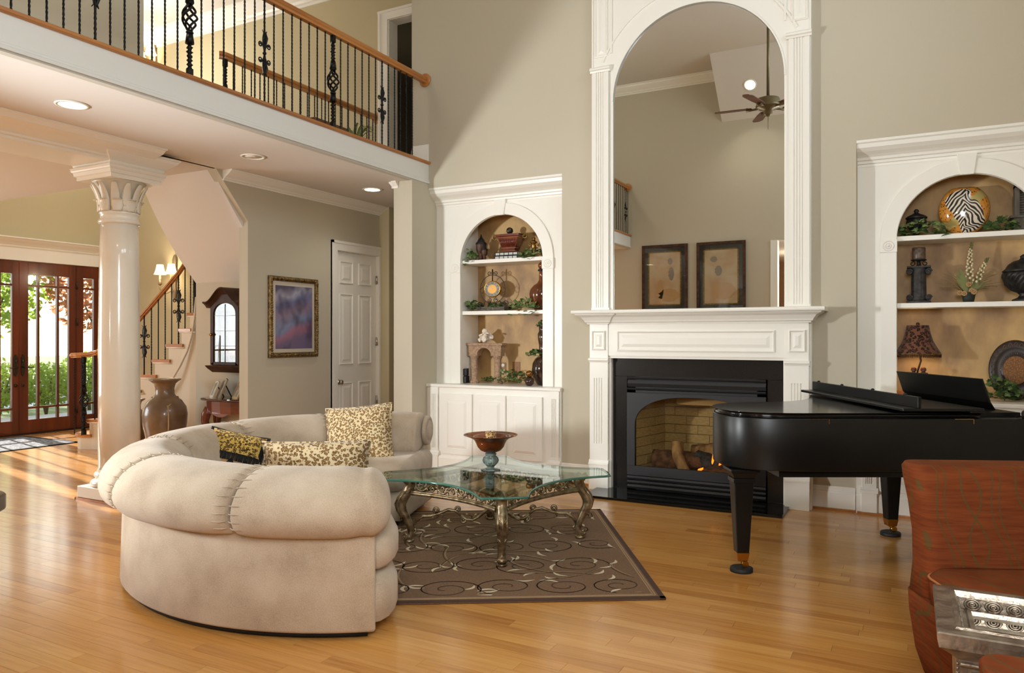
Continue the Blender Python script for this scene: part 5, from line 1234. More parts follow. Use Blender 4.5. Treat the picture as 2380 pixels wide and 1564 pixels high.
# ================================================================ STAIRCASE
def staircase():
    N_ = [(-9.262, 5.665), (-9.0, 5.747), (-8.70, 5.851), (-8.47, 5.905), (-8.312, 5.943), (-8.105, 5.997), (-7.913, 6.042), (-7.733, 6.082), (-7.608, 6.10), (-7.50, 6.13)]
    t = thing('curved_staircase', 'curved staircase with oak treads and white risers behind the column', 'staircase', (-8.4, 6.4, 0))
    cream = mat('stair_cream', S(214, 202, 180), 0.55); r_ = 0.187
    back = Vector((-0.10, 1.0)); 
    def edge(i): return Vector(N_[i])
    for i in range(9):
        a, b = edge(i), edge(i + 1); z = r_ * (i + 1); d = (b - a).normalized(); nrm = Vector((d.y, -d.x))     # towards the camera
        bl = 7.44
        a0 = a + nrm * 0.025 - d * 0.03; b0 = b + nrm * 0.025 + d * 0.03
        A1 = Vector((a0.x - 0.15, bl)); B1 = Vector((b0.x - 0.15, bl))
        if i == 0:
            arcp = [a + Vector((0.18, 0.30)) + Vector((math.cos(q), math.sin(q))) * Vector((0.30, 0)).length for q in [math.radians(v) for v in range(265, 130, -15)]]
            poly = [b0] + arcp + [Vector((a0.x - 0.1, 6.6)), Vector((b0.x - 0.05, 6.6))]
        else: poly = [a0, b0, B1, A1][::1]
        g = G(); g.rings([[(p.x, p.y, z - 0.036) for p in poly], [(p.x, p.y, z - 0.002) for p in poly], [(p.x * 0.998 + (poly[0].x) * 0.002, p.y * 0.998 + poly[-1].y * 0.002, z) for p in poly]], smooth=False)
        g.obj('tread', oakv, t, bevel=0.006)
        # riser body down to the floor under this tread: white outer string
        if i == 0:
            q2 = [p + (Vector((-8.95, 6.1)) - p).normalized() * 0.03 for p in poly]
            g = G(); g.rings([[(p.x, p.y, 0.0) for p in q2], [(p.x, p.y, z - 0.036) for p in q2]], smooth=False); g.obj('riser', cream, t)
        else:
            q2 = [a, b + d * 0.002, Vector((b.x - 0.15, bl)), Vector((a.x - 0.15, bl))]
            g = G(); g.rings([[(p.x, p.y, 0.0) for p in q2], [(p.x, p.y, z - 0.036) for p in q2]], smooth=False); g.obj('riser', cream, t)
            c0 = a + nrm * 0.012; c1 = a + nrm * 0.012 - d * 0.02
            G().tube([(c1.x, c1.y, z - 0.037), (c0.x + d.x * 0.22, c0.y + d.y * 0.22, z - 0.045)], 0.012, 6).obj('cove_moulding', trimw, t)
    # skirt line rising along the wall below the string
    pts = [(-7.90, 5.985, 0.72), (-7.79, 6.0, 0.896), (-7.699, 6.035, 1.05), (-7.617, 6.07, 1.23), (-7.563, 6.09, 1.41), (-7.53, 6.10, 1.616), (-7.51, 6.11, 1.87)]
    G().tube(pts, 0.014, 6).obj('string_moulding', cream, t)
    # railing on the stair
    ra = thing('stair_railing', 'iron stair railing with curling oak handrail beside the front door', 'railing', (-9.0, 5.7, 0.187))
    rail = [(-9.165, 5.66, 1.165), (-9.20, 5.73, 1.165), (-9.15, 5.79, 1.165), (-9.07, 5.77, 1.165), (-9.06, 5.70, 1.17), (-8.985, 5.715, 1.175), (-8.872, 5.755, 1.20), (-8.816, 5.778, 1.25), (-8.521, 5.889, 1.44), (-8.344, 5.926, 1.575), (-8.142, 5.977, 1.778), (-7.959, 6.029, 1.97), (-7.782, 6.078, 2.16), (-7.682, 6.108, 2.295), (-7.579, 6.129, 2.45), (-7.5, 6.16, 2.6)]
    rail = [rail[4], rail[5]] and [(-9.19, 5.645, 1.165), (-9.10, 5.655, 1.168)] + rail[5:]
    g = G(); rail_prof(g, rail, 1.05); g.ball((-9.17, 5.66, 1.165), 0.055, 14, 8, sz=0.6); g.obj('handrail', oak, ra)
    bal = [(-8.238, 5.949, 0.935, 1.67, 1), (-8.142, 5.977, 0.935, 1.757, 0), (-8.05, 6.003, 1.122, 1.85, 0), (-7.959, 6.029, 1.122, 1.945, 0), (-7.873, 6.053, 1.309, 2.04, 0), (-7.782, 6.078, 1.309, 2.14, 1), (-7.696, 6.101, 1.496, 2.25, 0), (-7.62, 6.119, 1.496, 2.36, 0),
           (-8.47, 5.90, 0.748, 1.46, 0), (-8.36, 5.925, 0.748, 1.54, 0), (-8.60, 5.87, 0.561, 1.36, 0), (-8.70, 5.83, 0.561, 1.30, 0), (-8.80, 5.79, 0.374, 1.235, 0), (-8.90, 5.75, 0.374, 1.17, 0)]
    for x, y, z0, z1, k in bal:
        g = G(); twisted_bar(g, x, y, z0, z1, 0.0075 + 0.002 * k, 6, 8); o = g.obj('baluster', iron, ra)
        if k: g = G(); scroll_panel(g, x, y, z0 + (z1 - z0) * 0.55, (0.88, 0.47, 0), 0.88); g.obj('scroll_ornament', iron, o)
    g = G(); newel(g, -9.013, 5.684, 0.187, 1.15, 0.026); g.obj('newel_post', iron, ra)
    for x, y in ((-9.166, 5.66), (-9.14, 5.75), (-9.08, 5.72), (-8.96, 5.79), (-8.985, 5.64)):
        g = G(); twisted_bar(g, x, y, 0.187, 1.15, 0.0075, 7, 8); g.obj('baluster', iron, ra)
    g = G(); twisted_bar(g, -7.56, 6.13, 1.683, 2.3, 0.022, 4); g.obj('newel_post', iron, ra)
staircase()

# ================================================================ FRONT DOOR AND OUTDOORS
def door_leaf(y0, y1, name, n, cols, panes_w=None, z0=0.015, z1=2.462, st=0.105, parent=None):
    x0, x1 = -11.215, -11.165
    d = G()
    top, bot = 2.29, 0.205; a, b = y0 + st, y1 - st
    d.box(x0, x1, y0, a, z0, z1).box(x0, x1, b, y1, z0, z1).box(x0, x1, a, b, z0, bot).box(x0, x1, a, b, top, z1)
    o = struct(d, name, mahog, bevel=0.003)
    zs = [bot, 0.375, 2.13, top]; w = b - a
    us = [a, a + w * 0.245, a + w * 0.725, b] if cols == 3 else [a, b]
    for u in us[1:-1]: G().box(x0 + 0.005, x1 - 0.005, u - 0.016, u + 0.016, bot, top).obj('muntin', mahog, o)
    for z in zs[1:-1]: G().box(x0 + 0.006, x1 - 0.006, a, b, z - 0.014, z + 0.014).obj('muntin', mahog, o)
    for i in range(len(us) - 1):
        for j in range(3): G().box(-11.192, -11.188, us[i] + 0.004, us[i + 1] - 0.004, zs[j] + 0.004, zs[j + 1] - 0.004).obj('pane', pane_glass, o)
    return o
dl = door_leaf(6.118, 6.918, 'door_3', 2, 3); dr = door_leaf(5.305, 6.11, 'door_4', 3, 3)
s1 = door_leaf(6.935, 7.30, 'window_6', 4, 1, st=0.10); s2 = door_leaf(4.93, 5.29, 'window_7', 5, 1, st=0.10)
struct(G().box(-11.24, -11.155, 6.918, 6.936, 0, 2.47).box(-11.24, -11.155, 5.288, 5.306, 0, 2.47).box(-11.25, -11.155, 7.30, 7.318, 0, 2.47).box(-11.25, -11.155, 4.912, 4.93, 0, 2.47).box(-11.24, -11.165, 4.91, 7.318, 2.455, 2.48).box(-11.17, -11.158, 6.095, 6.13, 0.015, 2.46), 'trim_16', mahog)
struct(G().box(-11.35, -11.1, 4.9, 7.32, 0, 0.016), 'trim_17', steeld)
bzh = mat('door_bronze', S(70, 60, 50), 0.35, metal=0.8)
for y, s, dd in ((6.145, 1, dl), (6.05, -1, dr)):
    g = G(); g.rings([[(-11.163, y + a * 0.032, 0.99 + b) for a, b in ((0, -0.155), (0.6, -0.14), (1, -0.12), (1, 0.12), (0.6, 0.14), (0, 0.155), (-0.6, 0.14), (-1, 0.12), (-1, -0.12), (-0.6, -0.14))], [(-11.150, y + a * 0.026, 0.99 + b * 0.95) for a, b in ((0, -0.155), (0.6, -0.14), (1, -0.12), (1, 0.12), (0.6, 0.14), (0, 0.155), (-0.6, 0.14), (-1, 0.12), (-1, -0.12), (-0.6, -0.14))]], smooth=False)
    h = g.obj('handle_plate', bzh, dd)
    G().cyl((-11.15, y, 0.96), (-11.10, y, 0.96), 0.012).tube([(-11.105, y, 0.96), (-11.10, y + s * 0.04, 0.965), (-11.10, y + s * 0.08, 0.955), (-11.10, y + s * 0.115, 0.965)], [0.011, 0.01, 0.008, 0.006], 8).obj('lever', bzh, dd)
    G().lathe([(0, 0), (0.022, 0), (0.02, 0.012), (0, 0.014)], (0, 0, 0), 16).obj('deadbolt', bzh, dd, local=True); q = LAST[0]; q.location = (-11.15, y, 1.05); q.rotation_euler = (0, PI / 2, 0)
    q2 = inst(q, dd, (-11.163, y, 0.705))
for z in (2.17, 1.62, 0.3): G().cyl((-11.155, 6.927, z - 0.055), (-11.155, 6.927, z + 0.055), 0.012).obj('hinge', bzh, dl)
t = thing('door_mat', 'grey patterned runner rug with black border inside the front door', 'rug', (-10.45, 5.6, 0.001))
G().box(-10.95, -9.70, 4.6, 6.05, 0.0005, 0.008).obj('pile', mat('mat_pile', S(150, 152, 154), 0.97, col2=S(74, 82, 96), scale=26, detail=4, lo=0.42, hi=0.6), t)
g = G()
for a in ((-10.95, -10.90, 4.6, 6.05), (-9.75, -9.70, 4.6, 6.05), (-10.95, -9.7, 4.6, 4.65), (-10.95, -9.7, 6.0, 6.05)): g.box(a[0], a[1], a[2], a[3], 0.001, 0.010)
g.obj('border', mat('mat_border', S(36, 36, 42), 0.95), t)

box('ground', mat('lawn_grass', S(118, 132, 70), 0.95, col2=S(150, 158, 92), scale=4), -60, -11.36, -40, 50, -0.3, -0.14)
box('porch', mat('porch_stone', S(216, 206, 190), 0.8), -14.0, -11.36, 2, 11, -0.14, -0.03)
box('driveway', mat('concrete_drive', S(224, 216, 204), 0.85), -26, -17.0, -40, 50, -0.139, -0.12)
def leafmat(name, c):
    m = mat(name, c, 0.6); N, L, p = nodes(m); o = [n for n in N if n.type == 'OUTPUT_MATERIAL'][0]
    tr = N.new('ShaderNodeBsdfTranslucent'); tr.inputs[0].default_value = c; mx = N.new('ShaderNodeMixShader'); mx.inputs[0].default_value = 0.6
    L.new(p.outputs[0], mx.inputs[1]); L.new(tr.outputs[0], mx.inputs[2]); L.new(mx.outputs[0], o.inputs[0]); return m
leafc = [leafmat('leaf_green', S(150, 172, 72)), leafmat('leaf_yellow', S(220, 196, 96)), leafmat('leaf_red', S(190, 128, 92))]
def foliage(g, c, r, n, size, rr, sz=1.0):
    for i in range(n):
        while True:
            p = Vector((rr.uniform(-1, 1), rr.uniform(-1, 1), rr.uniform(-1, 1)))
            if 0.25 < p.length < 1: break
        p = Vector((c[0] + p.x * r, c[1] + p.y * r, c[2] + p.z * r * sz)); a = Vector((rr.uniform(-1, 1), rr.uniform(-1, 1), rr.uniform(-1, 1))).normalized(); b = a.orthogonal().normalized(); s = size * rr.uniform(0.6, 1.3)
        g.add([p - a * s, p + b * s * 0.45, p + a * s, p - b * s * 0.45], [(0, 1, 2, 3)])
def shrub(name, label, cat, x, y, h, r, m, group, trunk=0.0, n=420, size=0.09):
    rr = random.Random(int(abs(x * 31 + y * 17))); t = thing(name, label, cat, (x, y, -0.14), group=group)
    if trunk:
        G().tube([(x, y, -0.14), (x + 0.05, y, trunk * 0.5), (x, y + 0.05, trunk + h * 0.3)], [0.14, 0.1, 0.05], 8).obj('trunk', mat('tree_bark', S(96, 76, 60), 0.9), t)
        for k in range(4): G().tube([(x, y, trunk * (0.7 + 0.1 * k)), (x + rr.uniform(-1, 1) * r * 0.6, y + rr.uniform(-1, 1) * r * 0.6, trunk + h * 0.5)], [0.05, 0.015], 6).obj('branch', MATS['tree_bark'], t)
    else:
        for k in range(4): G().tube([(x, y, -0.14), (x + rr.uniform(-1, 1) * r * 0.5, y + rr.uniform(-1, 1) * r * 0.5, h * 0.7)], [0.025, 0.01], 6).obj('stem', MATS.get('tree_bark') or mat('tree_bark', S(96, 76, 60), 0.9), t)
    g = G(); foliage(g, (x, y, trunk + h * 0.5), r, n, size, rr, sz=h * 0.5 / r); g.obj('foliage', m, t, kind='stuff')
for i, (x, y, h, r) in enumerate(((-14.6, 6.7, 0.95, 0.55), (-14.8, 7.7, 1.0, 0.6), (-15.0, 8.7, 0.9, 0.55), (-14.6, 5.6, 0.8, 0.5), (-15.2, 9.7, 1.1, 0.6))):
    shrub('green_shrub', ['rounded green shrub seen through the lower centre door pane', 'green shrub seen through the right side of the door pane', 'green shrub outside seen behind the stair newel post', 'green shrub seen through the left door leaf', 'green shrub outside seen low through the narrow sidelight'][i], 'shrub', x, y, h, r, leafc[0], 'shrubs along the front path', n=1500, size=0.05)
for i, (x, y, tr, h, r, m, lb) in enumerate(((-30, 11.5, 1.2, 6, 2.6, leafc[1], 'yellow leaved tree across the driveway in left pane'), (-31, 15.5, 1.2, 6, 2.6, leafc[0], 'green tree across the driveway in middle pane'), (-29, 19.0, 1.4, 5.5, 2.2, leafc[2], 'reddish leaved tree across the driveway in door glass'), (-31, 23.0, 1.2, 7, 3.0, leafc[0], 'tall green tree seen through the sidelight'), (-33, 8.0, 1.2, 7, 3.0, leafc[2], 'red brown tree seen through the left door leaf'))):
    shrub('garden_tree', lb, 'tree', x, y, h, r, m, 'trees across the driveway', tr, 3000, 0.16)

# ================================================================ WALL THINGS BY THE STAIR
def sconce(name_label, x, z, y=7.45, tilt=0):
    t = thing('wall_sconce', name_label, 'wall lamp', (x, y, z))
    tin = mat('sconce_tin', S(150, 132, 104), 0.45, metal=0.6); shd = mat('sconce_shade', S(255, 238, 200), 0.8, emit=S(255, 226, 168), estr=1.6)
    G().lathe([(0, -0.28), (0.03, -0.26), (0.045, -0.15), (0.03, -0.05), (0.055, 0.05), (0.04, 0.2), (0.05, 0.3), (0.02, 0.36), (0, 0.38)], (x, y - 0.025, z), 14, sy=0.4).obj('back_plate', tin, t)
    for s in (-1, 1):
        dx = s * 0.125
        G().tube([(x, y - 0.04, z - 0.15), (x + dx * 0.5, y - 0.12, z - 0.2), (x + dx, y - 0.17, z - 0.14), (x + dx, y - 0.17, z - 0.06)], 0.008, 6).lathe([(0.01, -0.08), (0.03, -0.06), (0.02, -0.02), (0.012, 0.03)], (x + dx, y - 0.17, z), 12).obj('arm', tin, t)
        G().cyl((x + dx, y - 0.17, z + 0.0), (x + dx, y - 0.17, z + 0.10), 0.012, seg=10).obj('candle_tube', mat('candle_cream', S(240, 225, 190), 0.5), t)
        g = G(); g.rings([[(x + dx + r * math.cos(a), y - 0.17 + r * math.sin(a), z + h) for a in [2 * PI * i / 20 for i in range(20)]] for r, h in ((0.088, 0.08), (0.078, 0.092), (0.062, 0.14), (0.05, 0.2), (0.045, 0.225))], caps=False); g.obj('shade', shd, t)
    light('sconce_glow', 'POINT', (x, y - 0.28, z + 0.13), 6, (1, 0.82, 0.6), size=0.05)
sconce('twin shaded wall sconce glowing behind the stair handrail', -9.60, 2.23)
sconce('glowing sconce shade peeking above the balcony floor edge upstairs', -10.06, 5.50)

def amphora(label, c, s, tassel=True):
    t = thing('floor_vase', label, 'vase', c)
    m = mat('glazed_vase', S(128, 104, 80), 0.28, col2=S(100, 80, 60), scale=5, detail=5, coat=0.3)
    pr = [(0, 0), (0.14, 0.0), (0.145, 0.02), (0.13, 0.04), (0.15, 0.14), (0.19, 0.30), (0.222, 0.46), (0.228, 0.56), (0.215, 0.64), (0.17, 0.71), (0.12, 0.745), (0.098, 0.78), (0.095, 0.84), (0.108, 0.89), (0.145, 0.92), (0.162, 0.93), (0.162, 0.942), (0.14, 0.945), (0.1, 0.93), (0.085, 0.88), (0.08, 0.7)]
    G().lathe([(r * s, z * s) for r, z in pr], c, 36).obj('body', m, t)
    rp = mat('vase_cord', S(172, 146, 104), 0.9)
    if tassel:
        P = lambda a, r, z: (c[0] + r * s * math.cos(a), c[1] + r * s * math.sin(a), c[2] + z * s)
        av = math.atan2(-c[1], -c[0]) + 0.15
        pts = [P(av + 0.0, 0.205, 0.66)] + [P(av + q, 0.132 + 0.05 * (1 - abs(math.sin(q / 2))) * (1 if abs(q) < 1.2 else 0), 0.745 - 0.06 * max(0, math.cos(q))) for q in [0.25, 0.6, 1.0, 1.6, 2.4, 3.14, 3.9, 4.7, 5.3, 5.7, 6.0]] + [P(av, 0.205, 0.66)]
        G().tube(pts, 0.007, 6).obj('cord', rp, t)
        G().tube([P(av, 0.207, 0.66), P(av, 0.238, 0.56), P(av, 0.236, 0.45), P(av, 0.22, 0.34)], 0.008, 6).tube([P(av, 0.222, 0.34), P(av, 0.222, 0.31), P(av, 0.215, 0.22)], [0.008, 0.02, 0.028], 8).obj('tassel', rp, t)
amphora('large glazed brown floor vase with knotted cord, beside the staircase', (-7.115, 5.385, 0.0), 1.0)
amphora('smaller glazed brown vase half hidden behind the marble column', (-7.93, 5.60, 0.0), 0.72, True)
t = thing('iron_scroll_stand', 'rusty iron scroll ornament on the floor between the two vases', 'ornament', (-7.50, 5.30, 0.0))
c = Vector((-7.50, 5.30, 0.0)); ru = mat('rusty_iron', S(92, 60, 44), 0.6, metal=0.4)
ax = Vector((0.88, 0.47, 0))
g = G()
for z, r_ in ((0.56, 0.045), (0.44, 0.055), (0.3, 0.06)): g.tube(spiral(c + Vector((0, 0, z)), r_, r_ * 0.35, 0.6, 1.15, 18, ax), 0.012, 6)
g.cyl(c, c + Vector((0, 0, 0.56)), 0.012).lathe([(0, 0), (0.1, 0), (0.09, 0.02), (0, 0.03)], c, 16); g.obj('scrolls', ru, t)

def curio():
    x0, x1, yb = -6.60, -6.0, 5.745; yf = 5.50
    t = thing('curio_cabinet', 'wall hung dark wood curio cabinet with arched glass door', 'curio cabinet', (-6.33, 5.6, 1.05))
    wd = mat('curio_wood', S(74, 50, 36), 0.5, spec=0.15, col2=S(54, 34, 24), scale=8, stretch=(1, 1, 0.15)); xa, xb = -6.545, -6.125; cx = (xa + xb) / 2
    G().box(xa, xa + 0.02, yf + 0.02, yb, 1.10, 1.74).box(xb - 0.02, xb, yf + 0.02, yb, 1.10, 1.74).box(xa, xb, yb - 0.015, yb, 1.1, 1.74).box(xa, xb, yf + 0.02, yb, 1.09, 1.11).obj('case', wd, t)
    G().box(xa + 0.02, xb - 0.02, yb - 0.02, yb - 0.016, 1.11, 1.8).obj('mirror_back', mat('curio_back', S(186, 178, 150), 0.35, metal=0.3), t)
    # arched bonnet top, swept as a moulding
    def bon(u): return 1.735 + 0.145 * max(0.0, math.cos(u * PI / 2 * 1.0)) ** 0.9 * (1 if abs(u) < 1 else 0) - 0.015 * (abs(u) > 0.8)
    us = [-1.28 + 2.56 * i / 30 for i in range(31)]; top = [(cx + u * 0.21, 1.735 + 0.15 * (0.5 + 0.5 * math.cos(min(1, abs(u) / 1.15) * PI)) + (0.02 * max(0, abs(u) - 1.1))) for u in us]
    g = G(); g.rings([[(x, yf - 0.05, z + 0.03), (x, yf - 0.055, z + 0.015), (x, yf - 0.03, z + 0.0), (x, yf - 0.01, z - 0.02), (x, yf + 0.0, z - 0.035), (x, yb, z - 0.035), (x, yb, z + 0.03)] for x, z in top], smooth=False); g.obj('bonnet', wd, t)
    # door frame with arched light
    a, b = xa + 0.045, xb - 0.045
    inner = [(a, 1.13), (a, 1.62)] + [(cx + (b - a) / 2 * math.cos(q), 1.62 + 0.13 * math.sin(q) ** 0.8) for q in [PI - PI * i / 18 for i in range(1, 18)]] + [(b, 1.62), (b, 1.13)]
    outer = [(xa, 1.10), (xa, 1.70)] + [(cx + (xb - xa) / 2 * math.cos(q), 1.70 + 0.145 * max(0, math.sin(q)) ** 1.2) for q in [PI - PI * i / 18 for i in range(1, 18)]] + [(xb, 1.70), (xb, 1.10)]
    g = G(); g.band(outer, inner, 'y', yf, yf + 0.022); g.box(xa + 0.046, xb - 0.046, yf + 0.001, yf + 0.022, 1.10, 1.132); d = g.obj('door', wd, t, bevel=0.003)
    G().prism(inner, 'y', yf + 0.012, yf + 0.015).obj('glass_pane', pane_glass, d)
    g = G(); g.box(cx - 0.003, cx + 0.003, yf + 0.008, yf + 0.014, 1.13, 1.74)
    for z in (1.30, 1.46, 1.62): g.box(a, b, yf + 0.008, yf + 0.014, z - 0.002, z + 0.002)
    g.obj('lead_came', mat('came', S(80, 80, 74), 0.4, metal=0.5), d)
    G().lathe([(0, 0), (0.012, 0), (0.016, 0.012), (0.01, 0.025), (0, 0.028)], (0, 0, 0), 12).obj('knob', brass, d, local=True); k = LAST[0]; k.location = Vector((xa + 0.02, yf, 1.42)) - Vector(t.location); k.rotation_euler = (PI / 2, 0, 0)
    G().prism([(yb, 1.02), (yf + 0.06, 1.02), (yf + 0.04, 1.035), (yf + 0.0, 1.06), (yf - 0.03, 1.085), (yf - 0.035, 1.095), (yb, 1.095)], 'x', xa - 0.04, xb + 0.04).obj('base_moulding', wd, t)
    for z in (1.28, 1.46, 1.62): G().box(xa + 0.02, xb - 0.02, yf + 0.03, yb - 0.02, z, z + 0.005).obj('glass_shelf', pane_glass, t)
    # horse figurine
    h = thing('horse_figurine', 'small brown carousel horse figurine standing inside the curio cabinet', 'figurine', (cx + 0.03, 5.62, 1.115))
    hm = mat('horse_glaze', S(150, 84, 62), 0.35); y = 5.62; X = lambda q: cx + 0.02 + q
    g = G(); g.tube([(X(-0.10), y, 1.21), (X(-0.06), y, 1.225), (X(0.0), y, 1.215), (X(0.05), y, 1.225), (X(0.08), y, 1.245), (X(0.10), y, 1.28), (X(0.115), y, 1.30)], [0.022, 0.036, 0.032, 0.034, 0.028, 0.02, 0.018], 10)
    g.tube([(X(0.105), y, 1.305), (X(0.135), y, 1.30), (X(0.165), y, 1.275)], [0.02, 0.02, 0.011], 8)
    for px, dx in ((-0.085, -0.012), (-0.06, 0.015), (0.05, 0.02), (0.07, 0.035)): g.tube([(X(px), y, 1.21), (X(px + dx), y, 1.165), (X(px + dx * 0.6), y, 1.12)], [0.018, 0.009, 0.007], 6)
    g.obj('body', hm, h)
    G().tube([(X(0.09), y, 1.315), (X(0.085), y, 1.28), (X(0.06), y, 1.255)], [0.012, 0.014, 0.008], 6).tube([(X(-0.12), y, 1.225), (X(-0.14), y, 1.19), (X(-0.145), y, 1.15)], [0.008, 0.012, 0.004], 6).obj('mane', mat('horse_mane', S(58, 36, 28), 0.5), h)
    G().lathe([(0, 0), (0.11, 0), (0.105, 0.01), (0, 0.012)], (cx + 0.02, y, 1.112), 20, sy=0.5).obj('base', mat('figurine_base', S(196, 150, 130), 0.4), h)
curio()
def console():
    x0, x1, y0, y1 = -6.66, -5.98, 5.40, 5.72
    t = thing('console_table', 'mahogany console table with cabriole legs in the stair alcove', 'console table', (-6.32, 5.56, 0))
    wd = mat('console_mahogany', S(120, 56, 34), 0.25, col2=S(88, 38, 22), scale=7, coat=0.4, stretch=(0.2, 1, 1)); c = (x0 + x1) / 2
    pl = lambda d: [(x0 - 0.04 + d, y1), (x0 - 0.04 + d, y0 + 0.13 + d * .5), (x0 + 0.03 + d, y0 + 0.04 + d), (x0 + 0.12, y0 + 0.03 + d), (x0 + 0.2, y0 + d), (c, y0 - 0.015 + d), (x1 - 0.2, y0 + d), (x1 - 0.12, y0 + 0.03 + d), (x1 - 0.03 - d, y0 + 0.04 + d), (x1 + 0.03 - d, y0 + 0.13 + d * .5), (x1 + 0.03 - d, y1)]
    R = lambda d, z: [(x, y, z) for x, y in pl(d)]
    g = G(); g.rings([R(0.012, 0.725), R(0.0, 0.732), R(0.0, 0.745), R(0.012, 0.752)], smooth=False); g.obj('top', mat('console_top', S(66, 44, 38), 0.12, coat=0.6), t)
    g = G(); g.rings([R(0.05, 0.60), R(0.045, 0.725)], smooth=False); g.obj('apron', wd, t)
    G().prism([(c - 0.22, 0.60), (c - 0.12, 0.595), (c - 0.06, 0.57), (c, 0.56), (c + 0.06, 0.57), (c + 0.12, 0.595), (c + 0.22, 0.60)], 'y', y0 + 0.03, y0 + 0.05).obj('apron_drop', wd, t)
    for x, y, ux, uy in ((x0 + 0.06, y0 + 0.13, -1, -.6), (x1 - 0.06, y0 + 0.13, 1, -.6), (x0 + 0.06, y1 - 0.06, -1, .2), (x1 - 0.06, y1 - 0.06, .6, .2)):
        G().tube([(x + ux * q, y + uy * q, z) for q, z in ((0.0, 0.64), (0.025, 0.57), (0.035, 0.5), (0.015, 0.38), (0.0, 0.25), (0.0, 0.12), (0.02, 0.03), (0.035, 0.012), (0.035, 0.0))], [0.045, 0.05, 0.042, 0.03, 0.022, 0.018, 0.02, 0.024, 0.024], 10).obj('leg', wd, t)
    spec = [(-6.585, 5.56, 0.16, 0.5, 'small silver framed photo leaning leftmost on console table', S(186, 180, 168), 0.07), (-6.47, 5.55, 0.19, 0.5, 'narrow bronze framed photo second from left on console', S(150, 136, 112), 0.075), (-6.235, 5.56, 0.21, 0.75, 'carved cream wooden frame leaning on console table', S(188, 164, 116), 0.11), (-6.11, 5.55, 0.19, 0.6, 'silver oval edged photo frame at console right end', S(190, 186, 176), 0.09)]
    for x, y, h, lean, lb, col, w in spec:
        p = thing('photo_frame', lb, 'photo frame', (x, y, 0.752), math.radians(-28), group='photo frames on the console table')
        mm = mat('frame_' + lb[:9], col, 0.35, metal=0.5 if 'silver' in lb or 'bronze' in lb else 0.0, bump=0.3, bscale=70); tl = 0.42
        def Q(u, v, w_): return (u, w_ + v * tl, v)
        g = G(); o = [(-w, 0), (w, 0), (w, h), (0, h + 0.012), (-w, h)]; i_ = [(u * 0.72, 0.02 + (v - 0.0) * 0.8) for u, v in o]
        g.rings([[Q(u, v, 0) for u, v in o], [Q(u, v, -0.014) for u, v in o], [Q(u, v, -0.014) for u, v in i_], [Q(u, v, -0.006) for u, v in i_]], caps=True, smooth=False); g.obj('frame', mm, p, local=True)
        G().add([Q(u * 0.99, v, -0.0075) for u, v in i_], [list(range(5))]).obj('photo', mat('old_photo', S(170, 160, 146), 0.3, col2=S(90, 84, 80), scale=18), p, local=True)
        g = G(); g.tube([Q(0, h * 0.75, 0.002), (0, h * 0.75 * tl + 0.07, 0.0)], 0.006, 4); g.obj('easel_back', black, p, local=True)
console()
t = thing('wall_vent', 'white louvred return air vent low on the alcove wall', 'vent', (-6.17, 5.74, 0.4))
G().box(-6.36, -5.98, 5.735, 5.75, 0.2, 0.60).obj('frame', trimw, t)
for i in range(12): G().prism([(5.733, 0.23 + i * 0.03), (5.723, 0.235 + i * 0.03), (5.733, 0.252 + i * 0.03)], 'x', -6.34, -6.17).prism([(5.733, 0.23 + i * 0.03), (5.723, 0.235 + i * 0.03), (5.733, 0.252 + i * 0.03)], 'x', -6.16, -6.0).obj('slat', trimw, t)

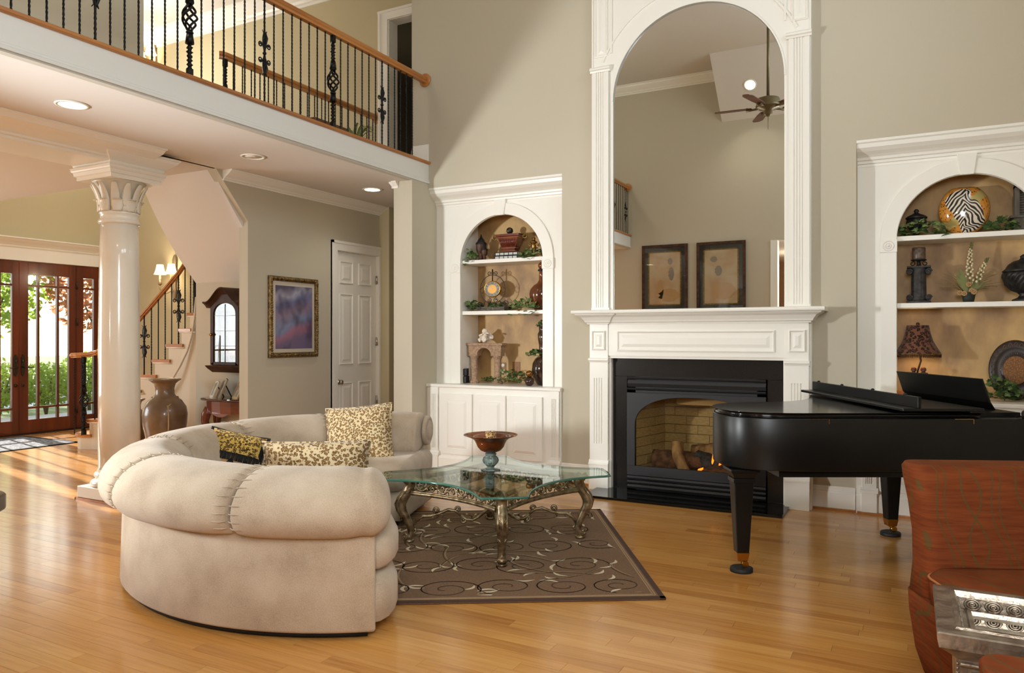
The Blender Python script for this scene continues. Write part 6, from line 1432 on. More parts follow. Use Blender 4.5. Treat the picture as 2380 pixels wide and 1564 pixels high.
def hall_picture():
    y0, y1, z0, z1 = 5.615, 6.335, 1.18, 2.03
    t = thing('hall_picture', 'gilt framed blurred blue and violet landscape print on hall wall', 'picture', (XH, 5.975, 1.6))
    gm = mat('gilt_frame', S(150, 124, 78), 0.38, metal=0.7, col2=S(88, 68, 38), scale=34, bump=0.5, bscale=60)
    x = XH
    R = lambda d, t_: [(x + t_, y0 + d, z0 + d), (x + t_, y1 - d, z0 + d), (x + t_, y1 - d, z1 - d), (x + t_, y0 + d, z1 - d)]
    g = G(); g.rings([R(0.0, 0.001), R(0.0, 0.02), R(0.012, 0.034), R(0.03, 0.04), R(0.04, 0.028), R(0.048, 0.026), R(0.052, 0.012)], caps=False, smooth=False); fr = g.obj('frame', gm, t)
    g = G(); r = random.Random(5); per = []
    n = 26
    for i in range(n): per += [(y0 + 0.03 + (y1 - y0 - 0.06) * i / n, z0 + 0.026), (y0 + 0.03 + (y1 - y0 - 0.06) * i / n, z1 - 0.026)]
    for i in range(32): per += [(y0 + 0.026, z0 + 0.03 + (z1 - z0 - 0.06) * i / 32), (y1 - 0.026, z0 + 0.03 + (z1 - z0 - 0.06) * i / 32)]
    for a, b in per: g.ball((x + 0.036, a, b), 0.011, 6, 4, sy=1.4 * r.uniform(0.7, 1.2), sz=1.2 * r.uniform(0.7, 1.2))
    g.obj('carved_relief', gm, fr, kind='stuff')
    G().box(x + 0.004, x + 0.012, y0 + 0.045, y1 - 0.045, z0 + 0.045, z1 - 0.045).obj('mat_board', mat('ivory_mat', S(216, 204, 184), 0.8), t)
    pm = bpy.data.materials.new('blurred_print'); pm.use_nodes = True; N, L, p = nodes(pm); p.inputs['Roughness'].default_value = 0.5
    tc = N.new('ShaderNodeTexCoord'); sp = N.new('ShaderNodeSeparateXYZ'); L.new(tc.outputs['Generated'], sp.inputs[0])
    nz = N.new('ShaderNodeTexNoise'); nz.inputs['Scale'].default_value = 2.6; nz.inputs['Detail'].default_value = 1.5; L.new(tc.outputs['Generated'], nz.inputs[0])
    n2 = N.new('ShaderNodeTexNoise'); n2.inputs['Scale'].default_value = 4.4; n2.inputs['Detail'].default_value = 1; mp = N.new('ShaderNodeMapping'); mp.inputs['Location'].default_value = (3, 7, 1); L.new(tc.outputs['Generated'], mp.inputs[0]); L.new(mp.outputs[0], n2.inputs[0])
    v = mth(N, L, 'ADD', sp.outputs[2], mth(N, L, 'MULTIPLY_ADD', nz.outputs[0], 0.5, -0.25))
    v2 = mth(N, L, 'SUBTRACT', v, mth(N, L, 'MULTIPLY', sp.outputs[1], 0.22))
    c1 = ramp(N, L, v2, [(0.0, S(120, 104, 140)), (0.14, S(176, 116, 140)), (0.3, S(130, 150, 190)), (0.45, S(150, 128, 150)), (0.6, S(112, 120, 168)), (0.75, S(176, 176, 196)), (0.9, S(90, 86, 110))])
    L.new(mixc(N, L, ramp(N, L, n2.outputs[0], [(0.42, (0, 0, 0, 1)), (0.66, (0.75, 0.75, 0.75, 1))]), c1, S(70, 62, 92)), p.inputs['Base Color'])
    G().box(x + 0.011, x + 0.014, y0 + 0.095, y1 - 0.085, z0 + 0.09, z1 - 0.095).obj('print', pm, t)
    G().box(x + 0.016, x + 0.018, y0 + 0.05, y1 - 0.05, z0 + 0.05, z1 - 0.05).obj('glass_pane', pane_glass, t)
hall_picture()
# things upstairs that peep over the balcony edge
def pot_plant(label, c, n, L_, r):
    t = thing('potted_plant', label, 'plant', c); rr = random.Random(8)
    G().lathe([(0, 0), (0.08, 0), (0.11, 0.2), (0.12, 0.2), (0.118, 0.22), (0.1, 0.22), (0, 0.2)], c, 18).obj('pot', mat('terracotta_dark', S(96, 72, 54), 0.7), t)
    lf = mat('fern_green', S(112, 124, 66), 0.6)
    for i in range(n):
        a = rr.uniform(0, 2 * PI); u = Vector((math.cos(a), math.sin(a), 0)); w = Vector((-u.y, u.x, 0)); k = rr.uniform(0.6, 1.0) * L_; rows = []
        for j in range(7):
            q = j / 6; p = Vector(c) + Vector((0, 0, 0.2)) + u * (r * q * 1.3) + Vector((0, 0, k * math.sin(q * 2.2))); ww = 0.012 * math.sin(PI * min(0.97, q + 0.05)); rows.append([p - w * ww, p + w * ww])
        g = G(); g.rings(rows, closed=False); g.obj('leaf', lf, t)
pot_plant('spiky green plant peeking over the balcony floor near the bedroom door', (-5.45, 6.5, 3.24), 22, 0.34, 0.2)
t = thing('blanket_chest', 'low dark wooden chest top showing behind the balcony balusters', 'chest', (-5.4, 5.85, 3.24))
cd = mat('chest_wood', S(96, 66, 40), 0.5); G().box(-5.62, -5.18, 5.6, 6.06, 3.24, 3.52).obj('box', cd, t, bevel=0.006); G().box(-5.64, -5.16, 5.58, 6.08, 3.52, 3.56).obj('lid', cd, t, bevel=0.006)
t = thing('bedroom_fan', 'dark ceiling fan blades visible inside the upstairs bedroom doorway', 'ceiling fan', (-5.7, 9.0, 5.15))
for a in (20, 92, 164, 236, 308):
    ca, sa = math.cos(math.radians(a)), math.sin(math.radians(a)); P = lambda u, v: (-5.7 + u * ca - v * sa, 9.0 + u * sa + v * ca)
    o = [P(0.1, -0.05), P(0.5, -0.07), P(0.62, -0.04), P(0.64, 0.0), P(0.62, 0.04), P(0.5, 0.07), P(0.1, 0.05)]
    g = G(); g.rings([[(x, y, 5.14) for x, y in o], [(x, y, 5.15) for x, y in o]], smooth=False); g.obj('blade', steeld, t)
G().cyl((-5.7, 9.0, 5.1), (-5.7, 9.0, 5.6), 0.05).lathe([(0, 5.08), (0.12, 5.1), (0.13, 5.2), (0, 5.22)], (-5.7, 9.0, 0), 20).obj('motor', steeld, t)
# ================================================================ SHELF DECOR
ZT, ZM, ZB = 2.2005, 1.6665, 0.9055
ivy_d = mat('ivy_dark', S(58, 84, 40), 0.5); ivy_m = mat('ivy_mid', S(92, 116, 62), 0.5); ivy_v = mat('ivy_variegated', S(150, 158, 104), 0.5, col2=S(84, 110, 56), scale=30)
def _leafmesh(m):
    g = G(); o = [(0, 0), (0.32, -0.10), (0.46, 0.16), (0.30, 0.34), (0.40, 0.60), (0.16, 0.62), (0, 1.0), (-0.16, 0.62), (-0.40, 0.60), (-0.30, 0.34), (-0.46, 0.16), (-0.32, -0.10)]
    vs = [(x, y, -0.25 * x * x - 0.2 * y * y) for x, y in o] + [(0, 0.4, 0.06)]
    g.add(vs, [(i, (i + 1) % 12, 12) for i in range(12)])
    return g
IVY = {}
def ivy(label, x0, x1, y0, y1, z, n, seed, pal=(ivy_d, ivy_m), h=0.08, droop=0.0, size=0.05):
    cx, cy = (x0 + x1) / 2, (y0 + y1) / 2; r = random.Random(seed)
    t = thing('ivy_garland', label, 'ivy', (cx, cy, z), group='ivy garlands on the bookcase shelves')
    pts = [(x0 + (x1 - x0) * i / 7, cy + r.uniform(-.3, .3) * (y1 - y0), z + 0.012 + r.uniform(0, 0.5) * h) for i in range(8)]
    G().tube(pts, 0.003, 5).obj('stem', ivy_d, t)
    n = int(n * 1.7)
    for i in range(n):
        m = r.choice(pal)
        if m.name not in IVY:
            o = _leafmesh(m).obj('leaf', m, t, local=True); IVY[m.name] = o
        else: o = IVY[m.name].copy(); COL.objects.link(o); o.parent = t
        q = r.random(); px = x0 + (x1 - x0) * q; py = r.uniform(y0, y1); hh = h * (0.35 + 0.65 * math.sin(PI * min(max(q, 0.12), 0.88)))
        pz = 0.018 + r.random() ** 1.2 * hh; yaw = r.uniform(0, 2 * PI)
        if droop and r.random() < droop: py = y0 - 0.035; pz = r.uniform(-0.05, 0.02)
        o.location = (px - cx, py - cy, pz); s = size * r.uniform(0.75, 1.25); o.scale = (s, s, s)
        tilt = r.uniform(0.3, 1.2) if py - y0 > 0.03 else r.uniform(0.9, 1.4)
        o.rotation_euler = (tilt * 0.8 if pz > 0.03 else 0.25, r.uniform(-.4, .4), yaw if pz <= 0.03 else r.uniform(-0.9, 0.9) + (0 if r.random() < .6 else PI))
ivy('ivy sprig hanging at the left end of left bookcase top shelf', -4.16, -4.06, 6.76, 6.9, ZT, 16, 1, (ivy_m, ivy_v), 0.12, 0.25)
ivy('ivy trailing under the brass candleholders on left bookcase top shelf', -3.55, -3.25, 6.76, 6.9, ZT, 26, 2, (ivy_m, ivy_d, ivy_v), 0.09, 0.12)
ivy('ivy clump at the left end beside the round clock', -4.15, -4.02, 6.76, 6.92, ZM, 24, 3, (ivy_d, ivy_m), 0.10)
ivy('pale variegated ivy before the copper bottle on middle shelf', -3.62, -3.30, 6.745, 6.86, ZM, 40, 4, (ivy_v, ivy_m), 0.10, 0.15)
ivy('ivy strands behind the base of the round clock', -3.98, -3.70, 6.93, 7.02, ZM, 22, 14, (ivy_d, ivy_m), 0.08)
ivy('small dark ivy under the miniature stone arch', -4.02, -3.86, 6.86, 6.98, ZB, 22, 5, (ivy_d,), 0.05, 0, 0.034)
ivy('long green ivy between stone arch and dark vase', -3.85, -3.48, 6.74, 6.98, ZB, 60, 6, (ivy_d, ivy_m), 0.13, 0, 0.04)
ivy('ivy around the small lidded urn on right bookcase top shelf', -0.08, 0.24, 6.745, 6.9, ZT, 44, 7, (ivy_d, ivy_m, ivy_v), 0.10, 0.08)
ivy('ivy right of the zebra striped disc vase', 0.52, 0.74, 6.76, 6.92, ZT, 28, 8, (ivy_d, ivy_m), 0.08)
ivy('ivy mound before the round dark platter', 0.46, 0.74, 6.745, 6.86, ZB, 52, 9, (ivy_m, ivy_d), 0.16)

wcarve = mat('carved_walnut', S(88, 54, 38), 0.5, col2=S(52, 32, 24), scale=16); pewter = mat('dark_pewter', S(62, 60, 58), 0.45, metal=0.5, col2=S(30, 28, 28), scale=20)
def lathe_thing(name, label, cat, c, parts, group=None):
    t = thing(name, label, cat, c, group=group)
    for nm, prof, m, kw in parts: G().lathe(prof, c, **kw).obj(nm, m, t)
    return t
def finial_urn(label, c, s):
    return lathe_thing('lidded_urn', label, 'urn', c, [
        ('foot', [(0, 0), (0.034 * s, 0), (0.03 * s, 0.02 * s), (0.02 * s, 0.035 * s), (0.026 * s, 0.05 * s), (0.034 * s, 0.06 * s)], wcarve, {'seg': 24, 'flute': (8, 0.0, 0.03 * s, 0.06)}),
        ('body', [(0.03 * s, 0.06 * s), (0.022 * s, 0.07 * s), (0.036 * s, 0.085 * s), (0.05 * s, 0.12 * s), (0.056 * s, 0.17 * s), (0.058 * s, 0.18 * s)], wcarve, {'seg': 48, 'flute': (10, 0.08 * s, 0.165 * s, 0.08)}),
        ('lid', [(0.060 * s, 0.18 * s), (0.058 * s, 0.192 * s), (0.04 * s, 0.21 * s), (0.036 * s, 0.225 * s), (0.018 * s, 0.245 * s), (0.012 * s, 0.26 * s), (0.008 * s, 0.275 * s), (0.001, 0.29 * s)], pewter, {'seg': 32})])
finial_urn('larger carved wood lidded urn on left bookcase top shelf', (-4.030, 6.88, ZT), 1.0)
finial_urn('smaller carved wood lidded urn beside the larger one', (-3.955, 6.82, ZT), 0.6)
def book(label, x0, x1, y0, y1, z0, z1, n):
    t = thing('book', label, 'book', ((x0 + x1) / 2, (y0 + y1) / 2, z0), group='books stacked under the planter')
    G().box(x0, x1, y0, y1, z0, z0 + 0.003).box(x0, x1, y0, y1, z1 - 0.003, z1).box(x0, x1, y0, y0 + 0.004, z0, z1).obj('cover', mat('black_cloth', S(24, 24, 26), 0.6), t)
    G().box(x0 + 0.004, x1 - 0.004, y0 + 0.004, y1 - 0.005, z0 + 0.003, z1 - 0.003).obj('pages', mat('page_edge', S(226, 214, 188), 0.9), t)
    for i in range(n): G().box(x0 + 0.012 + i * 0.052, x0 + 0.055 + i * 0.052, y0 - 0.0015, y0 + 0.001, z0 + 0.006, z1 - 0.006).obj('spine_label', mat('spine_label', S(188, 186, 180), 0.6), t)
book('lower of two black books with pale spine blocks, bottom one', -3.825, -3.545, 6.80, 7.0, ZT, ZT + 0.036, 5)
book('upper of two black books with pale spine blocks, under the planter', -3.82, -3.55, 6.80, 7.0, ZT + 0.0365, ZT + 0.072, 5)
def planter():
    c = (-3.685, 6.9, ZT + 0.073); t = thing('square_planter', 'glazed red brown square footed planter with scroll handles on two books', 'planter', c)
    m = mat('oxblood_glaze', S(112, 46, 28), 0.15, col2=S(84, 32, 20), scale=12, coat=0.6); tr = mat('glaze_edge', S(178, 128, 96), 0.2, coat=0.5)
    R = lambda h, z: [(c[0] - h, c[1] - h * .7, c[2] + z), (c[0] + h, c[1] - h * .7, c[2] + z), (c[0] + h, c[1] + h * .7, c[2] + z), (c[0] - h, c[1] + h * .7, c[2] + z)]
    g = G(); g.rings([R(0.062, 0), R(0.066, 0.012), R(0.06, 0.02), R(0.066, 0.04), R(0.07, 0.05), R(0.096, 0.13), R(0.104, 0.155), R(0.118, 0.172), R(0.122, 0.19), R(0.11, 0.192), R(0.1, 0.18)], smooth=False); g.obj('body', m, t)
    for k in range(12):
        u = -1 + 2 * (k + 0.5) / 12
        G().tube([(c[0] + u * 0.064, c[1] - 0.050, c[2] + 0.055), (c[0] + u * 0.082, c[1] - 0.0645, c[2] + 0.105), (c[0] + u * 0.092, c[1] - 0.071, c[2] + 0.135)], [0.003, 0.007, 0.005], 6).obj('flute', m, t)
    for h, z in ((0.106, 0.156), (0.0705, 0.048), (0.066, 0.015)): g = G(); g.tube([Vector(q) for q in R(h, z)] + [Vector(R(h, z)[0])], 0.003, 5); g.obj('edge_band', tr, t)
    for s in (-1, 1): G().tube([(c[0] + s * 0.10, c[1] - 0.02, c[2] + 0.175)] + [tuple(v) for v in spiral((c[0] + s * 0.150, c[1] - 0.02, c[2] + 0.165), 0.03, 0.008, PI / 2, -1.2 * s, 18)], 0.006, 6).obj('scroll_handle', MATS['gilt'], t)
    tag(G().ball((c[0] + 0.0, c[1] - 0.02, c[2] + 0.228), 0.036, 16, 10).obj('decorative_ball', mat('woven_ball', S(110, 92, 66), 0.4, col2=S(40, 34, 28), scale=30, kind='voronoi', lo=0.1, hi=0.5), None), 'mottled ornamental ball resting in the square planter', 'ball')
    t2 = bpy.data.objects['decorative_ball']; 
    G().lathe([(0, 0.18), (0.04, 0.18), (0.03, 0.194), (0, 0.194)], c, 16).obj('planter_lid', m, t)
planter()
for i, (x, y, lb) in enumerate(((-3.385, 6.84, 'brass candleholder with curled handles, left of the pair on top shelf'), (-3.31, 6.90, 'brass candleholder right of the pair, partly hidden by the arch'))):
    t = lathe_thing('brass_candleholder', lb, 'candleholder', (x, y, ZT), [('stem', [(0, 0), (0.03, 0), (0.028, 0.008), (0.012, 0.02), (0.016, 0.06), (0.024, 0.12), (0.026, 0.15), (0.036, 0.156), (0.036, 0.165), (0.02, 0.168), (0.016, 0.19), (0.02, 0.205), (0, 0.21)], mat('aged_brass', S(150, 112, 60), 0.3, metal=0.9), {'seg': 18, 'flute': (9, 0.03, 0.15, 0.07)})], 'brass candleholders on the top shelf')
    for s in (-1, 1): G().tube(spiral((x + s * 0.042, y - 0.01, ZT + 0.135), 0.016, 0.006, PI * 0.5, 1.1 * s, 14), 0.004, 6).obj('handle', MATS['aged_brass'], t)
def clock():
    c = (-3.885, 6.87, ZM); t = thing('mantel_clock', 'round clock with roman numeral dial in a scrolled iron hoop stand', 'clock', c)
    im = mat('stand_iron', S(70, 58, 48), 0.45, metal=0.5)
    G().box(c[0] - 0.14, c[0] + 0.14, c[1] - 0.05, c[1] + 0.05, ZM, ZM + 0.045).obj('base', mat('woven_base', S(112, 104, 92), 0.8, col2=S(70, 64, 56), scale=60, bump=0.6, bscale=80), t, bevel=0.004)
    zc = ZM + 0.232; g = G(); hoop = [(c[0] + 0.128 * math.sin(a), c[1], zc + 0.15 * math.cos(a)) for a in [2 * PI * i / 44 for i in range(44)]]
    g.tube(hoop, 0.004, 6, closed=True); g.obj('hoop', im, t)
    g = G()
    for s in (-1, 1):
        g.tube([(c[0] + s * 0.075, c[1], zc - 0.125), (c[0] + s * 0.09, c[1], zc - 0.16), (c[0] + s * 0.10, c[1], ZM + 0.05)], 0.005, 6)
        g.tube(spiral((c[0] + s * 0.135, c[1], ZM + 0.078), 0.032, 0.008, PI, -1.3 * s, 20), 0.0045, 6); g.tube(spiral((c[0] + s * 0.115, c[1], ZM + 0.075), 0.022, 0.006, 0, 1.2 * s, 16), 0.0045, 6)
        g.tube(spiral((c[0] + s * 0.035, c[1], zc - 0.118), 0.026, 0.006, PI / 2, 1.2 * s, 16), 0.0035, 6)
        g.tube(spiral((c[0] + s * 0.03, c[1], zc + 0.168), 0.022, 0.005, -PI / 2, 1.2 * s, 16), 0.004, 6)
        g.tube([(c[0] + s * 0.125, c[1], zc + 0.0), (c[0] + s * 0.1, c[1], zc + 0.03), (c[0] + s * 0.083, c[1], zc + 0.0), (c[0] + s * 0.1, c[1], zc - 0.04), (c[0] + s * 0.122, c[1], zc - 0.03)], 0.003, 5)
    g.tube([(c[0], c[1], zc + 0.08), (c[0], c[1], zc + 0.21)], [0.004, 0.007, ][:2], 6).ball((c[0], c[1], zc + 0.17), 0.012, 8, 6, sz=1.5); g.obj('scrollwork', im, t)
    face = thing  # dial
    R = 0.082
    G().rings([[(c[0] + r * math.cos(a), c[1] + y, zc + r * math.sin(a)) for a in [2 * PI * i / 40 for i in range(40)]] for r, y in ((R, 0.012), (R + 0.006, 0.0), (R + 0.002, -0.012), (R - 0.005, -0.014), (R - 0.008, -0.006))], caps=True).obj('bezel', brass, t)
    d = G().rings([[(c[0] + r * math.cos(a), c[1] + y, zc + r * math.sin(a)) for a in [2 * PI * i / 40 for i in range(40)]] for r, y in ((R - 0.006, -0.004), (R - 0.006, -0.008))], smooth=False).obj('dial', mat('dial_grey', S(150, 146, 134), 0.4), t)
    G().rings([[(c[0] + r * math.cos(a), c[1] + y, zc + r * math.sin(a)) for a in [2 * PI * i / 32 for i in range(32)]] for r, y in ((0.045, -0.008), (0.045, -0.0095))], smooth=False).obj('dial_centre', mat('dial_gold', S(206, 150, 70), 0.3, metal=0.4), d)
    for h, s in enumerate(('XII', 'I', 'II', 'III', 'IIII', 'V', 'VI', 'VII', 'VIII', 'IX', 'X', 'XI')):
        a = PI / 2 - h * PI / 6
        cu = bpy.data.curves.new('numeral', 'FONT'); cu.body = s; cu.size = 0.026; cu.align_x = 'CENTER'; cu.align_y = 'CENTER'; cu.extrude = 0.0004
        o0 = bpy.data.objects.new('numeral_curve', cu); me = bpy.data.meshes.new_from_object(o0); bpy.data.objects.remove(o0); bpy.data.curves.remove(cu)
        o = bpy.data.objects.new('numeral', me); COL.objects.link(o); o.parent = d; me.materials.clear(); me.materials.append(black)
        o.location = Vector((c[0] + 0.0605 * math.cos(a), c[1] - 0.0088, zc + 0.0605 * math.sin(a))) - Vector(c); o.rotation_euler = (PI / 2, -(a - PI / 2), 0)
    for a, L_ in ((math.radians(150), 0.04), (math.radians(118), 0.032)): G().tube([(c[0], c[1] - 0.011, zc), (c[0] + L_ * math.cos(a), c[1] - 0.011, zc + L_ * math.sin(a))], 0.0022, 5).obj('hand', mat('hand_white', S(240, 236, 226), 0.3), t)
clock()
SCL = lambda nm, k: setattr(bpy.data.objects[nm], 'scale', (k, 1, 1))
SCL('mantel_clock', 1.18); SCL('square_planter', 1.15)
lathe_thing('copper_bottle', 'tall copper brown glass bottle with round stopper, right of clock', 'bottle', (-3.325, 6.90, ZM), [
    ('body', [(0, 0), (0.07, 0), (0.078, 0.01), (0.10, 0.06), (0.122, 0.12), (0.128, 0.17), (0.118, 0.215), (0.085, 0.255), (0.045, 0.28), (0.028, 0.31), (0.026, 0.40), (0.03, 0.405)], mat('copper_glass', S(126, 64, 26), 0.14, col2=S(78, 38, 16), scale=4, coat=0.7, stretch=(1, 1, 0.3)), {'seg': 40}),
    ('collar', [(0.026, 0.40), (0.038, 0.403), (0.04, 0.412), (0.036, 0.42), (0.026, 0.424)], pewter, {'seg': 24}),
    ('stopper', [(0.02, 0.42), (0.026, 0.43), (0.036, 0.445), (0.038, 0.462), (0.03, 0.482), (0.015, 0.492), (0, 0.494)], MATS['copper_glass'], {'seg': 24})])
def speaker():
    c = (-4.19, 6.80, ZB); t = thing('speaker', 'small black double cube speaker at the left of the counter', 'speaker', (c[0], c[1], ZB), math.radians(8))
    for nm, z, rz in (('cabinet', 0, 0.0), ('upper_cabinet', 0.078, 0.2)):
        g = G(); ca, sa = math.cos(rz), math.sin(rz); P = lambda x, y, zz: (x * ca - y * sa, x * sa + y * ca, zz)
        g.rings([[P(-.038, -.04, z + a), P(.038, -.04, z + a), P(.038, .05, z + a), P(-.038, .05, z + a)] for a in (0.002, 0.075)], smooth=False); o = g.obj(nm, black, t, local=True, bevel=0.005)
        g = G(); g.rings([[P(-.033, -.043, z + 0.007), P(.033, -.043, z + 0.007), P(.033, -.043, z + 0.07), P(-.033, -.043, z + 0.07)], [P(-.033, -.038, z + 0.007), P(.033, -.038, z + 0.007), P(.033, -.038, z + 0.07), P(-.033, -.038, z + 0.07)]], smooth=False); g.obj('grille', steeld, o, local=True)
    G().box(-0.012, 0.012, -0.0445, -0.043, 0.010, 0.014).obj('badge', nickel, t, local=True)
speaker()
t = thing('wall_plate', 'white cover plate with cable on the bookcase side panel', 'wall plate', (-4.178, 6.88, 1.12))
G().box(-4.178, -4.172, 6.85, 6.92, 1.06, 1.18).obj('plate', trimw, t, bevel=0.002); G().tube([(-4.172, 6.885, 1.10), (-4.14, 6.87, 1.09), (-4.12, 6.85, 1.05), (-4.13, 6.87, 0.95), (-4.16, 6.86, 0.91)], 0.004, 6).obj('cable', trimw, t)
t = thing('power_outlet', 'white double outlet plate on the gold bookcase back panel', 'outlet', (-3.865, 7.069, 1.06))
G().box(-3.90, -3.83, 7.063, 7.07, 1.0, 1.12).obj('plate', mat('plate_gold', S(150, 104, 60), 0.5), t, bevel=0.002)
for z in (1.03, 1.09): G().lathe([(0, 0), (0.02, 0), (0.019, 0.004), (0, 0.005)], (0, 0, 0), 20).obj('socket', trimw, t, local=True); o = LAST[0]; o.location = (0, -0.006, z - 1.06); o.rotation_euler = (PI / 2, 0, 0)
t = thing('cover_plate', 'gold painted blank cover plate right of the outlet', 'wall plate', (-3.71, 7.069, 1.06)); G().box(-3.75, -3.66, 7.064, 7.07, 0.99, 1.13).obj('plate', MATS['plate_gold'], t, bevel=0.002); G().box(-3.715, -3.695, 7.060, 7.065, 1.04, 1.08).obj('switch', MATS['plate_gold'], t)
def stone_arch():
    c = (-3.965, 6.87, ZB); t = thing('miniature_arch', 'miniature sandstone arch with two fluted columns on left counter', 'ornament', c)
    m = mat('sandstone', S(180, 150, 122), 0.9, col2=S(150, 120, 96), scale=50, bump=0.5, bscale=120); w = 0.18; y0, y1 = c[1] - 0.045, c[1] + 0.045
    pl = [(c[0] - w, ZB + 0.29)] + [(c[0] - 0.075, ZB + 0.29)] + arc(c[0], ZB + 0.30, 0.075, 180, 0, 16) + [(c[0] + 0.075, ZB + 0.29), (c[0] + w, ZB + 0.29), (c[0] + w + 0.004, ZB + 0.40), (c[0] - w - 0.004, ZB + 0.40)]
    G().prism(pl, 'y', y0, y1).obj('arch_block', m, t)
    G().box(c[0] - w - 0.02, c[0] + w + 0.02, y0 - 0.012, y1 + 0.012, ZB + 0.40, ZB + 0.425).obj('cornice', m, t, bevel=0.004)
    for s in (-1, 1):
        x = c[0] + s * 0.128
        G().lathe([(0, 0), (0.05, 0), (0.05, 0.014), (0.044, 0.024), (0.04, 0.034), (0.034, 0.044), (0.033, 0.25), (0.036, 0.262), (0.042, 0.268), (0.046, 0.285), (0.05, 0.29), (0, 0.291)], (x, c[1], ZB), 40, flute=(12, 0.045, 0.25, 0.06)).obj('column', m, t)
stone_arch(); SCL('miniature_arch', 1.12)
def cherub():
    c = (-3.985, 6.87, ZB + 0.426); t = thing('cherub_figurine', 'white seated winged cherub figurine on top of the miniature arch', 'figurine', c)
    m = mat('white_bisque', S(228, 216, 198), 0.6, bump=0.15, bscale=40); X, Y, Z = c
    g = G(); g.ball((X, Y, Z + 0.035), 0.036, 14, 10, sx=1.15, sz=1.0).ball((X + 0.004, Y, Z + 0.075), 0.03, 14, 10, sz=1.15).ball((X + 0.008, Y - 0.008, Z + 0.118), 0.027, 14, 10)
    for s in (-1, 1):
        g.tube([(X + s * 0.02, Y - 0.01, Z + 0.03), (X + s * 0.036, Y - 0.045, Z + 0.035), (X + s * 0.02, Y - 0.055, Z + 0.012)], [0.02, 0.018, 0.012], 10)
        g.tube([(X + s * 0.028, Y, Z + 0.09), (X + s * 0.042, Y - 0.028, Z + 0.078), (X + 0.02 + s * 0.018, Y - 0.045, Z + 0.092)], [0.012, 0.012, 0.009], 8)
    g.ball((X + 0.008, Y - 0.034, Z + 0.116), 0.006, 8, 6)
    o = g.obj('body', m, t); q = o.modifiers.new('merge', 'REMESH'); q.mode = 'VOXEL'; q.voxel_size = 0.0035; q.use_smooth_shade = True
    g = G()
    for i in range(26): a = i * 2.4; z = -0.2 + 1.15 * i / 26; r = math.sqrt(max(0, 1 - z * z)); g.ball((X + 0.008 + 0.026 * r * math.cos(a), Y - 0.004 + 0.024 * max(-0.35, r * math.sin(a)), Z + 0.122 + 0.026 * z), 0.009, 6, 5)
    g.obj('curls', m, t)
    for s in (-1, 1):
        rows = [[(X + s * (0.012 + 0.075 * math.sin(PI * q * 0.6) * v), Y + 0.03 + 0.012 * v, Z + 0.10 - 0.085 * q + 0.03 * v) for v in (0, 0.5, 1)] for q in [i / 6 for i in range(7)]]
        g = G(); g.rings(rows, closed=False); w = g.obj('wing', m, t); k = w.modifiers.new('thick', 'SOLIDIFY'); k.thickness = 0.008
    G().cyl((X + 0.03, Y - 0.04, Z + 0.108), (X + 0.085, Y - 0.05, Z + 0.10), 0.006, 0.009, 10).obj('flute', m, t)
cherub()
lathe_thing('dark_floor_jar', 'tall dark speckled glass vase with globe body at counter right end', 'vase', (-3.30, 6.90, ZB), [
    ('body', [(0, 0), (0.06, 0), (0.075, 0.01), (0.11, 0.08), (0.125, 0.15), (0.118, 0.22), (0.09, 0.27), (0.06, 0.295)], mat('tortoise_glass', S(50, 32, 24), 0.12, col2=S(96, 70, 50), scale=14, lo=0.5, hi=0.75, coat=0.6), {'seg': 36}),
    ('neck', [(0.058, 0.29), (0.05, 0.30), (0.05, 0.40), (0.062, 0.47), (0.064, 0.52), (0.05, 0.55), (0.052, 0.60), (0.06, 0.605), (0.05, 0.6)], MATS['tortoise_glass'], {'seg': 36})])
ivy('ivy wound round the shoulder of the dark speckled vase', -3.44, -3.27, 6.76, 6.86, ZB + 0.28, 24, 21, (ivy_d, ivy_m), 0.06, 0, 0.038)
ivy('ivy crown at the mouth of the dark speckled vase', -3.37, -3.25, 6.82, 6.92, ZB + 0.58, 18, 22, (ivy_d, ivy_m), 0.06, 0, 0.036)
t = lathe_thing('globe_holder', 'dark glass globe candleholder with gold ball at counter right', 'candleholder', (-3.365, 6.70, ZB), [('globe', [(0, 0), (0.025, 0.0), (0.042, 0.02), (0.046, 0.045), (0.04, 0.07), (0.022, 0.085), (0.018, 0.09)], mat('black_cherry_glass', S(46, 18, 14), 0.06, coat=0.7), {'seg': 28}), ('gold_ball', [(0.015, 0.088), (0.03, 0.1), (0.036, 0.122), (0.03, 0.145), (0, 0.156)], mat('gold_mosaic', S(190, 130, 60), 0.25, metal=0.6, col2=S(110, 70, 30), scale=60, kind='voronoi', lo=0.1, hi=0.5), {'seg': 24})])

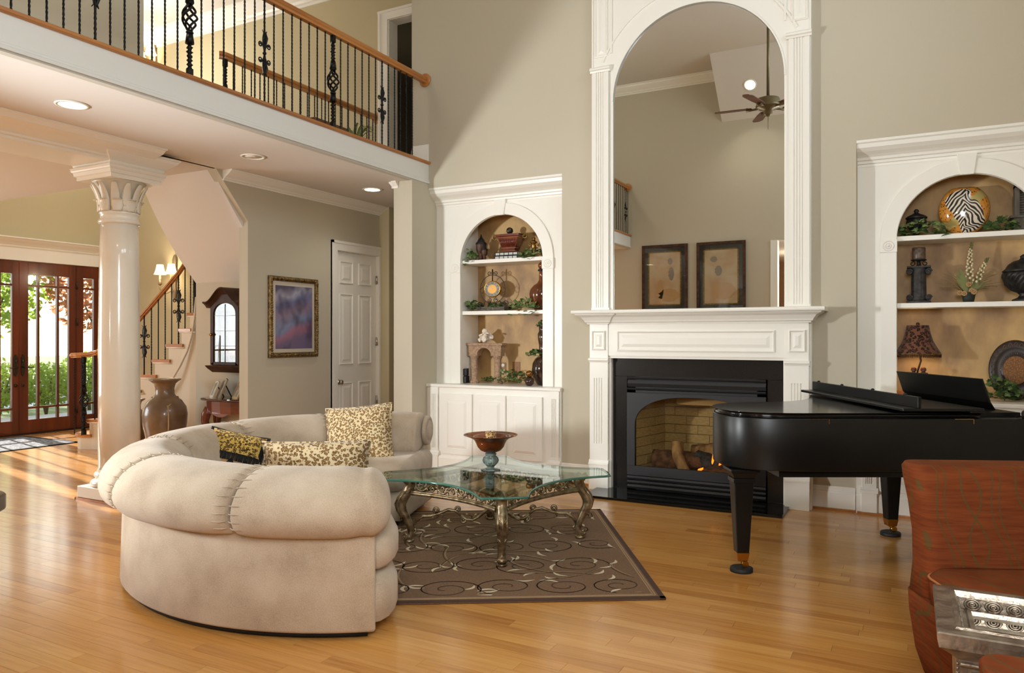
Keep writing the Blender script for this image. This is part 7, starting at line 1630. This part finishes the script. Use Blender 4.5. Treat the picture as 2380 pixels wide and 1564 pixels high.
# ---- right bookcase
lathe_thing('small_lidded_urn', 'small dark bronze lidded urn at left of right bookcase top shelf', 'urn', (0.045, 6.88, ZT + 0.02), [
    ('body', [(0, -0.02), (0.032, -0.02), (0.034, -0.005), (0.02, 0.005), (0.03, 0.025), (0.06, 0.06), (0.072, 0.10), (0.068, 0.13)], pewter, {'seg': 40, 'flute': (10, 0.02, 0.115, 0.05)}),
    ('lid', [(0.078, 0.13), (0.078, 0.142), (0.06, 0.155), (0.035, 0.165), (0.014, 0.178), (0.02, 0.192), (0.012, 0.206), (0, 0.21)], pewter, {'seg': 32})])
def disc_vase():
    c = (0.378, 6.90, ZT + 0.198); t = thing('disc_vase', 'round flat disc vase painted with zebra stripes and leopard gold rim', 'vase', (c[0], c[1], ZT))
    m = mat('zebra_glaze', S(230, 222, 206), 0.12, coat=0.7); N, L, p = nodes(m)
    tc = N.new('ShaderNodeTexCoord'); sp = N.new('ShaderNodeSeparateXYZ'); L.new(tc.outputs['Generated'], sp.inputs[0]); x = mth(N, L, 'SUBTRACT', sp.outputs[0], 0.5); z = mth(N, L, 'SUBTRACT', sp.outputs[2], 0.5)
    nz = N.new('ShaderNodeTexNoise'); nz.inputs['Scale'].default_value = 3.5; nz.inputs['Detail'].default_value = 1; L.new(tc.outputs['Generated'], nz.inputs[0])
    ax_ = mth(N, L, 'ABSOLUTE', mth(N, L, 'ADD', x, mth(N, L, 'MULTIPLY_ADD', nz.outputs[0], 0.25, -0.12)))
    ph = mth(N, L, 'ADD', mth(N, L, 'MULTIPLY', z, 62.0), mth(N, L, 'MULTIPLY', ax_, 74.0))
    st = mth(N, L, 'GREATER_THAN', mth(N, L, 'SINE', mth(N, L, 'ADD', ph, mth(N, L, 'MULTIPLY', nz.outputs[0], 6.0))), 0.05)
    zeb = mixc(N, L, st, S(44, 38, 34), S(232, 222, 206))
    v = N.new('ShaderNodeTexVoronoi'); v.inputs['Scale'].default_value = 17; L.new(tc.outputs['Generated'], v.inputs['Vector'])
    leo_ = ramp(N, L, v.outputs['Distance'], [(0.0, S(60, 36, 18)), (0.22, S(70, 42, 20)), (0.3, S(206, 136, 50)), (1.0, S(214, 150, 66))])
    plain = S(186, 168, 104)
    u = mth(N, L, 'SUBTRACT', x, z); w = mth(N, L, 'ADD', x, z)
    wob = mth(N, L, 'MULTIPLY_ADD', nz.outputs[0], 0.3, -0.15)
    zone = mth(N, L, 'LESS_THAN', mth(N, L, 'ABSOLUTE', mth(N, L, 'ADD', mth(N, L, 'ADD', mth(N, L, 'MULTIPLY', x, 0.9), mth(N, L, 'MULTIPLY', z, 0.45)), wob)), 0.27)
    zone2 = mth(N, L, 'GREATER_THAN', mth(N, L, 'ABSOLUTE', mth(N, L, 'ADD', u, wob)), 0.12)
    edge = mixc(N, L, zone2, plain, leo_)
    r2 = mth(N, L, 'ADD', mth(N, L, 'MULTIPLY', x, x), mth(N, L, 'MULTIPLY', z, z))
    zz = mth(N, L, 'MULTIPLY', zone, mth(N, L, 'LESS_THAN', r2, 0.21))
    L.new(mixc(N, L, zz, edge, zeb), p.inputs['Base Color'])
    rs = []
    for r_, y in ((0.02, -0.068), (0.08, -0.064), (0.13, -0.052), (0.17, -0.034), (0.192, -0.016), (0.2, 0), (0.192, 0.016), (0.17, 0.034), (0.1, 0.06), (0.02, 0.066)):
        rs.append([(c[0] + r_ * math.cos(a), c[1] + y, c[2] + max(-0.197, min(0.176, r_ * math.sin(a)))) for a in [2 * PI * i / 48 for i in range(48)]])
    g = G(); g.rings(rs); g.obj('body', m, t)
    G().box(c[0] - 0.05, c[0] + 0.05, c[1] - 0.012, c[1] + 0.012, c[2] + 0.172, c[2] + 0.178).obj('mouth', black, t)
disc_vase(); SCL('disc_vase', 0.88)
def shutter():
    t = thing('grey_cupola', 'weathered grey miniature louvred shutter tower at the frame edge', 'ornament', (0.80, 6.93, ZT))
    m = mat('weathered_grey', S(112, 104, 94), 0.85, col2=S(84, 78, 72), scale=14, stretch=(1, 1, 0.3)); a, b = 0.70, 0.90
    G().box(a, b, 6.86, 7.0, ZT, ZT + 0.105).obj('base', m, t, bevel=0.003); G().box(a - 0.025, b + 0.02, 6.84, 7.02, ZT + 0.105, ZT + 0.125).obj('ledge', m, t, bevel=0.003)
    g = G().box(a + 0.01, a + 0.04, 6.87, 6.99, ZT + 0.125, ZT + 0.36).box(b - 0.04, b, 6.87, 6.99, ZT + 0.125, ZT + 0.36).box(a + 0.01, b, 6.87, 6.99, ZT + 0.34, ZT + 0.38); g.obj('frame', m, t)
    for i in range(11): G().prism([(6.885, ZT + 0.13 + i * 0.019), (6.87, ZT + 0.13 + i * 0.019), (6.885, ZT + 0.146 + i * 0.019)], 'x', a + 0.04, b - 0.04).obj('slat', m, t)
    G().box(a + 0.04, b - 0.04, 6.89, 6.98, ZT + 0.125, ZT + 0.34).obj('core', steeld, t)
shutter()
def pillar():
    c = (0.062, 6.87, ZM); t = thing('pillar_pedestal', 'charcoal ionic column candle pedestal on middle shelf', 'candleholder', c)
    m = mat('charcoal_stone', S(72, 68, 66), 0.7, col2=S(44, 42, 42), scale=20, bump=0.3, bscale=60); X, Y, Z = c
    G().box(X - 0.085, X + 0.085, Y - 0.06, Y + 0.06, Z, Z + 0.02).obj('base', m, t, bevel=0.003); G().box(X - 0.085, X + 0.085, Y - 0.055, Y + 0.055, Z + 0.285, Z + 0.30).obj('abacus', m, t, bevel=0.003)
    G().lathe([(0, 0.02), (0.06, 0.02), (0.062, 0.04), (0.055, 0.05), (0.052, 0.06), (0.05, 0.24), (0.054, 0.25), (0.06, 0.285), (0, 0.286)], c, 48, flute=(14, 0.055, 0.245, 0.05)).obj('shaft', m, t)
    for z, s in ((0.255, 1), (0.045, 1)):
        for sx in (-1, 1): G().tube([(X + sx * 0.068 + q * math.cos(a), Y - 0.05, Z + z + q * math.sin(a)) for q, a in [(0.024 * (1 - i / 20 * .8), i / 20 * 2.4 * PI) for i in range(21)]], 0.006, 6).cyl((X + sx * 0.068, Y - 0.05, Z + z), (X + sx * 0.068, Y + 0.05, Z + z), 0.022, seg=14).obj('volute', m, t)
    g = G().cyl((X, Y, Z + 0.30), (X, Y, Z + 0.345), 0.012)
    for s in (-1, 1): g.tube(spiral((X + s * 0.045, Y, Z + 0.322), 0.02, 0.008, PI / 2, 1.1 * s, 14), 0.004, 6)
    g.lathe([(0, 0.345), (0.055, 0.345), (0.058, 0.352), (0, 0.354)], c, 24); g.obj('candle_cup', black, t)
    k = thing('mosaic_candle', 'grey mosaic pillar candle on the charcoal column pedestal', 'candle', (X, Y, Z + 0.3545))
    G().lathe([(0, 0.3545), (0.047, 0.3545), (0.049, 0.36), (0.049, 0.445), (0.045, 0.45), (0, 0.446)], c, 28).obj('wax', mat('mosaic_wax', S(64, 58, 54), 0.4, col2=S(104, 84, 70), scale=40, kind='voronoi', lo=0.1, hi=0.6), k); G().cyl((X, Y, Z + 0.446), (X, Y, Z + 0.46), 0.0015, seg=6).obj('wick', black, k)
pillar()
def flowers():
    c = (0.405, 6.87, ZM); t = thing('flower_arrangement', 'dried arrangement with cream bell flower spike in dark pot', 'flower arrangement', c); X, Y, Z = c; r = random.Random(9)
    G().lathe([(0, 0), (0.036, 0), (0.042, 0.03), (0.05, 0.075), (0.053, 0.08), (0.046, 0.08), (0, 0.07)], c, 20).obj('pot', mat('green_black_pot', S(44, 50, 44), 0.5), t)
    gr = mat('sage_stem', S(120, 124, 72), 0.7); cr = mat('cream_bell', S(222, 206, 168), 0.6); br = mat('dry_grass', S(140, 118, 76), 0.8); bud = mat('tan_bloom', S(176, 140, 96), 0.7)
    for (tip, n) in (((X + 0.02, Y - 0.01, Z + 0.47), 42), ((X + 0.125, Y - 0.01, Z + 0.345), 26)):
        b = Vector((X + 0.01, Y, Z + 0.07)); e = Vector(tip); mid = (b + e) / 2 + Vector((0.015 * (1 if tip[0] > X + .05 else -1), 0, 0.02))
        cv = lambda q: b * (1 - q) ** 2 + mid * 2 * q * (1 - q) + e * q * q
        s = G().tube([cv(i / 10) for i in range(11)], [0.006 - 0.0004 * i for i in range(11)], 6).obj('flower_spike', gr, t)
        g = G()
        for i in range(n):
            q = 0.25 + 0.62 * i / n; a = i * 2.4; w = 0.03 * (1.15 - q); p = cv(q) + Vector((w * math.cos(a), w * math.sin(a), 0)); g.ball(p, 0.0095 * (1.25 - q * 0.6), 6, 5, sz=1.25)
        g.obj('bell_flowers', cr, s)
        g = G(); 
        for i in range(14): q = 0.86 + 0.14 * i / 14; a = i * 2.4; g.ball(cv(q) + Vector((0.009 * math.cos(a), 0.009 * math.sin(a), 0)), 0.006, 5, 4)
        g.obj('green_buds', gr, s)
    for k in range(7):
        x = -0.085 + r.uniform(-.01, .06) if k < 4 else 0.09 + r.uniform(-.02, .04); a = x * 2
        rows = [[(X + x * (0.2 + q) * 0.8 - 0.02 * math.sin(PI * q) - w, Y - 0.03 + 0.02 * k / 7, Z + 0.07 + (0.20 - 0.02 * k) * q), (X + x * (0.2 + q) * 0.8 + 0.02 * math.sin(PI * q) + w, Y - 0.03 + 0.02 * k / 7, Z + 0.07 + (0.20 - 0.02 * k) * q)] for q, w in [(i / 6, 0.002) for i in range(7)]]
        G().rings(rows, closed=False).obj('leaf', mat('broad_leaf', S(124, 128, 88), 0.7) if k % 2 else gr, t)
    g = G()
    for i in range(90):
        s = -1 if i % 2 else 1; a = r.uniform(0.1, 1.3); L_ = r.uniform(0.1, 0.24); g.tube([(X + s * 0.02, Y, Z + 0.07), (X + s * (0.02 + L_ * 0.5 * math.sin(a)), Y + r.uniform(-.03, .03), Z + 0.07 + L_ * 0.6 * math.cos(a) + 0.02), (X + s * (0.02 + L_ * math.sin(a)), Y + r.uniform(-.05, .05), Z + 0.07 + L_ * math.cos(a))], 0.0012, 3)
    g.obj('grass_blades', br, t, kind='stuff')
    for x, z in ((-0.06, 0.075), (-0.03, 0.07), (0.02, 0.09), (0.035, 0.08), (0.0, 0.14)): 
        g = G(); 
        for k in range(8): a = k * PI / 4; g.ball((X + x + 0.014 * math.cos(a), Y - 0.045, Z + z + 0.014 * math.sin(a)), 0.009, 6, 4, sy=0.6)
        g.ball((X + x, Y - 0.05, Z + z), 0.008, 6, 4); g.obj('bloom', bud, t)
flowers()
lathe_thing('fluted_urn', 'large dark spiral fluted lidded urn at right frame edge', 'urn', (0.775, 6.88, ZM), [
    ('foot', [(0, 0), (0.085, 0), (0.085, 0.015), (0.05, 0.03), (0.035, 0.05), (0.05, 0.065)], pewter, {'seg': 32}),
    ('body', [(0.045, 0.065), (0.09, 0.085), (0.13, 0.13), (0.15, 0.19), (0.15, 0.215), (0.14, 0.225)], pewter, {'seg': 96, 'flute': (22, 0.07, 0.21, 0.035), 'twist': 6.0}),
    ('lid', [(0.145, 0.225), (0.15, 0.235), (0.13, 0.25), (0.11, 0.285), (0.075, 0.31), (0.04, 0.32), (0.03, 0.335), (0.035, 0.345), (0.018, 0.36), (0, 0.365)], pewter, {'seg': 40})])
def monkey_lamp():
    c = (0.055, 6.86, ZB); t = thing('animal_print_lamp', 'table lamp with brown leopard shade and two monkey figures at base', 'table lamp', c); X, Y, Z = c
    bz = mat('lamp_bronze', S(64, 40, 28), 0.4, metal=0.5); 
    G().box(X - 0.10, X + 0.10, Y - 0.07, Y + 0.07, Z, Z + 0.07).obj('base', bz, t, bevel=0.01)
    G().box(X - 0.085, X + 0.085, Y - 0.06, Y + 0.06, Z + 0.07, Z + 0.155).obj('log_seat', wcarve, t, bevel=0.02)
    G().tube([(X - 0.01, Y, Z + 0.15), (X + 0.0, Y, Z + 0.22), (X + 0.022, Y, Z + 0.30), (X + 0.0, Y, Z + 0.40), (X, Y, Z + 0.60)], 0.007, 8).obj('stem', bz, t)
    sh = leopard('shade_leopard', S(112, 72, 52), S(84, 52, 36), S(36, 22, 18), 36)
    g = G(); g.rings([[(X + r * math.cos(a), Y + r * math.sin(a), Z + h) for a in [2 * PI * i / 40 for i in range(40)]] for r, h in ((0.165, 0.355), (0.163, 0.365), (0.135, 0.41), (0.11, 0.46), (0.092, 0.52), (0.08, 0.582), (0.078, 0.585))], caps=False); s = g.obj('shade', sh, t); q = s.modifiers.new('thick', 'SOLIDIFY'); q.thickness = 0.003
    g = G().tube([(X + 0.165 * math.cos(a), Y + 0.165 * math.sin(a), Z + 0.355) for a in [2 * PI * i / 40 for i in range(40)]], 0.004, 6, closed=True); g.obj('gold_braid', MATS['gilt'], s)
    g = G()
    for i in range(80): a = 2 * PI * i / 80; g.cyl((X + 0.164 * math.cos(a), Y + 0.164 * math.sin(a), Z + 0.354), (X + 0.164 * math.cos(a), Y + 0.164 * math.sin(a), Z + 0.328), 0.0028, seg=4)
    g.obj('bead_fringe', bz, s, kind='stuff'); G().ball((X, Y, Z + 0.595), 0.014, 10, 8).obj('finial', bz, t)
    for dx, tl in ((-0.035, 0.1), (0.045, -0.1)):
        x = X + dx; y = Y - 0.035; z = Z + 0.155
        g = G().ball((x, y, z + 0.028), 0.022, 12, 8, sz=1.3).ball((x + tl * 0.06, y - 0.004, z + 0.07), 0.018, 12, 8).ball((x + tl * 0.06, y - 0.02, z + 0.065), 0.009, 8, 6)
        for s_ in (-1, 1): g.tube([(x + s_ * 0.016, y, z + 0.048), (x + s_ * 0.028, y - 0.02, z + 0.03), (x + s_ * 0.008, y - 0.03, z + 0.038)], [0.008, 0.007, 0.006], 6).tube([(x + s_ * 0.014, y - 0.01, z + 0.01), (x + s_ * 0.026, y - 0.035, z + 0.018), (x + s_ * 0.02, y - 0.04, z - 0.01)], [0.01, 0.008, 0.006], 6).ball((x + tl * 0.06 + s_ * 0.018, y, z + 0.072), 0.006, 6, 5)
        o = g.obj('monkey', mat('monkey_bronze', S(84, 54, 40), 0.45), t); q = o.modifiers.new('merge', 'REMESH'); q.mode = 'VOXEL'; q.voxel_size = 0.003; q.use_smooth_shade = True
        G().lathe([(0.019, 0), (0.021, 0.004), (0.016, 0.012), (0, 0.016)], (x + tl * 0.06, y, z + 0.078), 12).obj('cap', mat('cap_red', S(120, 48, 34), 0.6), o)
    light('lamp_bulb', 'POINT', (X, Y, Z + 0.44), 2.2, (1, 0.72, 0.42), size=0.02)
monkey_lamp()
for x, lb in ((-0.062, 'amber glass votive glowing at the left end of right counter'), (0.80, 'amber glass votive at the right end below the platter')):
    t = thing('votive_cup', lb, 'candleholder', (x, 6.80, ZB), group='amber votive cups')
    G().lathe([(0, 0), (0.022, 0), (0.03, 0.03), (0.032, 0.06), (0.029, 0.06), (0.026, 0.03), (0.018, 0.008), (0, 0.008)], (x, 6.80, ZB), 20).obj('cup', mat('votive_amber', S(196, 112, 40), 0.1, coat=0.5), t)
    G().lathe([(0, 0.01), (0.008, 0.016), (0.006, 0.03), (0, 0.045)], (x, 6.80, ZB), 10).obj('flame', mat('votive_flame', S(255, 190, 100), 0.5, emit=S(255, 170, 70), estr=6), t)
def platter():
    c = (0.72, 6.93, ZB + 0.235); t = thing('round_platter', 'large dark round platter with woven gold centre standing on counter', 'platter', (c[0], c[1], ZB)); tl = 0.12
    rings = lambda pr, n=56: [[(c[0] + r_ * math.cos(a), c[1] + y + r_ * math.sin(a) * tl, c[2] + r_ * math.sin(a)) for a in [2 * PI * i / n for i in range(n)]] for r_, y in pr]
    dk = mat('platter_dark', S(56, 40, 32), 0.4, col2=S(34, 24, 20), scale=9)
    G().rings(rings([(0.05, 0.012), (0.228, 0.012), (0.232, 0.0), (0.226, -0.012), (0.17, -0.004), (0.15, 0.002), (0.115, -0.006), (0.108, -0.010), (0.02, -0.004)])).obj('dish', dk, t)
    G().rings(rings([(0.108, -0.0125), (0.05, -0.011), (0.005, -0.011)])).obj('woven_centre', mat('woven_gold', S(150, 102, 46), 0.6, col2=S(110, 70, 30), scale=90, kind='voronoi', lo=0.2, hi=0.6), t)
    g = G(); h = G()
    for i in range(48): a = 2 * PI * i / 48; g.ball((c[0] + 0.128 * math.cos(a), c[1] - 0.006 + 0.128 * math.sin(a) * tl, c[2] + 0.128 * math.sin(a)), 0.0032, 6, 4)
    g.obj('studs', nickel, t)
    for i in range(26):
        a0 = 2 * PI * i / 26; pts = []
        for k in range(9):
            q = k / 8; a = a0 + 0.2 * q; r_ = 0.185 + 0.028 * math.sin(PI * q); pts.append((c[0] + r_ * math.cos(a), c[1] - 0.011 + r_ * math.sin(a) * tl - 0.0, c[2] + r_ * math.sin(a)))
        h.tube(pts, 0.0028, 4)
    h.obj('rim_carving', mat('rim_tan', S(110, 84, 64), 0.5), t)
    G().tube([(c[0] - 0.1, c[1] - 0.06, ZB + 0.006), (c[0] - 0.09, c[1] + 0.01, ZB + 0.02), (c[0] - 0.09, c[1] + 0.06, ZB + 0.14)], 0.006, 6).tube([(c[0] + 0.1, c[1] - 0.06, ZB + 0.006), (c[0] + 0.09, c[1] + 0.01, ZB + 0.02), (c[0] + 0.09, c[1] + 0.06, ZB + 0.14)], 0.006, 6).obj('easel', black, t)
platter(); SCL('round_platter', 0.77)
